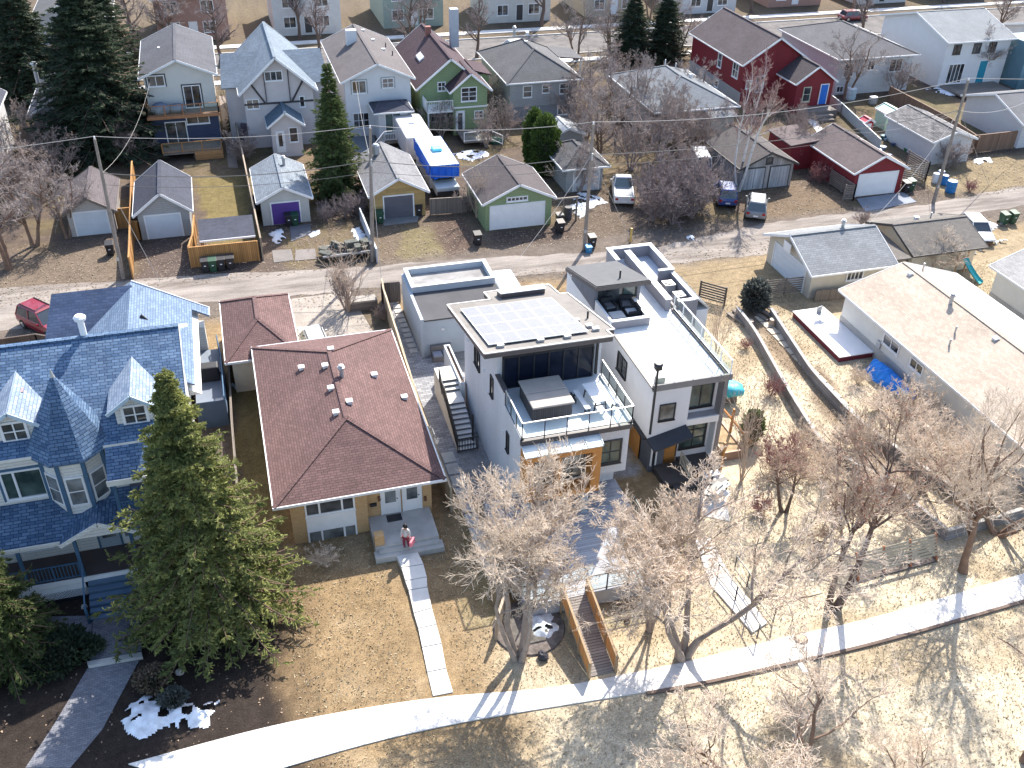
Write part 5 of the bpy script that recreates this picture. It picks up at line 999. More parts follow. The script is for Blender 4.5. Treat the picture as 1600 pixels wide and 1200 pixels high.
# beyond the street
FC = [((0.5, 0.49, 0.46), SLSH), ((0.42, 0.36, 0.28), MATS['shingle_taupe']), ((0.5, 0.52, 0.54), MATS['shingle_medgrey']), ((0.33, 0.2, 0.16), MATS['shingle_brown_grey']), ((0.56, 0.56, 0.55), MATS['shingle_frost']), ((0.28, 0.34, 0.3), MATS['shingle_dark2'])]
adj = ['cream', 'sandy', 'pale grey', 'brick brown', 'white', 'sage', 'buff', 'taupe', 'silver', 'ivory', 'stone', 'russet', 'dove grey']
rr = random.Random(4)
for i in range(13):
    x0 = -52+i*15.0; c, rf_ = FC[i % 6]; w = rr.uniform(8.5, 10.5); h = rr.choice((3.2, 5.6)); y0 = 139+rr.uniform(0, 2)
    H = house('house', '%s %s house beyond the far street, number %d from the left' % (adj[i], 'two storey' if h > 4 else 'single storey', i+1) if False else '%s walled %s house on the far side of the street' % (adj[i], 'two storey' if h > 4 else 'single storey'), x0, x0+w, y0, y0+rr.uniform(10, 12), h, h+rr.uniform(1.6, 2.4), plain('far_wall_%d' % i, mul(c, rr.uniform(0.9, 1.1)), 0.85, 0.08), rf_, axis=rr.choice('xy'))
    for s in range(1 if h < 4 else 2):
        for k in (0.15, 0.65): win(H, 'F', y0, x0+w*k, x0+w*k+1.5, 1.1+s*2.6, 2.4+s*2.6, 1, 0, WHITE)
    door(H, 'F', y0, x0+w*0.45, x0+w*0.45+0.95, 0.3, 2.4, WHITE if i % 2 else DARK)
# ------------------------------------------------------------------ fences and walls
fence('board_fence', 'golden board fence screening the slate roofed lean-to from the alley', 'fence', [(-4.25, 72.55), (0.95, 72.5)], 1.75, CEDAR, z=0, step=2.6)
fence('board_fence', 'golden board fence running back from the alley left of the slate roofed garage', 'fence', [(-8.6, 71.8), (-8.7, 79), (-8.9, 92)], 1.8, CEDAR, group=None)
fence('board_fence', 'short golden board gate panel beside the slate roofed garage', 'fence', [(-8.6, 78.7), (-8.1, 78.6), (-8.08, 78.6)], 1.7, CEDAR)
fence('board_fence', 'short golden fence between the weathered garage and the tall cedar fence', 'fence', [(-10.0, 81.3), (-8.75, 81.3)], 1.8, CEDAR)
fence('board_fence', 'narrow golden fence strip right of the slate roofed garage', 'fence', [(-3.7, 78.6), (-3.9, 74.8), (-4.25, 72.7)], 1.75, CEDAR)
fence('board_fence', 'long tall pale timber fence beside the straw coloured lawn', 'fence', [(1.25, 72.6), (1.0, 92), (0.6, 113)], 1.9, boards('pale_fence', (0.36, 0.29, 0.22)), step=2.2)
fence('board_fence', 'dark brown fence panel around the blue house parking spot', 'fence', [(-16.5, 61.8), (-14.2, 61.9), (-11.5, 60.3)], 1.7, boards('brown_fence', (0.10, 0.075, 0.065)))
fence('board_fence', 'tan fence running along the right side of the bungalow', 'fence', [(9.35, 63.9), (9.2, 62.4), (8.75, 47), (8.8, 39.5)], 1.75, boards('tan_fence', (0.46, 0.38, 0.27)))
fence('board_fence', 'dark fence closing the side patio at the alley', 'fence', [(9.2, 63.3), (10.5, 63.2)], 1.7, boards('dark_fence', (0.12, 0.10, 0.095)))
fence('board_fence', 'low grey boundary fence between the blue house and the bungalow garage', 'fence', [(-2.0, 61.5), (-2.25, 50), (-2.3, 41.5)], 1.0, OLDWOOD)
fence('board_fence', 'brown timber fence beside the front yard tree left of the deck', 'fence', [G(775, 1000), G(788, 960), (10.2, 33.0)], 1.35, boards('front_fence', (0.40, 0.32, 0.24)))
fence('rail_fence', 'grey picket fence running behind the silver roofed garage', 'fence', [(40.9, 55.6), (46.8, 55.0)], 0.9, OLDWOOD, slats=0)
fence('slat_fence', 'brown slatted screen fence beside the dark round juniper', 'fence', [(37.5, 57.1), (40.7, 57.0)], 1.5, OLDWOODH, slats=7, cap=False, step=1.6)
fence('slat_screen', 'dark slatted screen standing alone on the grass by the alley', 'screen', [G(1092, 467), G(1131, 478)], 1.6, plain('dark_slat', (0.09, 0.075, 0.07)), slats=7, cap=False, step=2.0)
fence('board_fence', 'grey fence run between the gold garage and the green garage', 'fence', [(16.0, 77.8), (19.2, 77.5)], 1.5, OLDWOOD)
fence('board_fence', 'white painted low wall beside the leaning pole behind the junk trailer', 'wall', [(9.9, 78), (9.95, 69.9)], 1.2, plain('pale_wall', (0.45, 0.47, 0.5)))
fence('board_fence', 'brown fence dividing the right back yards behind the white sided garage', 'fence', [(74.5, 96), (74.3, 84.6), (73.5, 79)], 1.8, boards('rust_fence', (0.22, 0.14, 0.10)))
fence('board_fence', 'brown fence right of the white sided garage', 'fence', [(72.0, 79.3), (78.5, 79.5)], 1.9, MATS['rust_fence'])
fence('slat_fence', 'slatted grey fence panels between the red garage and the white sided garage', 'fence', [(60.5, 73.6), (63.9, 74.0), (63.9, 77.2)], 2.0, OLDWOODH, slats=9, cap=False)
fence('slat_fence', 'short slatted fence left of the red garage', 'fence', [(53.5, 71.8), (54.4, 71.6), (54.3, 75.5)], 1.6, OLDWOODH, slats=8, cap=False)
fence('picket_fence', 'pale picket fence running back beside the crimson house yard', 'fence', [(64.4, 82.5), (66.8, 93.5), (67.4, 97.5)], 1.1, plain('picket_blue_white', (0.38, 0.43, 0.45)))
fence('board_fence', 'weathered fence left of the tall white house', 'fence', [(10.4, 99), (10.6, 90)], 1.6, OLDWOOD)
fence('board_fence', 'weathered fence between the white house and the green house', 'fence', [(19.0, 99), (18.8, 86)], 1.5, OLDWOOD)
# ------------------------------------------------------------------ vegetation
def norm(a): return a/np.maximum(np.linalg.norm(a, axis=-1, keepdims=True), 1e-9)
def tubes(P, R, n):
    """P (N,k,3) polylines, R (N,k) radii -> verts, quads"""
    N, k, _ = P.shape; D = np.empty_like(P); D[:, 1:-1] = P[:, 2:]-P[:, :-2]; D[:, 0] = P[:, 1]-P[:, 0]; D[:, -1] = P[:, -1]-P[:, -2]; D = norm(D)
    ref = np.where(np.abs(D[..., 2:3]) < 0.85, np.array([0.1, 0.2, 1.0]), np.array([1.0, 0.1, 0.0])); A = norm(np.cross(D, ref)); Bv = np.cross(D, A)
    th = 2*np.pi*np.arange(n)/n
    V = P[:, :, None, :]+R[:, :, None, None]*(A[:, :, None, :]*np.cos(th)[None, None, :, None]+Bv[:, :, None, :]*np.sin(th)[None, None, :, None])
    idx = np.arange(N*k*n).reshape(N, k, n); a = idx[:, :-1]; b = idx[:, 1:]
    F = np.stack([a, np.roll(a, -1, 2), np.roll(b, -1, 2), b], -1).reshape(-1, 4)
    return V.reshape(-1, 3), F
def join(parts):
    V = []; F = []; o = 0
    for v, f in parts: V.append(v); F.append(f+o); o += len(v)
    return np.concatenate(V), np.concatenate(F)
def grow(rs, P0, D0, L, R, k, wander, up, taper):
    N = len(P0); P = np.empty((N, k, 3)); P[:, 0] = P0; d = D0.copy(); dirs = [d.copy()]
    for i in range(1, k):
        d = norm(d+rs.normal(0, wander, (N, 3))+np.array([0, 0, up])); P[:, i] = P[:, i-1]+d*(L/(k-1))[:, None]; dirs.append(d.copy())
    t = np.linspace(0, 1, k); Rr = R[:, None]*(1-(1-taper)*t[None, :]); return P, Rr, np.stack(dirs, 1)
def bare(seed, H, stems=1, lean=0.25, kids=(9, 7, 7, 5), lr=(0.55, 0.5, 0.5, 0.5), trunk=0.7, r0=0.16, up=0.12, ang=(0.6, 1.0), tw=1.0, start=0.35, wander=0.16):
    rs = np.random.RandomState(seed); a = rs.rand(stems)*6.28 if stems > 1 else np.zeros(1)
    a = np.arange(stems)*6.28/stems+rs.rand(stems)*0.8
    P0 = np.stack([np.cos(a)*r0*(stems > 1)*0.9, np.sin(a)*r0*(stems > 1)*0.9, np.full(stems, -0.1)], 1)
    D0 = norm(np.stack([np.cos(a)*lean, np.sin(a)*lean, np.ones(stems)], 1)); L = H*trunk*rs.uniform(0.85, 1.05, stems); R = np.full(stems, r0)*rs.uniform(0.75, 1.1, stems)
    P, Rr, D = grow(rs, P0, D0, L, R, 8, wander*0.6, 0.05, 0.35); Rr[:, 0] *= 1.35
    trunkp = [tubes(P, Rr, 7)]; crown = []; tips = []
    for lv, (m, q) in enumerate(zip(kids, lr)):
        N = len(P); k = P.shape[1]; m_ = m
        t = np.sort(rs.uniform(start if lv == 0 else 0.22, 1.0, (N, m_)), 1); t[:, -1] = 1.0
        fi = t*(k-1); i0 = np.minimum(fi.astype(int), k-2); fr = fi-i0; n_ = np.arange(N)[:, None]
        Q = P[n_, i0]*(1-fr)[..., None]+P[n_, i0+1]*fr[..., None]; Dq = D[n_, i0+1]; Rq = Rr[n_, i0]*(1-fr)+Rr[n_, i0+1]*fr
        rnd = norm(np.cross(Dq, rs.normal(0, 1, Dq.shape))); an = rs.uniform(ang[0], ang[1], t.shape); an[:, -1] *= 0.3
        nd = norm(Dq*np.cos(an)[..., None]+rnd*np.sin(an)[..., None]+np.array([0, 0, up]))
        Ls = (L[:, None]*q*(1.15-0.5*t)*rs.uniform(0.7, 1.25, t.shape)).ravel(); Rn = np.minimum(Rq*0.62, 0.9*Rq).ravel()
        Rn = np.maximum(Rn, 0.005*tw)
        kk = (6, 5, 4, 3, 3)[lv]; P, Rr, D = grow(rs, Q.reshape(-1, 3), nd.reshape(-1, 3), Ls, Rn, kk, wander, 0.04, 0.35); L = Ls
        Rr = np.maximum(Rr, 0.0045*tw)
        (trunkp if lv == 0 else crown).append(tubes(P, Rr, (5, 4, 3, 3, 3)[lv]))
        if lv >= 2: tips.append(P.reshape(-1, 3))
    return join(trunkp), join(crown), np.concatenate(tips)
def leafquads(rs, C, s, upb=0.0):
    N = len(C); a = norm(rs.normal(0, 1, (N, 3))); b = norm(np.cross(a, rs.normal(0, 1, (N, 3)))); sz = s*rs.uniform(0.6, 1.3, (N, 1))
    V = np.stack([C-a*sz, C+b*sz*0.5, C+a*sz, C-b*sz*0.5], 1).reshape(-1, 3); F = np.arange(N*4).reshape(N, 4); return V, F
def bark(name, c, var=0.3): 
    return plain(name, c, 0.9, var, 3.0, spec=0.15)
PROTO = {}
def tree_proto(key, args, trunk_m, crown_m, leaves=None):
    T, Cn, tips = bare(**args); PROTO[key] = (T, Cn, tips, trunk_m, crown_m, leaves, {})
def put_tree(key, name, label, cat, x, y, rot=0.0, sc=1.0, group=None, z=0.0):
    T, Cn, tips, tm, cm, leaves, cache = PROTO[key]; E = thing(name, label, cat, (x, y, z), rot, group, local=True); E.scale = sc if hasattr(sc, '__len__') else (sc,)*3
    if not cache:
        cache['t'] = mesh_obj('trunk', T[0], T[1], tm, E, True, uv=False); cache['c'] = mesh_obj('crown', Cn[0], Cn[1], cm, E, uv=False)
        if leaves:
            rs = np.random.RandomState(5); k = rs.choice(len(tips), leaves[0]); V, F = leafquads(rs, tips[k]+rs.normal(0, leaves[3], (leaves[0], 3)), leaves[1]); cache['l'] = mesh_obj('leaves', V, F, leaves[2], E, uv=False)
    else:
        for k, o in cache.items(): c = o.copy(); COL.objects.link(c); c.parent = E
    return E
ORD = ['first', 'second', 'third', 'fourth', 'fifth', 'sixth', 'seventh', 'eighth', 'ninth', 'tenth', 'eleventh', 'twelfth']
BK_PALE = bark('bark_pale', (0.30, 0.25, 0.215)); TW_PALE = bark('twigs_pale', (0.64, 0.535, 0.43), 0.25); TW_PALE2 = bark('twigs_straw', (0.66, 0.54, 0.43), 0.25); BK_DK = bark('bark_dark', (0.13, 0.095, 0.08)); TW_GREY = bark('twigs_grey', (0.33, 0.285, 0.27), 0.25); TW_BRN = bark('twigs_brown', (0.32, 0.26, 0.235), 0.3)
TW_TAN = bark('twigs_tan', (0.47, 0.37, 0.29), 0.25); TW_RED = bark('twigs_red', (0.28, 0.14, 0.135), 0.3); BK_BR = bark('bark_brown', (0.20, 0.135, 0.10)); TW_PURP = bark('twigs_purple', (0.26, 0.215, 0.21), 0.25)
LEAF_R = plain('dead_leaf_red', (0.33, 0.17, 0.12), 0.9, 0.5, 6.0); LEAF_B = plain('dead_leaf_brown', (0.36, 0.26, 0.19), 0.9, 0.4, 6.0)
F4 = (10, 8, 8, 7)
tree_proto('fa', dict(seed=11, H=10.2, stems=4, lean=0.33, kids=(9, 8, 7, 7), lr=(0.5, 0.52, 0.52, 0.52), r0=0.14, tw=1.6, start=0.42, ang=(0.45, 0.95), wander=0.18), BK_PALE, TW_PALE, (1500, 0.05, LEAF_B, 0.1))
tree_proto('fb', dict(seed=23, H=10.2, stems=4, lean=0.36, kids=(8, 8, 7, 7), lr=(0.5, 0.52, 0.52, 0.52), r0=0.13, tw=1.6, start=0.42, ang=(0.45, 0.95), wander=0.2), BK_PALE, TW_PALE2)
tree_proto('fc', dict(seed=35, H=9.0, stems=2, lean=0.17, kids=(9, 8, 7, 6), lr=(0.5, 0.52, 0.5, 0.5), r0=0.2, tw=1.5, start=0.55, ang=(0.45, 0.85), wander=0.2), BK_DK, TW_TAN, (2600, 0.055, LEAF_R, 0.12))
tree_proto('fd', dict(seed=47, H=9.6, stems=1, lean=0.1, kids=(11, 8, 8, 6), lr=(0.68, 0.52, 0.5, 0.5), r0=0.24, tw=1.5, start=0.34, ang=(0.6, 1.1), wander=0.2), BK_BR, TW_PALE)
tree_proto('fe', dict(seed=52, H=8.0, stems=3, lean=0.5, kids=(8, 8, 7, 6), lr=(0.55, 0.52, 0.5, 0.5), r0=0.12, tw=1.4, start=0.35, ang=(0.5, 1.0), wander=0.22), BK_BR, TW_PALE2)
tree_proto('ba', dict(seed=5, H=8.5, stems=2, lean=0.2, kids=(8, 7, 6, 5), r0=0.17, tw=2.2, start=0.3), BK_BR, TW_GREY)
tree_proto('bb', dict(seed=6, H=6.0, stems=5, lean=0.4, kids=(6, 6, 5, 5), r0=0.09, tw=2.2, start=0.2), TW_BRN, TW_BRN)
tree_proto('bc', dict(seed=8, H=10.5, stems=1, lean=0.05, kids=(14, 7, 6, 4), lr=(0.38, 0.5, 0.5, 0.5), r0=0.25, tw=2.2, start=0.3), BK_DK, TW_PURP)
tree_proto('birch', dict(seed=9, H=12.0, stems=3, lean=0.16, kids=(16, 7, 5, 4), lr=(0.22, 0.5, 0.5, 0.5), trunk=0.95, r0=0.13, tw=1.8, start=0.4, ang=(0.4, 0.8), wander=0.09), plain('birch_bark', (0.60, 0.56, 0.52), 0.8, 0.25, 5), bark('birch_twigs', (0.33, 0.225, 0.21)))
tree_proto('bush', dict(seed=14, H=2.2, stems=14, lean=0.55, kids=(5, 5, 4), lr=(0.5, 0.5, 0.5), r0=0.022, tw=2.0, start=0.15), TW_BRN, TW_BRN)
tree_proto('bushp', dict(seed=15, H=2.0, stems=14, lean=0.6, kids=(5, 5, 5), lr=(0.5, 0.5, 0.5), r0=0.02, tw=1.5, start=0.15), TW_PALE, TW_PALE)
tree_proto('bushr', dict(seed=16, H=1.8, stems=12, lean=0.6, kids=(6, 5, 5), lr=(0.5, 0.5, 0.5), r0=0.02, tw=1.6, start=0.15), TW_RED, TW_RED)
tree_proto('tall', dict(seed=19, H=5.5, stems=9, lean=0.16, kids=(5, 4, 3), lr=(0.4, 0.5, 0.5), trunk=0.9, r0=0.035, tw=1.4, start=0.35, ang=(0.3, 0.6)), TW_TAN, TW_TAN)
tree_proto('thick', dict(seed=21, H=4.2, stems=12, lean=0.45, kids=(7, 6, 5), lr=(0.5, 0.5, 0.5), r0=0.05, tw=2.4, start=0.12), TW_PURP, TW_PURP)
def PT(key, name, label, cat, px, py, rot=0, sc=1.0, group=None):
    x, y = G(px, py); return put_tree(key, name, label, cat, x, y, rot, sc, group)
# front trees
PT('fa', 'bare_tree', 'pale multi stemmed bare tree standing left of the cedar ramp', 'tree', 810, 1030, 0.4, (1.15, 1.15, 1.03))
PT('fb', 'bare_tree', 'pale spreading bare tree between the cedar ramp and the metal railed walk', 'tree', 1065, 1026, 1.0, (1.35, 1.35, 1.06))
PT('fa', 'bare_tree', 'slender bare tree close to the right side of the ramp', 'tree', 1015, 985, 2.2, (0.6, 0.6, 0.8))
PT('fc', 'bare_tree', 'dark forked tree with clinging reddish leaves above the curve of the footpath', 'tree', 1300, 950, -0.5, (1.0, 1.0, 1.3))
PT('fd', 'bare_tree', 'large single trunked bare tree right of the slatted bench screen', 'tree', 1505, 893, 3.5, (0.85, 0.85, 1.15))
PT('fd', 'bare_tree', 'bare tree rising at the bottom right corner of the picture', 'tree', 1600, 1190, 1.1, (0.7, 0.7, 0.85))
PT('fe', 'bare_tree', 'pale tree crown below the footpath, around the street lamp', 'tree', 1200, 1265, 2.0, (1.25, 1.25, 0.85))
PT('fe', 'bare_tree', 'low pale tree crown at the bottom edge between the lamp and the corner tree', 'tree', 1420, 1290, 0.2, (0.7, 0.7, 0.55))
PT('fe', 'bare_tree', 'bare tree crown below the tan roofed bungalow, leaning over its roof edge', 'tree', 1560, 835, 4.0, (1.15, 1.15, 0.95))
PT('fb', 'bare_tree', 'wide bare tree between the boat tarpaulin and the garden wall', 'tree', 1440, 770, 3.0, (0.85, 0.85, 0.62))
PT('fc', 'bare_tree', 'brownish half leafed tree behind the dark forked tree', 'tree', 1225, 800, 2.4, (0.62, 0.62, 0.6))
PT('fe', 'bare_tree', 'small pale ash in the garden left of the raised bed wall', 'tree', 1310, 800, 2.9, (0.8, 0.8, 0.65))
PT('tall', 'upright_shrub', 'tall thin stemmed shrub growing beside the second modern house', 'shrub', 1158, 752, 0, (1, 1, 1.1))
PT('tall', 'upright_shrub', 'thin upright shrub on the grass beside the roof terrace railing', 'shrub', 1118, 560, 1, (0.7, 0.7, 0.75))
PT('tall', 'upright_shrub', 'leafless upright shrub between the two garages by the alley fence', 'shrub', 545, 487, 1, (1.3, 1.3, 0.95))
PT('bb', 'bare_tree', 'slanting bare shrub beside the parking pad fence', 'shrub', 540, 483, 2, (0.6, 0.6, 0.62))
PT('bushr', 'shrub', 'round reddish shrub beside the long garden wall', 'shrub', 1205, 618, 0, 0.95)
PT('bushr', 'shrub', 'small russet shrub near the top of the garden wall', 'shrub', 1165, 545, 2, 0.55)
PT('bushp', 'shrub', 'pinkish bare shrub in front of the white topped deck', 'shrub', 1340, 600, 1, 0.9)
PT('bushp', 'shrub', 'pale shrub under the lower window of the bungalow with the red roof', 'shrub', 505, 880, 3, (1.05, 0.8, 0.6))
PT('bushp', 'shrub', 'straggly shrub near the boat shaped blue tarpaulin', 'shrub', 1370, 640, 4, 1.1)
PT('bushp', 'shrub', 'ash grey shrub beneath the forked tree', 'shrub', 1245, 700, 4, 1.15)
PT('bushr', 'shrub', 'orange brown shrub near the stacked white planks', 'shrub', 1185, 800, 4, 0.9)
PT('bush', 'shrub', 'dark twiggy shrub along the fence beside the parking pad', 'shrub', 600, 500, 4, 0.7)
for i, (px, py, k) in enumerate(((1290, 740, 'bushp'), (1340, 700, 'bushp'), (1500, 740, 'bushp'), (1450, 700, 'bushp'), (1560, 720, 'bushp'), (1425, 660, 'bushp'), (1520, 800, 'bushp'), (1215, 740, 'bushr'))):
    PT(k, 'shrub', 'low bare shrub in the right garden thicket, '+('right of the lower wall bend', 'highest on the left', 'below the tan bungalow', 'beside the tan bungalow wall', 'at the right edge', 'near the boat tarpaulin tail', 'nearest the lower wall', 'reddish one left of the walls')[i], 'shrub', px, py, i, 1.5+0.2*(i % 3), 'low shrubs in the right garden thicket')
PT('tall', 'shrub', 'knotty branched shrub near the brown garage and the play slide', 'shrub', 1460, 430, 1, (1.4, 1.4, .5)); PT('fd', 'bare_tree', 'low gnarled bare tree in front of the brown garage', 'tree', 1465, 425, 1, (0.42, 0.42, 0.36))
# left and back trees
PT('ba', 'bare_tree', 'big dark bare tree at the left edge beside the alley', 'tree', 12, 420, 1, (1.2, 1.2, 1.25)); PT('ba', 'bare_tree', 'grey tree between the leftmost pole and the left edge', 'tree', 55, 385, 2.6, 1.0); PT('bb', 'bare_tree', 'tangled bush tree low at the left edge beside the alley', 'tree', 20, 330, 0.6, 1.2); PT('ba', 'bare_tree', 'second bare tree at the far left behind the alley', 'tree', -25, 300, 2, 1.1)
PT('ba', 'bare_tree', 'forked bare tree in front of the weathered pale garage', 'tree', 107, 372, 3, (0.8, 0.8, 0.85)); PT('bb', 'bare_tree', 'pinkish tangled bush tree above the weathered pale garage', 'tree', 90, 290, 1, (1.0, 1.0, .9))
PT('bb', 'bare_tree', 'bare thicket tree left of the tall slanting left pole', 'tree', 40, 330, 1, (1.1, 1.1, 1.0)); PT('bb', 'bare_tree', 'pale tree behind the leftmost garages', 'tree', 60, 250, 3, 1.0); PT('bb', 'bare_tree', 'dark bush behind the slate roofed garage', 'tree', 205, 250, 2, 0.8)
hx = [(895, 190, 'bb', 1.0), (915, 225, 'bb', 1.1), (1080, 175, 'ba', .8), (1040, 215, 'bb', 1.1), (905, 300, 'bb', .9), (935, 250, 'ba', .95), (960, 210, 'ba', 1.0), (985, 265, 'bb', 1.1), (1000, 195, 'ba', .95), (1030, 250, 'bb', 1.15), (920, 165, 'ba', .8), (955, 140, 'bb', 1.0), (1000, 150, 'bb', .9), (1060, 230, 'bb', .95), (1095, 245, 'bb', .9), (1075, 290, 'bb', .75), (1130, 215, 'bb', .7)]
hl = ['bush tree beside the right wall of the square grey house', 'dense bush tree between the greenhouse shed and the frosty roof', 'tree spreading over the middle of the frosty roof', 'bush tree hiding the lower left of the frosty roof', 'bare tree behind the white pickup truck', 'grey tree left of the frosty roofed bungalow, third from the pole', 'tall grey tree between the grey house and the frosty roof', 'tangled tree right of the white pickup truck', 'grey tree close to the left corner of the frosty roof', 'dense bush tree below the frosty roof', 'smaller grey tree right of the square grey house', 'brownish bush by the right side of the square grey house', 'bushy tree at the upper left corner of the frosty roof', 'bush tree left of the pale back entry', 'bush in front of the pale back entry', 'bush above the parked blue car', 'bush at the right of the pale back entry']
for i, ((px, py, k, s), l) in enumerate(zip(hx, hl)): PT(k, 'bare_tree', l, 'tree', px, py, i*1.3, s)
th = [(1020, 345), (1050, 350), (1080, 340), (1035, 320), (1065, 322), (1095, 325), (1010, 318), (1050, 298)]
for i, (px, py) in enumerate(th): PT('thick', 'thicket_shrub', 'dark shrub of the alley thicket, '+('front left', 'front centre', 'front right', 'middle left', 'centre', 'rear right beside the blue car', 'leftmost, beside the white pickup', 'rearmost')[i], 'shrub', px, py, i*0.9, 1.0+0.15*(i % 3), 'dark thicket shrubs by the alley')
PT('birch', 'birch_tree', 'tall white trunked birch beside the old weathered double garage', 'tree', 1153, 298, 0.5, 1.0)
PT('ba', 'bare_tree', 'leaning dark tree in front of the white bungalow at the upper right', 'tree', 1322, 155, 2.4, 1.05); PT('ba', 'bare_tree', 'bare tree at the upper right beside the blue trimmed house', 'tree', 1530, 128, 0.4, 0.9)
for i, (px, py, k, s, l) in enumerate(((1250, 250, 'bb', .8, 'bare bush between the old garage and the red garage'), (1280, 285, 'bushr', 1.3, 'reddish shrub right of the old double garage'), (1400, 150, 'bb', .8, 'bare bush below the white bungalow'), (1240, 215, 'bb', .7, 'pale bush beside the concrete back walk'), (1515, 300, 'bushr', .8, 'rust coloured shrub near the blue barrels'), (1480, 262, 'bush', 1.5, 'dull bush behind the white sided garage, near the fence'), (745, 340, 'tall', 0.9, 'clump of upright stems left of the green garage'), (735, 330, 'bush', 1.2, 'bush leaning on the green garage'), (380, 250, 'bush', 1.6, 'twiggy bush left of the purple garage'), (405, 330, 'bush', .9, 'small bush at the corner of the purple garage'), (370, 205, 'tall', 1.0, 'upright bush by the long timber fence'), (690, 215, 'bb', .7, 'bare shrub in front of the green house'), (760, 230, 'bb', .7, 'dark shrub behind the green garage'), (790, 215, 'bb', .75, 'bush left of the two tall cedars'), (735, 180, 'bush', 1.5, 'bush beside the corner of the green house'), (770, 180, 'bb', .8, 'bush between the green and grey houses'), (540, 340, 'thick', .55, 'brown bush patch between the purple and gold garages'), (560, 335, 'thick', .6, 'brown bush beside the pale low wall'), (510, 345, 'thick', .5, 'low brown bush right of the purple garage'), (1345, 350, 'bush', .8, 'bush by the apron of the red garage'))):
    PT(k, 'shrub', l, 'shrub', px, py, i*1.7, s)
for i, (px, py, k, s) in enumerate(((215, 92, 'bc', 1.0), (348, 100, 'bc', .95), (500, 92, 'bc', .9), (640, 98, 'bc', 1.0), (745, 90, 'bc', .85), (900, 95, 'ba', 1.0), (950, 88, 'ba', .95), (1060, 84, 'ba', .9), (1340, 66, 'bc', 1), (1560, 55, 'ba', 1), (30, 95, 'bc', 1))):
    PT(k, 'street_tree', 'leafless boulevard tree on the near verge of the far street, '+ORD[(2, 3, 4, 5, 6, 7, 8, 9, 10, 11, 1)[i]-1]+' from the left', 'tree', px, py, i*1.1, s, 'boulevard trees along the far street')
for i in range(11):
    put_tree('bc' if i % 2 else 'ba', 'street_tree', 'leafless tree on the far verge across the street, '+ORD[i]+' from the left', 'tree', -40+i*17, 136.8+(i*7 % 5)*0.3, i*0.8, 0.9+0.1*(i % 3), 'leafless trees on the far verge')
# spruces
def spruce(seed, H, R, whorls=46, per=13, tuft=0.30, dense=9):
    rs = np.random.RandomState(seed); segs = []; z = np.linspace(0.05*H, 0.985*H, whorls); P0 = []; D = []; L = []
    for i, zz in enumerate(z):
        n = max(4, int(per*(1-0.55*zz/H))); a = rs.uniform(0, 6.28)+np.arange(n)*6.28/n+rs.normal(0, 0.18, n)
        r = R*(1-zz/H)**1.0*rs.uniform(0.5, 1.18, n)*(1.0+0.16*math.sin(i*1.05+seed))+0.10
        if i < 3: r *= 0.8
        for k in range(n): P0.append((0, 0, zz+rs.normal(0, 0.1))); D.append((math.cos(a[k]), math.sin(a[k]), 0.35*zz/H-0.12)); L.append(r[k])
    P0 = np.array(P0); D = norm(np.array(D)); L = np.array(L); N = len(L); k = 6; P = np.empty((N, k, 3)); P[:, 0] = P0; d = D.copy()
    for i in range(1, k): d = norm(d+np.array([0, 0, -0.07 if i < 4 else 0.12])+rs.normal(0, 0.05, (N, 3))); P[:, i] = P[:, i-1]+d*(L/(k-1))[:, None]
    Rr = np.outer(np.clip(L*0.016, 0.01, 0.06), np.linspace(1, 0.25, k)); wood = tubes(P, Rr, 3)
    q = []
    m = dense*2; t = rs.uniform(0.18, 1.0, (N, m)); fi = t*(k-1); i0 = np.minimum(fi.astype(int), k-2); fr = fi-i0; n_ = np.arange(N)[:, None]
    C = P[n_, i0]*(1-fr)[..., None]+P[n_, i0+1]*fr[..., None]; T = norm(P[n_, i0+1]-P[n_, i0]); S = norm(np.cross(T, np.array([0, 0, 1.0]))); sg = np.where(np.arange(m) % 2 == 0, 1, -1)[None, :, None]
    ln = tuft*(0.5+0.8*np.sqrt(L))[:, None]*(1.25-0.75*t)*rs.uniform(0.7, 1.3, t.shape)
    dd = norm(T*0.75+S*sg*rs.uniform(0.4, 1.1, t.shape)[..., None]+np.array([0, 0, -0.16])+rs.normal(0, 0.13, T.shape)); E_ = C+dd*ln[..., None]
    w = (0.034+0.07*ln)[..., None]; U = norm(np.cross(dd, np.array([0, 0, 1.0]))+rs.normal(0, 0.5, dd.shape))
    for rotk in (0, 1):
        U2 = U if rotk == 0 else norm(np.cross(dd, U)); mid = C+(E_-C)*0.45
        V = np.stack([C, mid+U2*w, E_, mid-U2*w], 2).reshape(-1, 3); q.append((V, np.arange(len(V)).reshape(-1, 4)))
    # fine needle sprays on the shoots
    k2 = 4
    for j in range(k2):
        f = rs.uniform(0.3, 0.9, t.shape)[..., None]; c = C+(E_-C)*f; d2 = norm(dd*0.6+U*rs.choice([-1, 1], t.shape)[..., None]+rs.normal(0, 0.3, dd.shape)); e2 = c+d2*ln[..., None]*0.45; u2 = norm(np.cross(d2, rs.normal(0, 1, d2.shape))); mm_ = (c+e2)/2
        V = np.stack([c, mm_+u2*w*0.6, e2, mm_-u2*w*0.6], 2).reshape(-1, 3); q.append((V, np.arange(len(V)).reshape(-1, 4)))
    tr = tubes(np.array([[(0, 0, -0.1), (0, 0, H*0.5), (0, 0, H*0.99)]], float), np.array([[H*0.018, H*0.011, 0.015]]), 8)
    return tr, wood, join(q)
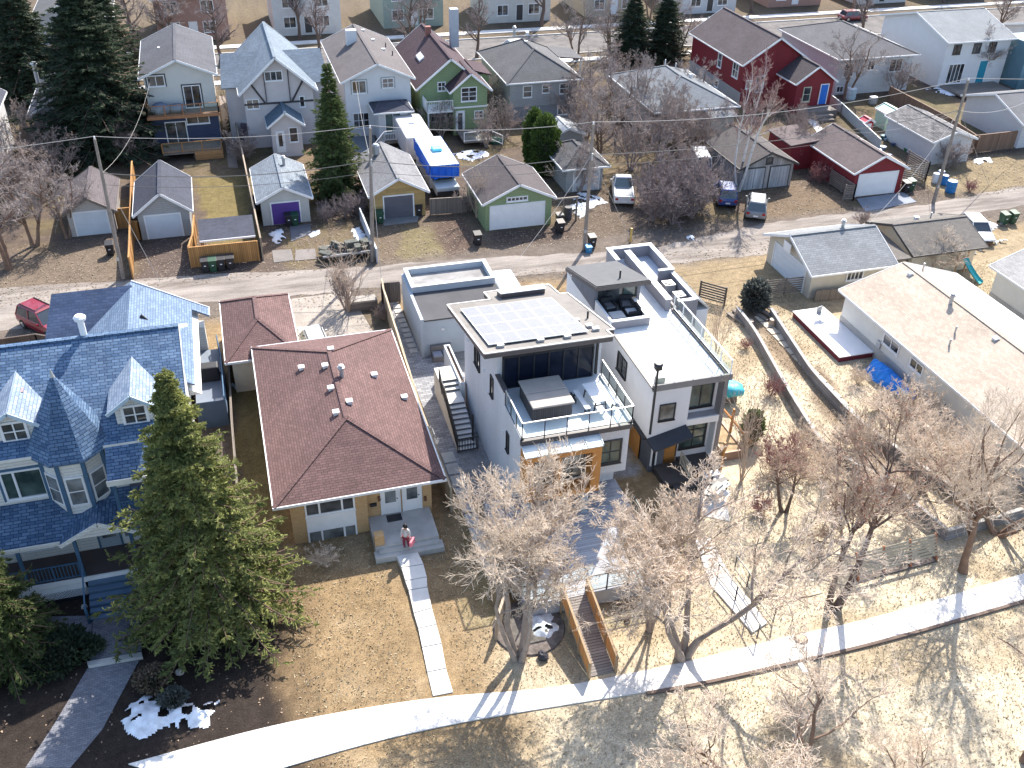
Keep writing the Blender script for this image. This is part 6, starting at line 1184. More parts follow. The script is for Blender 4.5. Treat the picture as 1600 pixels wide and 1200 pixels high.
def foliage_mat(name, c0, c1, sc=0.7):
    t = NT(name); g = t.n('ShaderNodeTexCoord'); a = t.n('ShaderNodeTexNoise', Scale=sc, Detail=8.0, Roughness=0.8); t.l(g.outputs['Object'], a.inputs['Vector'])
    t.l(t.ramp(a.outputs[0], c0, c1, 0.35, 0.68), t.p.inputs['Base Color']); t.p.inputs['Roughness'].default_value = 0.75; t.p.inputs['Specular IOR Level'].default_value = 0.2
    tr = t.n('ShaderNodeBsdfTranslucent'); t.l(t.ramp(a.outputs[0], mul(c0, 1.2), mul(c1, 1.3), 0.35, 0.68), tr.inputs[0]); mx = t.n('ShaderNodeMixShader'); mx.inputs[0].default_value = 0.25
    t.l(t.p.outputs[0], mx.inputs[1]); t.l(tr.outputs[0], mx.inputs[2]); t.l(mx.outputs[0], t.t.nodes['Material Output'].inputs[0]); return t.m
SPG = foliage_mat('spruce_needles', (0.065, 0.085, 0.032), (0.33, 0.34, 0.11)); SPG2 = foliage_mat('spruce_needles_cool', (0.03, 0.05, 0.02), (0.14, 0.17, 0.055)); SPD = foliage_mat('spruce_needles_dark', (0.022, 0.036, 0.026), (0.07, 0.095, 0.05)); SPM = foliage_mat('spruce_needles_mid', (0.05, 0.075, 0.025), (0.13, 0.17, 0.06))
def put_spruce(proto, label, x, y, rot, sc, mat, group=None):
    E = thing('spruce_tree', label, 'tree', (x, y, 0), rot, group, local=True); E.scale = sc; tr, wood, fo = proto
    mesh_obj('trunk', tr[0], tr[1], BK_BR, E, True, uv=False); mesh_obj('limbs', wood[0], wood[1], BK_BR, E, uv=False); mesh_obj('needles', fo[0], fo[1], mat, E, uv=False); return E
s1 = spruce(3, 14.0, 4.8, 66, 16, 0.34, 14); s2 = spruce(4, 12.2, 3.3, 46, 13, 0.4, 7)
x, y = G(318, 985); put_spruce(s1, 'large sunlit spruce standing in front of the blue roofed house', -3.9, 35.4, 0, (1.0, 1.0, 1.0), SPG)
put_spruce(s1, 'spruce at the left edge in front of the covered porch', -13.1, 35.0, 2, (0.62, 0.62, 0.66), SPG2)
x, y = G(528, 305); put_spruce(s2, 'slender yellow green spruce between the purple and gold garages', x, y, 0, (1.0, 1.0, 0.98), SPM)
x, y = G(165, 235); put_spruce(s1, 'huge dark spruce left of the navy and cream house', x, y, 1, (1.7, 1.7, 1.2), SPD)
x, y = G(40, 190); put_spruce(s2, 'dark spruce at the upper left corner', x, y+8, 1, (1.8, 1.8, 1.2), SPD); put_spruce(s2, 'dark spruce behind the small grey house, right of the corner spruce', x+8, y+12, 2, (1.7, 1.7, 1.2), SPD)
x, y = G(378, 205); put_spruce(s2, 'little bright spruce beside the half timbered house', x, y, 1, (0.55, 0.55, 0.42), SPM)
for i, (px, py) in enumerate(((985, 95), (1035, 92))):
    x, y = G(px, py); put_spruce(s2, ('dark evergreen behind the frosty roofed bungalow, left one of two', 'dark evergreen behind the frosty roofed bungalow, right one of two')[i], x, y, i, (1.2, 1.2, 0.75), SPD)
def tuft_cloud(seed, shape, N, s, up=0.5):
    rs = np.random.RandomState(seed); u = norm(rs.normal(0, 1, (N, 3))); r = rs.uniform(0.72, 1.02, (N, 1))
    C = u*r*np.array(shape); C[:, 2] += shape[2]; C[:, :2] *= (1.0+0.12*np.sin(C[:, 2:3]*5+np.arctan2(u[:, 1:2], u[:, 0:1])*4))
    d = norm(u*0.8+np.array([0, 0, up])+rs.normal(0, 0.35, (N, 3))); e = C+d*s*rs.uniform(0.6, 1.4, (N, 1)); w = norm(np.cross(d, rs.normal(0, 1, (N, 3))))*s*0.28; mid = (C+e)/2
    V = np.stack([C, mid+w, e, mid-w], 1).reshape(-1, 3); return V, np.arange(N*4).reshape(N, 4)
CDG = foliage_mat('cedar_green', (0.035, 0.06, 0.016), (0.10, 0.15, 0.035), 1.5); JUN = foliage_mat('juniper_blue', (0.06, 0.068, 0.062), (0.16, 0.17, 0.155), 1.5)
def evergreen(label, x, y, shape, mat, N=4500, s=0.3, cat='shrub', name='cedar_shrub'):
    E = thing(name, label, cat, (x, y, 0), 0, None, local=True); V, F = tuft_cloud(int(x*7) % 99, shape, N, s); mesh_obj('foliage', V, F, mat, E, uv=False)
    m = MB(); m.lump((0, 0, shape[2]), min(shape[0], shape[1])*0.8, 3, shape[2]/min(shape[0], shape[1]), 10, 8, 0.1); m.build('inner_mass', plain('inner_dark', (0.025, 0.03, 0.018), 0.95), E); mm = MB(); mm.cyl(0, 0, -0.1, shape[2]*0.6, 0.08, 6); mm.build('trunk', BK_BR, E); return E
x, y = G(833, 265); evergreen('taller pointed dark green cedar behind the green garage', x, y, (0.95, 0.95, 3.0), CDG); x, y = G(850, 275); evergreen('wider dark green cedar next to the pointed one, behind the green garage', x, y, (1.35, 1.2, 3.0), CDG)
x, y = G(1178, 484); evergreen('dark round blue grey juniper at the head of the garden walls', x, y, (0.92, 0.9, 1.2), JUN, 3000, 0.32, name='juniper'); x, y = G(1172, 690); evergreen('small broken evergreen beside the upright shrub', x, y, (0.55, 0.55, 1.1), SPM, 700, 0.3, name='juniper')
x, y = G(85, 1030); evergreen('dark low juniper mat beside the slate paved walk', x, y, (2.0, 1.3, 0.45), SPD, 4200, 0.25, name='juniper'); x, y = G(272, 1098); evergreen('small blue green juniper in the shaded flower bed', x, y, (0.55, 0.5, 0.3), JUN, 900, 0.18, name='juniper')
x, y = G(240, 1070); evergreen('brown cushion shrub in the shaded flower bed', x, y, (0.7, 0.65, 0.4), plain('cushion_brown', (0.14, 0.105, 0.07), 0.95, 0.3, 4), 1500, 0.2, name='cushion_shrub')
# dead grass blades and litter
def scatter(name, label, n, poly_fn, box, s, mat, seed, flatk=False, kind='stuff'):
    rs = np.random.RandomState(seed); x = rs.uniform(box[0], box[1], n); y = rs.uniform(box[2], box[3], n); k = poly_fn(x, y); x, y = x[k], y[k]; N = len(x); C = np.stack([x, y, np.full(N, 0.01)], 1)
    a = rs.uniform(0, 6.28, N); d = np.stack([np.cos(a), np.sin(a), np.zeros(N)], 1); h = s*rs.uniform(0.5, 1.4, N)[:, None]
    if flatk: b = np.stack([-np.sin(a), np.cos(a), np.zeros(N)], 1); upv = np.stack([rs.normal(0, .3, N), rs.normal(0, .3, N), np.ones(N)], 1); V = np.stack([C-d*h, C-b*h*0.6+upv*h*0.3, C+d*h, C+b*h*0.6+upv*h*0.5], 1)
    else:
        ln = np.stack([rs.normal(0, 0.7, N), rs.normal(0, 0.7, N), np.ones(N)], 1); V = np.stack([C-d*h*0.45, C-d*h*0.1+ln*h*0.5, C+ln*h, C+d*h*0.45], 1)
    o = mesh_obj(name, V.reshape(-1, 3), np.arange(N*4).reshape(N, 4), mat, uv=False); setp(o, label, name.replace('_', ' '), kind=kind); return o
def front_ok(x, y):
    p = np.interp(x, Bt_[:, 0], Bt_[:, 1]); q = np.interp(x, T_[:, 0], T_[:, 1]); k = (y < p-0.15) | (y > q+0.15)
    k &= ~((x > 4.6) & (x < 6.6) & (y > 27) & (y < 38)); k &= ~((x > 10.3) & (x < 18.1) & (y > 30.9)); k &= ~((x > 12.1) & (x < 13.7) & (y > 26.5) & (y < 31)); k &= ~((x < 9.3) & (y > 38.5)); k &= ~((x > 18) & (x < 27.5) & (y > 37.5) & (y < 56)); k &= ~((x > 9.3) & (x < 18.2) & (y > 30.9)); k &= ~((x > 40) & (x < 50.4) & (y > 30) & (y < 66)); k &= ~((x > 37.8) & (x < 41) & (y > 47.3) & (y < 54.2)); k &= y < 64
    return k
scatter('dead_grass', 'straw coloured dead grass of the front lawns', 110000, lambda x, y: front_ok(x, y) & (x > -0.7), (-1, 60, 17, 58), 0.075, plain('straw_blade', (0.44, 0.36, 0.23), 0.9, 0.3, 2.0), 1)
scatter('leaf_litter', 'scattered brown leaves and twigs over the front yards', 8000, lambda x, y: front_ok(x, y), (-14, 60, 17, 58), 0.055, plain('litter_brown', (0.30, 0.22, 0.155), 0.9, 0.4, 3.0), 2, True)
scatter('alley_debris', 'brown debris, stones and dead weeds along the alley yards', 26000, lambda x, y: ((y < 66) | (y > 69.6)) & ~((x > 19) & (x < 26.5) & (y > 73)) & ~((x > 54) & (x < 60.2) & (y > 70)), (-30, 90, 63.8, 80), 0.075, plain('weed_brown', (0.25, 0.20, 0.15), 0.9, 0.5, 2.0), 3, True)
# ------------------------------------------------------------------ vehicles
TYRE = RUBBER; CARGLASS = plain('car_glass', (0.03, 0.04, 0.05), 0.08, 0.1, spec=0.9)
def paint_m(name, c): return plain(name, c, 0.28, 0.03, spec=0.6, coat=0.6)
def loft(m, st):
    """stations (x, halfwidth_low, halfwidth_top, z0, z1)"""
    k = len(m.v); vs = []; fs = []
    for x, a, b, z0, z1 in st:
        zm = z0+(z1-z0)*0.55; vs += [(x, -a*0.94, z0), (x, -a, zm*0.6+z0*0.4), (x, -a, zm), (x, -b, z1), (x, b, z1), (x, a, zm), (x, a, zm*0.6+z0*0.4), (x, a*0.94, z0)]
    for i in range(len(st)-1):
        for j in range(8): j2 = (j+1) % 8; fs.append((i*8+j, (i+1)*8+j, (i+1)*8+j2, i*8+j2))
    fs.append(tuple(range(8))); fs.append(tuple(range((len(st)-1)*8+7, (len(st)-1)*8-1, -1)))
    m.add(vs, fs)
def car(name, label, x, y, rot, color, kind='suv', L=4.6, W=1.85):
    T = thing(name, label, {'suv': 'car', 'hatch': 'car', 'pickup': 'pickup truck', 'van': 'van'}[kind], (x, y, 0), rot, local=True); w = W/2; h = L/2; m = MB(); g = MB(); r = MB()
    bz = 0.95 if kind != 'hatch' else 0.85; rz_ = {'suv': 1.68, 'hatch': 1.45, 'pickup': 1.8, 'van': 2.1}[kind]
    loft(m, [(-h, w*0.82, w*0.72, 0.42, bz*0.85), (-h+0.12, w*0.95, w*0.86, 0.30, bz), (-h*0.5, w, w*0.9, 0.26, bz), (h*0.3, w, w*0.9, 0.26, bz), (h*0.45, w, w*0.88, 0.26, bz*0.98), (h-0.25, w*0.94, w*0.8, 0.30, bz*0.84), (h, w*0.78, w*0.62, 0.42, bz*0.66)])
    b = m.build('body', color, T, smooth=False, bevel=0.04)
    c0, c1 = {'suv': (-h+0.15, h*0.42), 'hatch': (-h+0.35, h*0.46), 'pickup': (-0.35, h*0.48), 'van': (-h+0.1, h*0.62)}[kind]; t0, t1 = c0+(0.28 if kind != 'van' else 0.1), c1-0.75
    V = [(c0, -w*0.88, bz-0.02), (c1, -w*0.86, bz-0.02), (c1, w*0.86, bz-0.02), (c0, w*0.88, bz-0.02), (t0, -w*0.72, rz_-0.06), (t1, -w*0.7, rz_-0.06), (t1, w*0.7, rz_-0.06), (t0, w*0.72, rz_-0.06)]
    g.add(V, [(0, 1, 5, 4), (1, 2, 6, 5), (2, 3, 7, 6), (3, 0, 4, 7), (4, 5, 6, 7)]); g.build('windows', CARGLASS, T)
    r.add([(t0-0.05, -w*0.75, rz_-0.06), (t1+0.06, -w*0.73, rz_-0.06), (t1+0.06, w*0.73, rz_-0.06), (t0-0.05, w*0.75, rz_-0.06), (t0+0.05, -w*0.66, rz_+0.02), (t1-0.08, -w*0.64, rz_+0.02), (t1-0.08, w*0.64, rz_+0.02), (t0+0.05, w*0.66, rz_+0.02)], [(0, 1, 5, 4), (1, 2, 6, 5), (2, 3, 7, 6), (3, 0, 4, 7), (4, 5, 6, 7), (3, 2, 1, 0)])
    for s in (-1, 1):
        for a, q in ((V[0], V[4]), (V[1], V[5])): r.beam((a[0], s*abs(a[1]), a[2]), (q[0], s*abs(q[1]), q[2]), 0.07, 0.07)
        xm = (c0+c1)/2-0.1; r.beam((xm, s*w*0.875, bz), (xm, s*w*0.72, rz_-0.05), 0.08, 0.06)
    rp = r.build('roof_panel', color, T)
    if kind == 'suv':
        k = MB(); [k.beam((t0+0.1, s*w*0.6, rz_+0.06), (t1-0.1, s*w*0.6, rz_+0.06), 0.04, 0.04) for s in (-1, 1)]; k.build('roof_rail', BLACK, rp)
    if kind == 'pickup':
        k = MB(); k.box(-h+0.1, -w*0.78, bz-0.25, -0.45, w*0.78, bz+0.012); k.build('truck_bed', plain('bed_liner', (0.25, 0.27, 0.29), 0.7), b)
        k = MB(); k.box(-h+0.02, -w*0.9, bz, -0.4, -w*0.78, bz+0.1); k.box(-h+0.02, w*0.78, bz, -0.4, w*0.9, bz+0.1); k.box(-h, -w*0.86, bz-0.2, -h+0.1, w*0.86, bz+0.1); k.build('tailgate', color, b)
    for wx in (-h+0.85, h-0.9):
        for s in (-1, 1):
            k = MB(); k.tube([(wx, s*(w-0.22), 0.34), (wx, s*(w+0.01), 0.34)], 0.34, 16); q = k.build('tyre', TYRE, T); k = MB(); k.tube([(wx, s*(w-0.02), 0.34), (wx, s*(w+0.025), 0.34)], 0.2, 10); k.build('rim', CHROME, q)
    for s in (-1, 1):
        k = MB(); k.obox((h-0.1, s*w*0.62, bz*0.68), (0.16, 0.34, 0.14)); k.build('headlight', plain('lamp_clear', (0.6, 0.6, 0.6), 0.2), T); k = MB(); k.obox((-h+0.03, s*w*0.72, bz*0.82), (0.1, 0.26, 0.2)); k.build('taillight', plain('lamp_red', (0.35, 0.01, 0.01), 0.3), T)
        k = MB(); k.obox((c1-0.25, s*(w+0.06), bz+0.08), (0.14, 0.16, 0.12)); k.build('mirror', color, T)
    k = MB(); k.obox((-h-0.01, 0, bz*0.6), (0.03, 0.4, 0.13)); k.build('number_plate', WHITE, T); k = MB(); k.obox((h-0.02, 0, 0.45), (0.08, W*0.55, 0.16)); k.build('grille', BLACK, T); return T
def carp(label, pa, pb, color, kind, name='parked_car', **k):
    """rear and front ends as seen on the survey photograph"""
    a, b = G(*pa, 0.5), G(*pb, 0.5); return car(name, label, (a[0]+b[0])/2, (a[1]+b[1])/2, math.atan2(b[1]-a[1], b[0]-a[0]), color, kind, **k)
CW = paint_m('car_white', (0.62, 0.63, 0.64))
carp('white pickup truck parked nose away beside the dark thicket', (976, 320), (970, 275), CW, 'pickup', 'pickup_truck', L=5.6, W=1.95)
carp('grey sport utility car with a pale roof near the birch', (1180, 343), (1184, 303), paint_m('car_grey', (0.20, 0.21, 0.22)), 'suv', L=4.7)
carp('dark blue car half hidden by the thicket', (1138, 322), (1128, 285), paint_m('car_blue', (0.02, 0.06, 0.24)), 'suv')
x, y = G(1090, 265); car('parked_van', 'white van showing through the bare bushes', x, y, math.radians(75), CW, 'van', L=4.8)
carp('white car parked beside the brown garage', (1512, 345), (1540, 375), CW, 'hatch', L=4.4)
car('parked_car', 'white hatchback passing on the far street', 37.2, 125.4, math.radians(184), CW, 'hatch', L=4.3)
carp('deep red car parked behind the blue house', (46, 492), (98, 517), paint_m('car_red', (0.20, 0.008, 0.022)), 'suv', L=4.5)
x, y = G(492, 540, 0.4); car('parked_car', 'silver beige car half hidden by the bungalow roof', x, y, math.radians(95), paint_m('car_silver', (0.48, 0.47, 0.43)), 'suv', L=4.6)
for i, (cx, c, lab) in enumerate(((5, (0.1, 0.1, 0.12), 'dark car parked on the far kerb behind the half timbered house'), (70, (0.35, 0.36, 0.38), 'silver car parked on the far kerb beyond the red house'), (92, (0.2, 0.03, 0.03), 'maroon car parked at the right of the far street'))):
    car('parked_car', lab, cx, 130.8, 0, paint_m('car_far%d' % i, c), 'hatch', L=4.4)
T = thing('white_trailer', 'white topped cargo trailer parked between the garage and the alley', 'trailer', (17.9, 60.2, 0), 0); m = MB(); m.box(17.05, 57.9, 0.5, 18.65, 61.9, 2.45); m.build('body', CW, T, bevel=0.12)
for s in (17.0, 18.7):
    for yy in (59.4, 60.3): k = MB(); k.tube([(s-0.06, yy, 0.33), (s+0.06, yy, 0.33)], 0.33, 14); k.build('tyre', RUBBER, T)
k = MB(); k.beam((17.85, 57.9, 0.45), (17.85, 56.9, 0.45), 0.1, 0.1); k.build('hitch', BLACK, T)
# camper under tarpaulin and long trailer
TARPB = plain('tarp_blue', (0.01, 0.12, 0.62), 0.5, 0.25, 2.0, bump=0.6); TARPW = plain('tarp_pale', (0.50, 0.60, 0.68), 0.5, 0.2, 2.0, bump=0.5)
T = thing('camper', 'camper wrapped in a bright blue tarpaulin with a pale top', 'camper van', (18.2, 85, 0)); B('body', CW, T, (16.95, 82.3, 0.55, 19.35, 88.6, 2.75))
m = MB(); m.slab([(16.85, 81.4, 3.05), (19.5, 81.4, 3.05), (19.45, 88.7, 3.05), (16.9, 88.7, 3.05)], 0.16); m.build('tarpaulin_top', TARPW, T, bevel=0.08)
m = MB(); rr = random.Random(2)
for (a, b) in (((16.85, 81.38), (19.5, 81.38)), ((16.82, 88.7), (16.82, 81.4)), ((19.52, 81.4), (19.47, 88.7))):
    n = 14; V = []; 
    for i in range(n+1):
        t = i/n; x = a[0]+(b[0]-a[0])*t; y = a[1]+(b[1]-a[1])*t; o = 0.05*math.sin(i*2.1); V += [(x+o*(a[0] == b[0] or abs(a[0]-b[0]) < 0.2), y+o*(abs(a[1]-b[1]) < 0.2), 3.03), (x+1.4*o, y+1.4*o, 1.75+0.12*rr.random())]
    m.add(V, [(2*i, 2*i+1, 2*i+3, 2*i+2) for i in range(n)]+[(2*i+2, 2*i+3, 2*i+1, 2*i) for i in range(0)])
m.build('tarpaulin_side', TARPB, T); m = MB(); m.box(17.8, 84.6, 3.06, 18.7, 85.6, 3.35); m.build('roof_unit', plain('unit_cyan', (0.15, 0.62, 0.75), 0.5), T, bevel=0.08); m = MB(); m.box(17.1, 80.3, 0.6, 19.3, 82.28, 1.35); m.build('hood', plain('hood_silver', (0.45, 0.5, 0.53), 0.3), T, bevel=0.12); B('grille', BLACK, T, (17.2, 80.22, 0.5, 19.2, 80.3, 1.0)); B('windscreen', CARGLASS, T, (17.2, 82.2, 1.3, 19.2, 82.29, 1.9))
for xx in (17.05, 19.3):
    for yy in (81.3, 87.0): k = MB(); k.tube([(xx-0.1, yy, 0.4), (xx+0.1, yy, 0.4)], 0.4, 12); k.build('tyre', RUBBER, T)
T = thing('holiday_trailer', 'long white holiday trailer behind the blue wrapped camper', 'trailer', (17.8, 92, 0)); m = MB(); m.box(16.2, 89.2, 0.6, 18.9, 96.0, 2.9); m.build('body', plain('trailer_white', (0.58, 0.56, 0.57), 0.4), T, bevel=0.15); B('roof_hatch', WHITE, T, (17.3, 93.0, 2.9, 17.8, 93.5, 3.02)); 
for xx in (16.2, 18.9):
    for yy in (92, 93): k = MB(); k.tube([(xx-0.1, yy, 0.38), (xx+0.1, yy, 0.38)], 0.38, 12); k.build('tyre', RUBBER, T)
# boat under a blue tarpaulin
a, b = G(1365, 568, 0.4), G(1432, 622, 0.4); cx, cy, rt, ln = (a[0]+b[0])/2, (a[1]+b[1])/2, math.atan2(b[1]-a[1], b[0]-a[0]), math.dist(a, b)
T = thing('covered_boat', 'long bundle under a wrinkled bright blue tarpaulin beside the bungalow wall', 'covered boat', (cx, cy, 0), rt, local=True); m = MB(); rr = random.Random(8); N_, K_ = 22, 9; V = []
for i in range(N_):
    t = i/(N_-1); w_ = 0.25+0.65*math.sin(math.pi*min(1, t*1.1+0.12))**0.7
    for j in range(K_):
        u = j/(K_-1)*2-1; V.append((ln*(t-0.5)+rr.uniform(-.05, .05), u*w_*(1+rr.uniform(-.06, .06)), max(0.02, (0.85-0.15*t)*(1-abs(u)**1.8)+rr.uniform(-.07, .07))))
m.add(V, [(i*K_+j, (i+1)*K_+j, (i+1)*K_+j+1, i*K_+j+1) for i in range(N_-1) for j in range(K_-1)]); m.build('tarpaulin', plain('tarp_bright', (0.01, 0.20, 0.66), 0.45, 0.2, 3, bump=0.6), T)
m = MB(); m.box(-ln/2+0.4, -0.4, 0, ln/2-0.4, 0.4, 0.5); m.build('boat_hull', WHITE, T)
# ------------------------------------------------------------------ poles and wires
PW = bark('pole_wood', (0.24, 0.21, 0.185), 0.25); POLES = {}
for k, (bx, by, tx, ty, h, lab) in {'a': (193, 435, 150, 210, 10.9, 'grey leaning utility pole in front of the leftmost garages'), 'b': (582, 408, 581, 200, 10.9, 'utility pole in front of the gold garage'), 'c': (913, 390, 928, 195, 10.6, 'utility pole beside the black bins near the green garage'), 'd': (1458, 318, 1512, 125, 11.3, 'tallest brown utility pole beside the blue barrels')}.items():
    x, y = G(bx, by); tx_, ty_ = G(tx, ty, h); ty_ = y+(ty_-y)*0.3; tx_ = x+(tx_-x)*0.8; T = thing('utility_pole', lab, 'utility pole', (x, y, 0)); m = MB(); m.tube([(x, y, -0.2), ((x+tx_)/2, (y+ty_)/2, h/2), (tx_, ty_, h)], [0.17, 0.14, 0.10], 10); m.build('pole', PW, T)
    m = MB(); m.lathe(tx_, ty_, [(h, 0.05), (h+0.18, 0.07), (h+0.22, 0.03)], 8); m.build('insulator', WHITE, T); zc = h*0.77; xc, yc = x+(tx_-x)*0.77, y+(ty_-y)*0.77
    if k in 'bc': m = MB(); m.box(xc-0.06, yc-0.3, zc-0.35, xc+0.06, yc-0.12, zc+0.2); m.build('bracket', GREYM, T)
    m = MB(); m.box(x-0.19, y-0.2, 1.6, x+0.02, y-0.17, 1.9); m.build('tag_plate', GREYM, T)
    POLES[k] = ((tx_, ty_, h+0.2), (xc, yc, zc), (x, y, 0))
def wire(label, a, b, sag=0.5, r=0.022, mat=None, name='power_line'):
    a = Vector(a); b = Vector(b); n = 14; m = MB(); m.tube([a+(b-a)*(i/n)+Vector((0, 0, -4*sag*(i/n)*(1-i/n))) for i in range(n+1)], r, 4); o = m.build(name, mat or plain('wire_grey', (0.32, 0.31, 0.30), 0.6), None); setp(o, label, 'wire'); return o
pa, pb_, pc, pd = (POLES[k] for k in 'abcd')
wire('top wire from the leftmost pole to the pole by the gold garage', pa[0], pb_[0], .5); wire('top wire from the gold garage pole to the pole by the black bins', pb_[0], pc[0], .5); wire('top wire from the black bins pole to the tall right pole', pc[0], pd[0], 1.0); wire('top wire running off the left edge', pa[0], (-45, 72, 10.5), .5); wire('top wire running off the right edge from the tallest pole', pd[0], (105, 69, 11.5), 1.0)
DW = plain('wire_dark', (0.10, 0.10, 0.10), 0.6)
for n_, (p, q) in (('left and gold garage', (pa, pb_)), ('gold garage and black bins', (pb_, pc)), ('black bins and tallest', (pc, pd))): wire('upper dark cable between the %s poles' % n_, p[1], q[1], .7, .03, DW, 'cable'); wire('lower dark cable between the %s poles' % n_, (p[1][0], p[1][1], p[1][2]-0.9), (q[1][0], q[1][1], q[1][2]-0.9), .6, .018, DW, 'cable')
wire('service wire sweeping up to the navy and cream house', pa[1], (-6.4, 99.8, 6.9), 1.2, .012); wire('service wire from the gold garage pole to the tall white house', pb_[1], (13, 98.5, 6), .8, .018); wire('service wire from the tallest pole to the red garage', pd[1], (57, 78, 4), .6, .018); wire('service wire from the tallest pole down to the solar house garage', pc[1], (16.5, 58, 3.4), .5, .016); wire('service wire to the white sided garage from the tallest pole', pd[1], (69, 81, 3.6), .4, .018); wire('service wire to the silver roofed garage from the tallest pole', pd[1], (47.2, 59.5, 4.0), .8, .02); wire('wire from the tallest pole to the far right building', pd[1], (82, 82, 4.5), .8, .02)
wire('guy wire of the gold garage pole, slanting to the alley bush', pb_[1], (9.3, 63.6, 0.5), .05, .02); wire('guy wire of the black bins pole anchored at the yellow post', pc[1], G3(985, 372), .02, .018); wire('guy wire of the leftmost pole anchored by the slate garage apron', pa[1], G3(250, 440), .02, .018); wire('guy wire of the tallest pole anchored in the right grass', pd[1], G3(1545, 290), .02, .02)
T = setp(mesh_obj('bollard', *(lambda m: (m.v, m.f))(MB().cyl(*G(985, 378), 0, 1.25, 0.09, 10)), plain('post_yellow', (0.62, 0.42, 0.12), 0.6)), 'yellow wooden post on the alley verge', 'bollard')
# ------------------------------------------------------------------ bins, barrels
def bin_(label, px, py, c='black', rot=0.0, group=None):
    col = {'black': (0.022, 0.022, 0.026), 'green': (0.02, 0.07, 0.04), 'blue': (0.02, 0.20, 0.42), 'teal': (0.03, 0.10, 0.12)}[c]; x, y = G(px, py); T = thing('wheelie_bin', label, 'bin', (x, y, 0), rot, group, local=True); mt = plain('bin_'+c, col, 0.5)
    m = MB(); m.add([(-0.24, -0.28, 0.06), (0.24, -0.28, 0.06), (0.24, 0.26, 0.06), (-0.24, 0.26, 0.06), (-0.3, -0.37, 1.0), (0.3, -0.37, 1.0), (0.3, 0.33, 1.0), (-0.3, 0.33, 1.0)], [(0, 3, 2, 1), (4, 5, 6, 7), (0, 1, 5, 4), (1, 2, 6, 5), (2, 3, 7, 6), (3, 0, 4, 7)]); m.build('bin_body', mt, T)
    m = MB(); m.slab([(-0.33, -0.41, 1.03), (0.33, -0.41, 1.03), (0.33, 0.38, 1.12), (-0.33, 0.38, 1.12)], 0.05); m.build('lid', mt, T, bevel=0.02)
    for s in (-1, 1): m = MB(); m.tube([(s*0.22, 0.3, 0.12), (s*0.29, 0.3, 0.12)], 0.12, 10); m.build('wheel', RUBBER, T)
    m = MB(); m.box(-0.08, -0.40, 0.6, 0.08, -0.345, 0.66); m.build('label_plate', WHITE, T); return T
bin_('black bin standing before the weathered pale garage', 174, 398); bin_('black bin at the left end of the golden board fence', 322, 424); bin_('green bin beside the black bin at the golden board fence', 334, 423, 'green'); bin_('black bin third along the golden board fence', 347, 421); bin_('black bin last along the golden board fence', 361, 419)
bin_('black bin in front of the purple door', 452, 352); bin_('dark green bin in front of the purple door', 462, 351, 'green'); bin_('green bin at the left corner of the gold garage', 594, 348, 'green'); bin_('black bin at the right corner of the gold garage', 654, 336)
bin_('black bin nearest the right corner of the green garage', 875, 363); bin_('white lidded bin just behind the nearest bin at the green garage', 874, 352); bin_('tall black bin beside the utility pole', 924, 386); bin_('small bright blue bin at the foot of the utility pole', 919, 394, 'blue').scale = (0.8, 0.8, 0.55); bin_('black bin left of the green garage', 746, 382)
bin_('left black bin beside the red garage door', 1413, 300); bin_('right green bin beside the red garage door', 1421, 297, 'green'); bin_('left green bin on the cluttered lot at the right edge', 1566, 350, 'green'); bin_('right green bin on the cluttered lot at the right edge', 1580, 348, 'green')
def barrel(label, px, py, mat, h=0.9, r=0.32, name='barrel', lid=None):
    x, y = G(px, py); T = thing(name, label, 'barrel', (x, y, 0)); m = MB(); m.lathe(x, y, [(0, r*0.92), (h*0.1, r), (h*0.33, r*1.03), (h*0.36, r*0.98), (h*0.66, r*1.03), (h*0.7, r*0.98), (h*0.95, r), (h, r*0.93)], 14); m.build('drum', mat, T)
    m = MB(); m.lathe(x, y, [(h, r*0.88), (h+0.03, r*0.88)], 14); m.build('lid', lid or WHITE, T); return T
BLB = plain('barrel_blue', (0.02, 0.17, 0.42), 0.45)
barrel('large blue barrel nearest the alley beside the tallest pole', 1484, 300, BLB, 1.1, 0.48); barrel('blue barrel behind the large one near the tallest pole', 1474, 288, BLB); barrel('blue barrel right of the slatted fence, farthest from the alley', 1468, 281, BLB); barrel('pale barrel beside the blue barrels', 1460, 285, TRIM); barrel('dark drum under the carport arm of the green garage', 887, 342, plain('drum_dark', (0.06, 0.06, 0.07)), 1.1, 0.35, lid=BLACK); barrel('galvanised tub on the grass of the fenced right yard', 1363, 162, GREYM, 0.8, 0.5); barrel('pale blue tank in the upper right yard', 1328, 155, plain('tank_pale', (0.42, 0.5, 0.53)), 1.3, 0.6)
# ------------------------------------------------------------------ terrace things
T = thing('hot_tub', 'grey hot tub with a half sunlit cover on the glass railed terrace', 'hot tub', (14.1, 39.6, 5.98)); m = MB(); m.prism([(13.15, 38.55), (13.0, 38.75), (13.0, 40.95), (13.15, 41.1), (15.05, 41.1), (15.2, 40.95), (15.2, 38.75), (15.05, 38.55)], 5.985, 6.8); m.build('tub_cabinet', boards('tub_grey', (0.085, 0.078, 0.08), 0.12), T)
m = MB(); m.box(12.95, 38.5, 6.81, 15.25, 39.8, 6.93); m.box(12.95, 39.83, 6.81, 15.25, 41.15, 6.93); m.build('cover', plain('cover_grey', (0.36, 0.32, 0.285), 0.7), T, bevel=0.05); B('step', plain('step_dark', (0.06, 0.07, 0.08)), T, (15.3, 39.6, 5.985, 15.75, 40.4, 6.2))
T = thing('picnic_table', 'white picnic table with two black framed benches on the terrace', 'picnic table', (16.7, 39.3, 5.98), math.radians(3), local=True); WT = plain('table_white', (0.66, 0.68, 0.70), 0.6); B('tabletop', WT, T, (-0.42, -0.85, 0.72, 0.42, 0.95, 0.77))
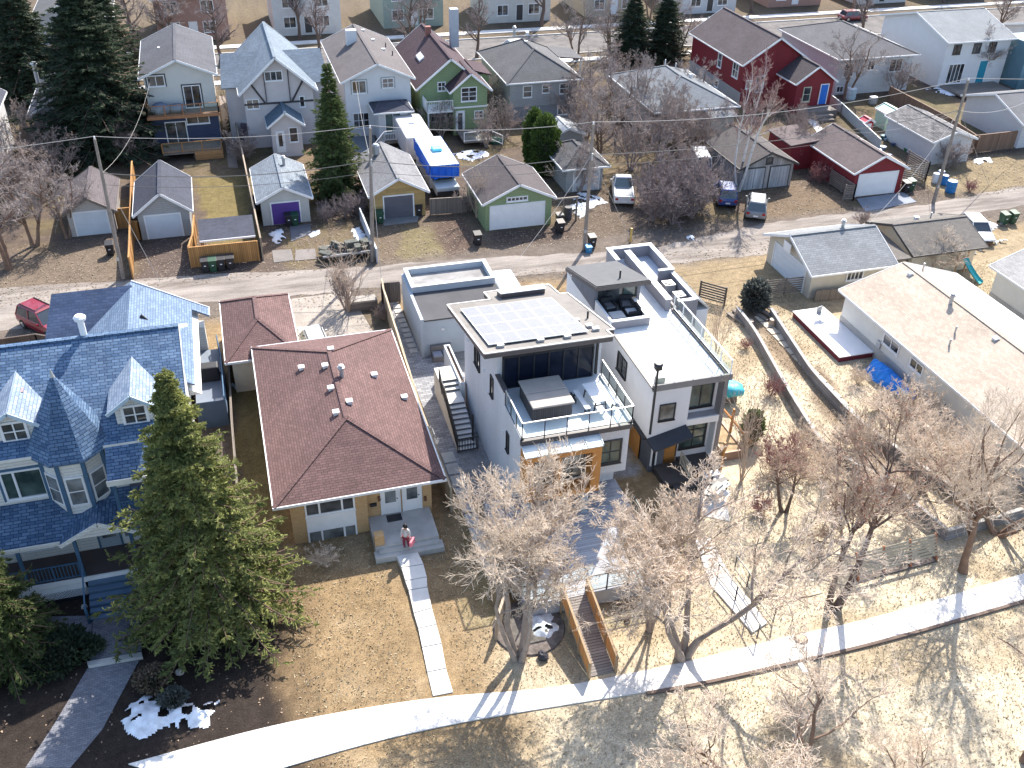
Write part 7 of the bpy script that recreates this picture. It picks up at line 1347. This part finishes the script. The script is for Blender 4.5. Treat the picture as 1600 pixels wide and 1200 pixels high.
for s in (-1, 1):
    B('bench_seat', WT, T, (s*0.78-0.15, -0.85, 0.42, s*0.78+0.15, 0.95, 0.46))
    for yy in (-0.7, 0.8): k = MB(); k.beam((s*0.62, yy, 0), (s*0.68, yy, 0.42), 0.05, 0.05); k.beam((s*0.92, yy, 0), (s*0.86, yy, 0.42), 0.05, 0.05); k.beam((s*0.64, yy, 0.2), (s*0.9, yy, 0.2), 0.04, 0.04); k.build('bench_leg', BLACK, T)
for yy in (-0.65, 0.75): k = MB(); k.beam((-0.35, yy, 0), (-0.25, yy, 0.72), 0.06, 0.06); k.beam((0.35, yy, 0), (0.25, yy, 0.72), 0.06, 0.06); k.beam((-0.3, yy, 0.4), (0.3, yy, 0.4), 0.05, 0.05); k.build('table_leg', BLACK, T)
WK = plain('wicker_black', (0.03, 0.03, 0.035), 0.7)
def armchair(label, x, y, rot, z, mat=WK, cush=None):
    T = thing('armchair', label, 'armchair', (x, y, z), rot, local=True); B('seat', mat, T, (-0.38, -0.38, 0.12, 0.38, 0.38, 0.42)); B('backrest', mat, T, (-0.38, 0.28, 0.42, 0.38, 0.4, 0.85)); B('armrest', mat, T, (-0.42, -0.36, 0.42, -0.3, 0.28, 0.62)); B('armrest', mat, T, (0.3, -0.36, 0.42, 0.42, 0.28, 0.62)); B('leg', BLACK, T, *[(sx*0.33-0.03, sy*0.33-0.03, 0, sx*0.33+0.03, sy*0.33+0.03, 0.12) for sx in (-1, 1) for sy in (-1, 1)]); B('cushion', cush or plain('cushion_grey', (0.2, 0.2, 0.21)), T, (-0.29, -0.36, 0.42, 0.29, 0.26, 0.5)); return T
armchair('black wicker armchair at the left under the roof terrace shelter', 20.75, 48.0, 0.1, 6.2); armchair('black wicker armchair at the right under the roof terrace shelter', 21.9, 48.0, -0.2, 6.2); armchair('black wicker armchair turned sideways by the low seating wall', 21.9, 47.0, -1.6, 6.2, WK, plain('cushion_white', (.6, .6, .6)))
T = thing('fire_table', 'pale square fire table between the black armchairs', 'table', (20.85, 46.75, 6.2)); B('tabletop', plain('stone_pale', (0.55, 0.52, 0.5)), T, (20.4, 46.35, 6.6, 21.25, 47.15, 6.7)); B('base', DARK, T, (20.5, 46.45, 6.2, 21.15, 47.05, 6.6))
T = thing('patio_chair', 'grey folding chair on the white topped deck', 'chair', (39.4, 52.4, 0.44), 0.3, local=True); GC = plain('chair_grey', (0.35, 0.37, 0.38)); B('seat', GC, T, (-0.26, -0.26, 0.4, 0.26, 0.26, 0.44)); B('backrest', GC, T, (-0.26, 0.24, 0.44, 0.26, 0.29, 0.95)); B('leg', GREYM, T, *[(sx*0.24-0.02, sy*0.24-0.02, 0, sx*0.24+0.02, sy*0.24+0.02, 0.4) for sx in (-1, 1) for sy in (-1, 1)])
T = thing('outdoor_sofa', 'grey loveseat against the grey garage wall on the side patio', 'sofa', (11.8, 54.7, 0.03)); SO = plain('sofa_grey', (0.17, 0.16, 0.16)); B('seat', SO, T, (11.1, 54.4, 0.05, 12.5, 55.1, 0.42)); B('backrest', SO, T, (11.1, 55.1, 0.05, 12.5, 55.3, 0.9)); B('cushion', plain('cushion_bluegrey', (0.28, 0.3, 0.36)), T, (11.15, 54.4, 0.43, 11.75, 55.0, 0.55), (11.85, 54.4, 0.43, 12.45, 55.0, 0.55))
T = thing('barbecue', 'black covered barbecue on the blue house side deck', 'barbecue', (-3.3, 54.6, 1.05)); m = MB(); m.box(-3.9, 54.2, 1.06, -2.7, 55.0, 2.1); m.build('cover', plain('bbq_cover', (0.02, 0.02, 0.025), 0.6), T, bevel=0.1)
# ------------------------------------------------------------------ garden walls, benches, screens
SW = boards('grey_timber_wall', (0.25, 0.24, 0.24), 0.2, False, 0.35); SWC = plain('wall_cap_grey', (0.34, 0.33, 0.315), 0.9, 0.35, 2.5)
def strip(pts, w, z0, z1):
    P = smooth(resample(pts, 24), 1); D = np.gradient(P, axis=0); D /= np.linalg.norm(D, axis=1)[:, None]; N = np.stack([-D[:, 1], D[:, 0]], 1)*w/2; m = MB(); V = []
    for p, n in zip(P, N): V += [(*(p-n), z0), (*(p+n), z0), (*(p+n), z1), (*(p-n), z1)]
    F = [(4*i+j, 4*i+(j+1) % 4, 4*i+4+(j+1) % 4, 4*i+4+j) for i in range(23) for j in range(4)]; F = [f[::-1] for f in F]+[(0, 1, 2, 3), (95, 94, 93, 92)]
    return m.add(V, F)
def gwall(label, pts, h, w=0.14):
    T = thing('garden_wall', label, 'wall', (pts[0][0], pts[0][1], 0)); strip(pts, w, 0, h).build('wall_face', SW, T); strip(pts, w+0.08, h+0.002, h+0.05).build('cap', SWC, T)
gwall('long left garden retaining wall running down from the juniper', [G(1152, 480, .7), G(1178, 512, .7), G(1205, 560, .7), G(1240, 622, .7), G(1290, 700, .7), G(1380, 745, .7), G(1480, 827, .7)], 0.7); gwall('right garden retaining wall with long shaded side', [G(1205, 482, .7), G(1270, 580, .7), G(1340, 655, .7), G(1402, 700, .7), G(1487, 760, .7), G(1560, 795, .7)], 0.7); gwall('lower garden wall turning the corner above the slatted bench screen', [G(1480, 829, .7), G(1540, 812, .7), G(1700, 765, .7)], 0.7)
m = MB()
for i in range(16): x = 35.65-0.015*i; m.obox((x+0.02*(i % 2), 54.2-i*0.92, 0.04), (0.7, 0.78, 0.08), 0.04)
setp(m.build('garden_slabs', plain('sandstone_slab', (0.52, 0.45, 0.36), 0.9, 0.2)), 'line of square sandstone slabs between the garden walls', 'stepping stones', kind='structure')
def plank_steps(label, px, py, rot, n=3):
    x, y = G(px, py); T = thing('plank_steps', label, 'steps', (x, y, 0), rot, local=True)
    for i in range(n): B('tread', OLDWOODH, T, (i*0.45-0.17, -1.1, 0.12+0.16*i, i*0.45+0.17, 1.1, 0.2+0.16*i)); B('stringer', SW, T, (i*0.45-0.16, -1.0, 0, i*0.45+0.16, -0.9, 0.119+0.16*i), (i*0.45-0.16, 0.9, 0, i*0.45+0.16, 1.0, 0.119+0.16*i))
plank_steps('weathered plank steps on the outer side of the left garden wall', 1152, 502, math.radians(12), 2); plank_steps('three weathered plank steps between the garden walls', 1183, 493, math.radians(15), 3)
for lab, px, py in (('pale tree stump beside the top of the left garden wall', 1171, 510), ('brown stump at the foot of the plank steps', 1206, 508)):
    x, y = G(px, py); m = MB(); m.lathe(x, y, [(0, 0.26), (0.5, 0.23), (0.52, 0.1)], 12); setp(m.build('tree_stump', plain('stump_wood', (0.42, 0.33, 0.25))), lab, 'stump')
a, b = G(1340, 908), G(1462, 876); T = thing('bench_screen', 'grey slatted screen on brown posts standing in the sunny front grass', 'screen', (a[0], a[1], 0)); a = Vector((*a, 0)); b = Vector((*b, 0)); nrm = Vector((0, 0.55, 1)).normalized(); m = MB()
for i in range(7): o = Vector((0, 0.09*i, 0.5+0.14*i)); m.beam(a+o, b+o, 0.115, 0.03, (0, -1, 0.5))
m.build('slats', plain('slat_greygreen', (0.37, 0.33, 0.25), 0.8), T)
for i in range(4):
    p = a+(b-a)*(i/3); k = MB(); k.beam(p+Vector((0, -0.06, 0)), p+Vector((0, 0.60, 1.42)), 0.09, 0.1); k.build('post', plain('post_rust', (0.36, 0.13, 0.06)), T); k = MB(); k.beam(p+Vector((0, 0.02, 0.15)), p+Vector((0.0, 0.9, 0.02)), 0.08, 0.08); k.build('foot', DARK, T)
m = MB(); m.prism([(a.x, a.y-0.1), (b.x, b.y-0.1), (b.x, b.y+0.95), (a.x, a.y+0.95)], 0.0, 0.1); m.build('painted_shadow', plain('painted_shadow_dark', (0.12, 0.10, 0.09), 0.9), T)  # dark slab stands in for the screen's shadow on the grass
# metal-railed walk to second modern house
T = thing('railed_walk', 'pale concrete walk with thin metal railings leading up to the second modern house', 'walkway', (20, 31, 0)); P4 = [G(*p) for p in ((1085, 845), (1110, 843), (1140, 900), (1198, 975), (1175, 990), (1110, 915))]; m = MB(); m.prism(P4, -0.05, 0.10); m.build('walk_slab', CONC_L, T)
a_, b_, c_ = G(1120, 905), G(1148, 940), G(1182, 1000); railing(T, [(*a_, 0.1), (*b_, 0.1), (*c_, 0.1)], 0.95, DARK, None, 0.05, 1.1, cap=0.05); a_, b_ = G(1147, 893), G(1207, 975); railing(T, [(*a_, 0.1), (*b_, 0.1)], 0.95, DARK, None, 0.05, 1.1, cap=0.05)
# stacked white things and garden frame beside the second modern house
T = thing('stacked_furniture', 'jumbled stack of white patio furniture beside the dark porch', 'furniture', (23.6, 37.5, 0)); rr = random.Random(3); x, y = G(1112, 765)
for i in range(7): k = MB(); k.obox((x+rr.uniform(-.7, .5), y+rr.uniform(-.9, .7), 0.35+0.1*i), (1.1, 0.4, 0.07), rr.uniform(-.6, .7), rr.uniform(-.2, .2)); k.build('board', WHITE if i % 3 else DARK, T)
k = MB()
for i in range(6): xx, yy = x+rr.uniform(-.7, .6), y+rr.uniform(-.9, .7); k.box(xx, yy, 0, xx+0.06, yy+0.06, 1.0)
k.build('frame_leg', BLACK, T)
x, y = G(1122, 770); B2 = [G(*p) for p in ((1098, 748), (1130, 742), (1140, 815), (1092, 806))]; flat('side_patio_slab', B2, 0.05, CONC_L, 'pale concrete slab beside the dark porch of the second modern house', 'slab', t=0.1)
x, y = G(1115, 680); T = thing('raised_bed', 'brown timber raised bed beside the second modern house', 'planter', (x, y, 0)); B('bed_wall', plain('bed_timber', (0.30, 0.2, 0.14)), T, (25.3, 39.7, 0, 25.42, 42.6, 0.6), (26.55, 39.7, 0, 26.67, 42.6, 0.6), (25.42, 39.7, 0, 26.55, 39.82, 0.6), (25.42, 42.48, 0, 26.55, 42.6, 0.6)); B('soil', plain('leafy_soil', (0.33, 0.24, 0.14), 1, 0.4, 5), T, (25.42, 39.82, 0, 26.55, 42.48, 0.52))
T = thing('swing_frame', 'timber frame of leaning posts beside the second modern house', 'garden frame', (26.5, 42, 0)); m = MB(); a = G(1138, 688); b = G(1125, 735); m.box(a[0], a[1], 0, a[0]+.12, a[1]+.12, 2.3); m.box(b[0], b[1], 0, b[0]+.12, b[1]+.12, 2.0); m.build('post', OR, T); m = MB(); m.beam((25.4, 43.5, 3.0), (27.4, 40.2, 0.6), 0.1, 0.1); m.build('brace', OR, T)
x, y = G(1143, 602, 1.2); T = thing('covered_canoe', 'rounded shape under a turquoise cover beside the terrace corner', 'cover', (x, y, 0)); m = MB(); m.lump((x, y, 0.95), 0.85, 4, 0.5, 14, 8, 0.12); m.build('cover', plain('turquoise_cover', (0.05, 0.42, 0.50), 0.5, bump=0.3), T, smooth=True); B('stand', OLDWOOD, T, (x-0.4, y-0.3, 0, x+0.4, y+0.3, 0.6))
# slide, junk, small lots
x, y = G(1500, 428); T = thing('play_slide', 'turquoise plastic slide beside a low brown play tower', 'slide', (x, y, 0), 0.2, local=True); V = []; 
for i in range(9):
    t = i/8; z = 1.25*(1-t)**1.4+0.12; 
    for (u, dz) in ((-0.28, 0.14), (-0.22, 0), (0.22, 0), (0.28, 0.14)): V.append((u, -t*2.0, z+dz))
m = MB(); m.add(V, [(i*4+j, i*4+j+1, i*4+j+5, i*4+j+4) for i in range(8) for j in range(3)]); m.build('slide_chute', plain('turquoise_plastic', (0.02, 0.32, 0.36), 0.4), T); k = MB()
for sx in (-0.6, 0.5):
    for sy in (0.1, 1.1): k.box(sx, sy, 0, sx+0.1, sy+0.1, 1.9)
k.box(-0.6, 0.1, 1.2, 0.6, 1.2, 1.28); k.build('tower_frame', plain('tower_brown', (0.42, 0.28, 0.17)), T)
T = thing('ladder', 'pale yellow ladder lying on the cluttered right lot', 'ladder', (57, 59, 0)); a = Vector(G3(1478, 385, .15)); b = Vector(G3(1510, 380, .15)); m = MB(); m.beam(a, b, 0.06, 0.06); m.beam(a+Vector((0, .4, 0)), b+Vector((0, .4, 0)), 0.06, 0.06); [m.beam(a+(b-a)*t+Vector((0, 0, 0)), a+(b-a)*t+Vector((0, .4, 0)), .04, .04) for t in (.1, .3, .5, .7, .7)]; m.build('ladder_rails', plain('ladder_yellow', (0.62, 0.5, 0.2)), T)
rr = random.Random(12); pl = sorted((rr.uniform(1500, 1595), rr.uniform(345, 400)) for _ in range(12)); sc_c = (('bleached', (.5, .48, .45)), ('dull brown', (.3, .27, .24)), ('rust brown', (.25, .15, .1)), ('whitish', (.6, .58, .55)), ('dark grey', (.16, .15, .15)))
for i, (px, py) in enumerate(pl):
    x, y = G(px, py); m = MB(); s = rr.uniform(.25, .7); n_, c = sc_c[i % 5]
    for q in range(3): m.obox((x+rr.uniform(-.3, .3), y+rr.uniform(-.2, .2), 0.05+q*0.09), (s*rr.uniform(.6, 1.4), s*rr.uniform(.2, .6), .08), rr.uniform(0, 3))
    setp(m.build('lumber_scrap', plain('scrap_%d' % (i % 5), c), None), '%s pile of scrap boards, %s from the left on the cluttered right lot' % (n_, ORD[i]), 'rubble', 'scrap piles on the cluttered right lot')
pl = sorted(((rr.uniform(1365, 1425), rr.uniform(215, 250)) for _ in range(12)), key=lambda q: -q[1]); pc_ = (('navy', (.05, .08, .16)), ('pale grey', (.45, .47, .5)), ('green', (.04, .16, .07)), ('black', (.1, .1, .1)), ('slate blue', (.25, .3, .36)), ('dark teal', (.02, .1, .14)))
for i, (px, py) in enumerate(pl):
    x, y = G(px, py); m = MB(); s = rr.uniform(.22, .42); n_, c = pc_[i % 6]; m.lathe(x, y, [(0, s*0.7), (s, s), (s*1.02, s*0.8)], 9)
    setp(m.build('plant_pot', plain('pot_%d' % (i % 6), c), None), '%s pot behind the red garage, %s counting back from the alley' % (n_, ORD[i]), 'pot', 'pots and pails behind the red garage')
# junk trailer by the alley
x, y = G(543, 400); T = thing('utility_trailer', 'flat utility trailer loaded with junk beside the alley', 'trailer', (x, y, 0), 0.05, local=True); B('trailer_bed', DARK, T, (-2.1, -0.9, 0.4, 2.1, 0.9, 0.55)); m = MB(); rj = random.Random(5)
for i in range(12): m.obox((rj.uniform(-1.8, 1.8), rj.uniform(-.7, .7), rj.uniform(.65, .95)), (rj.uniform(.4, 1.1), rj.uniform(.3, .7), rj.uniform(.15, .5)), rj.uniform(0, 3), rj.uniform(-.2, .2))
m.build('load', plain('junk_grey', (0.10, 0.105, 0.09), 0.9, 0.4, 4), T); [B('side_rail', GREYM, T, (-2.1, s*0.9-0.03, .55, 2.1, s*0.9+0.03, .7)) for s in (-1, 1)]
for s in (-1, 1): k = MB(); k.tube([(0, s*0.95-0.08, 0.3), (0, s*0.95+0.08, 0.3)], 0.3, 12); k.build('tyre', RUBBER, T)
x, y = G(568, 480); T = thing('skip_box', 'open grey box of garden waste beside the dark fence at the alley', 'box', (x, y, 0)); B('box_side', OLDWOODH, T, (x-1, y-.5, 0, x-.94, y+.5, .7), (x+.94, y-.5, 0, x+1, y+.5, .7), (x-.94, y-.5, 0, x+.94, y-.44, .7), (x-.94, y+.44, 0, x+.94, y+.5, .7)); B('box_load', plain('waste_grey', (.3, .28, .26), 1, .5, 4), T, (x-.93, y-.43, 0, x+.93, y+.43, .75))
for lab, px, py, w, h_ in (('dark patio kettle barbecue on the pale patio', 855, 185, .6, .7), ('dark covered bench on the pale patio of the grey house', 800, 182, .9, .6)):
    x, y = G(px, py); T = thing('covered_barbecue', lab, 'barbecue', (x, y, 0)); m = MB(); m.box(x-w/2, y-.3, 0.02, x+w/2, y+.3, h_); m.build('cover', plain('bbq_cover', (0.02, 0.02, 0.025)), T, bevel=.08)
for lab, px, py, r_, h_, c in (('dark green covered fire pit behind the green garage', 775, 222, .8, .5, (.03, .08, .06)), ('small red playhouse in the yard behind the crimson garage', 1351, 205, .5, 1.2, (.4, .02, .05)), ('mint green garden shed left of the white sided garage', 1385, 198, 1.0, 1.8, (.34, .5, .4))):
    x, y = G(px, py)
    if 'pit' in lab: m = MB(); m.lathe(x, y, [(0, r_), (h_*.6, r_), (h_, r_*.3)], 14); setp(m.build('fire_pit', plain('c_pit', c)), lab, 'fire pit')
    else: T = thing('garden_shed', lab, 'shed', (x, y, 0)); gable_walls(T, x-r_, x+r_, y-r_, y+r_, h_, h_*1.25, 'y', plain('c_%s' % lab[:9], c)); gable_roof(T, x-r_, x+r_, y-r_, y+r_, h_, h_*1.25, 'y', .12, .12, .05, plain('c_%s' % lab[:9], c)); B('door', WHITE, T, (x-.3, y-r_-.03, .02, x+.3, y-r_, h_*.85))
T = thing('trampoline_frame', 'round pale awning frame in the half timbered house yard', 'gazebo', (3.4, 92.5, 0)); m = MB(); m.lathe(*G(400, 215), [(2.0, 1.5), (2.3, 1.2), (2.6, 0.5), (2.65, 0.05)], 10); m.build('awning', plain('awning_pale', (0.46, 0.45, 0.46), 0.6), T); gx_, gy_ = G(400, 215); B('panel', plain('panel_purplebrown', (0.13, 0.10, 0.12)), T, (gx_-1.4, gy_-1.2, 0, gx_+1.4, gy_-1.1, 1.95)); B('post', OLDWOOD, T, *[(gx_+a*1.3, gy_+b*1.1, 0, gx_+a*1.3+.1, gy_+b*1.1+.1, 2.0) for a in (-1, 1) for b in (-1, 1)])
# snow patches
def snow(label, pts, h=0.14, seed=1):
    P = np.array([G(*p) for p in pts]); c = P.mean(0); lo_, hi_ = P.min(0)-0.5, P.max(0)+0.5; st = 0.075; xs = np.arange(lo_[0], hi_[0], st); ys = np.arange(lo_[1], hi_[1], st); XX, YY = np.meshgrid(xs, ys)
    sd = np.full(XX.shape, 1e9); ins = np.zeros(XX.shape, bool); n = len(P)
    for i in range(n):
        a, b = P[i], P[(i+1) % n]; e = b-a; t = np.clip(((XX-a[0])*e[0]+(YY-a[1])*e[1])/max(1e-9, (e**2).sum()), 0, 1); sd = np.minimum(sd, np.hypot(XX-a[0]-t*e[0], YY-a[1]-t*e[1]))
        cnd = ((a[1] > YY) != (b[1] > YY)) & (XX < (b[0]-a[0])*(YY-a[1])/(b[1]-a[1]+1e-12)+a[0]); ins ^= cnd
    sd = np.where(ins, sd, -sd)+(fbm(XX+seed*13, YY, 0.8, 4, seed)-0.5)*1.0; hole = fbm(XX+seed*7, YY+3, 0.5, 3, seed+2); sd = np.where(hole < 0.34, -1, sd)
    Z = np.clip(sd*0.45, 0, h)*(0.5+0.9*fbm(XX, YY+seed*5, 0.35, 3, seed+1)); idx = np.arange(XX.size).reshape(XX.shape); k = (Z[:-1, :-1] > 0)&(Z[1:, 1:] > 0)&(Z[1:, :-1] > 0)&(Z[:-1, 1:] > 0)
    F = np.stack([idx[:-1, :-1][k], idx[:-1, 1:][k], idx[1:, 1:][k], idx[1:, :-1][k]], 1)
    if not len(F): return
    u, inv = np.unique(F, return_inverse=True); V = np.stack([XX.ravel()[u], YY.ravel()[u], Z.ravel()[u]+0.012], 1)
    o = mesh_obj('snow_patch', V, inv.reshape(F.shape), SNOW, None, True, uv=False); setp(o, label, 'snow', kind='stuff'); return o
for i, (lab, pts) in enumerate((('dirty melting snow beside the gravel ring under the deck', ((812, 966), (828, 950), (862, 955), (874, 985), (862, 1006), (826, 1002))), ('melting snow heap at the bottom left beside the paved walk', ((188, 1130), (198, 1094), (240, 1092), (340, 1098), (330, 1135), (260, 1142), (212, 1158))), ('snow patch before the left side of the purple garage', ((420, 365), (440, 356), (448, 372), (435, 382), (422, 376))), ('snow patch right of the purple garage slabs', ((478, 368), (495, 360), (510, 358), (500, 368), (482, 374))), ('narrow white snow heap left of the leaning white wall', ((548, 358), (562, 355), (572, 378), (560, 385), (552, 370))), ('long snow drift behind the green garage', ((706, 240), (735, 235), (765, 236), (760, 246), (738, 252), (715, 248))), ('melting snow before the low hip roofed garage', ((888, 324), (903, 300), (925, 304), (952, 318), (928, 326), (906, 342))), ('snow at the edge of the side fence of the blue house', ((357, 596), (365, 595), (375, 610), (368, 612))), ('snow in the fenced right yard', ((1448, 140), (1470, 137), (1500, 142), (1512, 150), (1480, 150))), ('thin snow beside the wood pile fence', ((1520, 250), (1545, 246), (1552, 252), (1525, 258))), ('snow behind the half timbered house', ((450, 218), (465, 213), (470, 220), (455, 225))), ('pale snow by the patio of the navy house', ((305, 243), (325, 241), (327, 247), (308, 250))), ('snow sliver on the lot at the right edge', ((1540, 345), (1562, 352), (1555, 358), (1538, 352))), ('icy slush puddle edge on the alley', ((1070, 370), (1082, 368), (1085, 374), (1073, 376)))) ): snow(lab, pts, 0.14 if i > 1 else 0.3, i+2)
x, y = G(835, 1003); m = MB(); m.lathe(x, y+0.9, [(0.0, 1.75), (0.1, 1.7), (0.12, 1.4)], 28); setp(m.build('gravel_ring', sheet_mat('ring_gravel', (0.15, 0.13, 0.12), 0.4, 3)), 'round dark gravel bed under the snow before the deck', 'gravel bed', kind='structure')
# boulders and small yard pieces
for lab, px, py, s, c in (('black square stone on the front lawn left of the ramp', 848, 1028, .28, (.03, .03, .04)), ('small rusty pot right of the ramp', 980, 970, .18, (.12, .07, .05)), ('pale boulder in the shaded flower bed', 281, 1052, .2, (.5, .45, .42)), ('tan rock at the side of the blue stairs', 132, 950, .15, (.5, .45, .4)), ('pale stone near the juniper mat', 47, 994, .17, (.5, .48, .46)), ('white ball shaped lamp by the deck corner', 1014, 945, .22, (.7, .7, .7))):
    x, y = G(px, py); m = MB(); m.lump((x, y, s*.5), s, int(px), .8, 8, 6, .18); setp(m.build('boulder' if 'lamp' not in lab else 'globe_lamp', plain('rock_%d' % px, c, .7)), lab, 'stone' if 'lamp' not in lab else 'lamp')
x, y = G(1251, 1000); T = thing('tree_well', 'round tree well with a brown stump cut into the footpath', 'tree well', (x, y, 0)); m = MB(); m.lathe(x, y, [(0.05, .36), (0.075, .34)], 16); m.build('soil', plain('soil', (0.12, 0.08, 0.06)), T); m = MB(); m.lathe(x, y, [(0.05, .27), (0.12, .26), (0.13, .1)], 14); m.build('stump', plain('stump_cut', (0.36, 0.24, 0.16)), T)
a = G(1240, 1150); T = thing('street_lamp', 'white topped street lamp rising through the pale tree crown at the bottom', 'street lamp', (a[0], a[1], 0)); m = MB(); m.tube([(a[0], a[1], 0), (a[0], a[1], 3.6), (a[0]-.1, a[1]+.3, 3.9)], [.06, .035, .03], 8); m.build('lamp_post', GREYM, T); m = MB(); m.obox((a[0]-.12, a[1]+.45, 3.92), (.22, .5, .12)); m.build('lamp_head', WHITE, T, bevel=.03)
# ------------------------------------------------------------------ person on the bungalow step
def skin(name, pts, edges, rad, mat, parent, sub=1):
    me = bpy.data.meshes.new(name); me.from_pydata(pts, edges, []); me.materials.append(mat); o = bpy.data.objects.new(name, me); COL.objects.link(o); o.parent = parent; ORG[o.name] = (0, 0, 0)
    md = o.modifiers.new('skin', 'SKIN'); me.skin_vertices[0].data[0].use_root = True
    for i, r in enumerate(rad): me.skin_vertices[0].data[i].radius = (r, r) if not hasattr(r, '__len__') else r
    md.use_smooth_shade = True; s = o.modifiers.new('sub', 'SUBSURF'); s.levels = sub; s.render_levels = sub; return o
SK = plain('skin', (0.42, 0.24, 0.17), 0.6); x, y = G(635, 858, 0.33)
T = thing('person', 'person in white top and dark red trousers holding a pink bag on the bungalow step', 'person', (x, y, 0.33), math.radians(150), local=True); T.scale = (0.97,)*3
pp = [(0, 0, .92), (0, 0, 1.12), (0, -.01, 1.32), (0, .0, 1.44), (0, .02, 1.52), (0, .03, 1.60), (0, .03, 1.70),
      (.17, 0, 1.38), (.22, .03, 1.10), (.20, .16, .90), (-.17, 0, 1.38), (-.23, -.02, 1.11), (-.22, .05, .88),
      (.09, 0, .86), (.10, .05, .48), (.10, -.04, .08), (.10, .12, .03), (-.09, 0, .86), (-.10, -.06, .48), (-.10, -.12, .10), (-.10, .03, .03),
      (.20, .21, .84), (-.22, .08, .81)]
ee = [(0, 1), (1, 2), (2, 3), (3, 4), (4, 5), (5, 6), (3, 7), (7, 8), (8, 9), (3, 10), (10, 11), (11, 12), (0, 13), (13, 14), (14, 15), (15, 16), (0, 17), (17, 18), (18, 19), (19, 20), (9, 21), (12, 22)]
rd = [.13, .12, (.15, .11), .09, .055, .085, .075, .06, .045, .032, .06, .045, .032, .09, .06, .04, .035, .09, .06, .04, .035, .028, .028]
body = skin('body', pp, ee, rd, SK, T)
for s, (hx_, hy_, hz_) in ((1, (.20, .215, .83)), (-1, (-.22, .085, .80))):
    for i in range(4): skin('finger', [(hx_-.03+.02*i, hy_, hz_), (hx_-.03+.02*i, hy_+.012, hz_-.045+.005*abs(i-1)), (hx_-.03+.02*i, hy_+.004, hz_-.08+.008*abs(i-1))], [(0, 1), (1, 2)], [.009, .008, .007], SK, body)
    skin('thumb', [(hx_-s*.02, hy_+.01, hz_+.02), (hx_-s*.05, hy_+.03, hz_-.01), (hx_-s*.05, hy_+.04, hz_-.035)], [(0, 1), (1, 2)], [.011, .01, .008], SK, body)
skin('shirt', [(0, 0, .88), (0, 0, 1.12), (0, -.01, 1.33), (0, 0, 1.44), (.17, 0, 1.38), (.225, .03, 1.10), (.20, .15, .93), (-.17, 0, 1.38), (-.235, -.02, 1.11), (-.22, .04, .92)], [(0, 1), (1, 2), (2, 3), (3, 4), (4, 5), (5, 6), (3, 7), (7, 8), (8, 9)], [.165, .15, (.175, .13), .10, .075, .06, .048, .075, .06, .048], plain('shirt_white', (0.58, 0.56, 0.55), 0.9), body)
skin('trousers', [(0, 0, .95), (.09, 0, .86), (.10, .05, .48), (.10, -.03, .12), (-.09, 0, .86), (-.10, -.06, .48), (-.10, -.11, .14)], [(0, 1), (1, 2), (2, 3), (0, 4), (4, 5), (5, 6)], [.15, .11, .08, .06, .11, .08, .06], plain('trousers_red', (0.22, 0.03, 0.05), 0.9), body)
m = MB(); m.lump((0, .015, 1.68), .125, 3, 1.05, 12, 8, .05); m.lump((0, -.06, 1.56), .10, 3, 1.3, 12, 8, .05); m.build('hair', plain('hair_black', (.012, .01, .01), .6), body, smooth=True)
m = MB(); m.lump((0, .125, 1.63), .02, 1, 1.3, 6, 4, 0); m.lump((.035, .105, 1.655), .012, 1, 1, 6, 4, 0); m.lump((-.035, .105, 1.655), .012, 1, 1, 6, 4, 0); m.build('face', SK, body)
T2 = thing('handbag', 'pink tote bag carried by the person on the bungalow step', 'bag', (x, y, 0.33), math.radians(150), local=True); PKM = plain('bag_pink', (0.75, 0.22, 0.27), 0.7); m = MB(); m.add([(-.30, -.2, .42), (-.26, .22, .42), (-.40, .22, .42), (-.44, -.2, .42), (-.28, -.24, .74), (-.24, .26, .74), (-.36, .26, .74), (-.40, -.24, .74)], [(0, 3, 2, 1), (4, 5, 6, 7), (0, 1, 5, 4), (1, 2, 6, 5), (2, 3, 7, 6), (3, 0, 4, 7)]); m.build('bag_body', PKM, T2, bevel=.02); m = MB(); m.tube([(-.30, -.12, .74), (-.27, -.03, .90), (-.27, .10, .92), (-.30, .18, .74)], .013, 6); m.build('strap', PKM, T2)
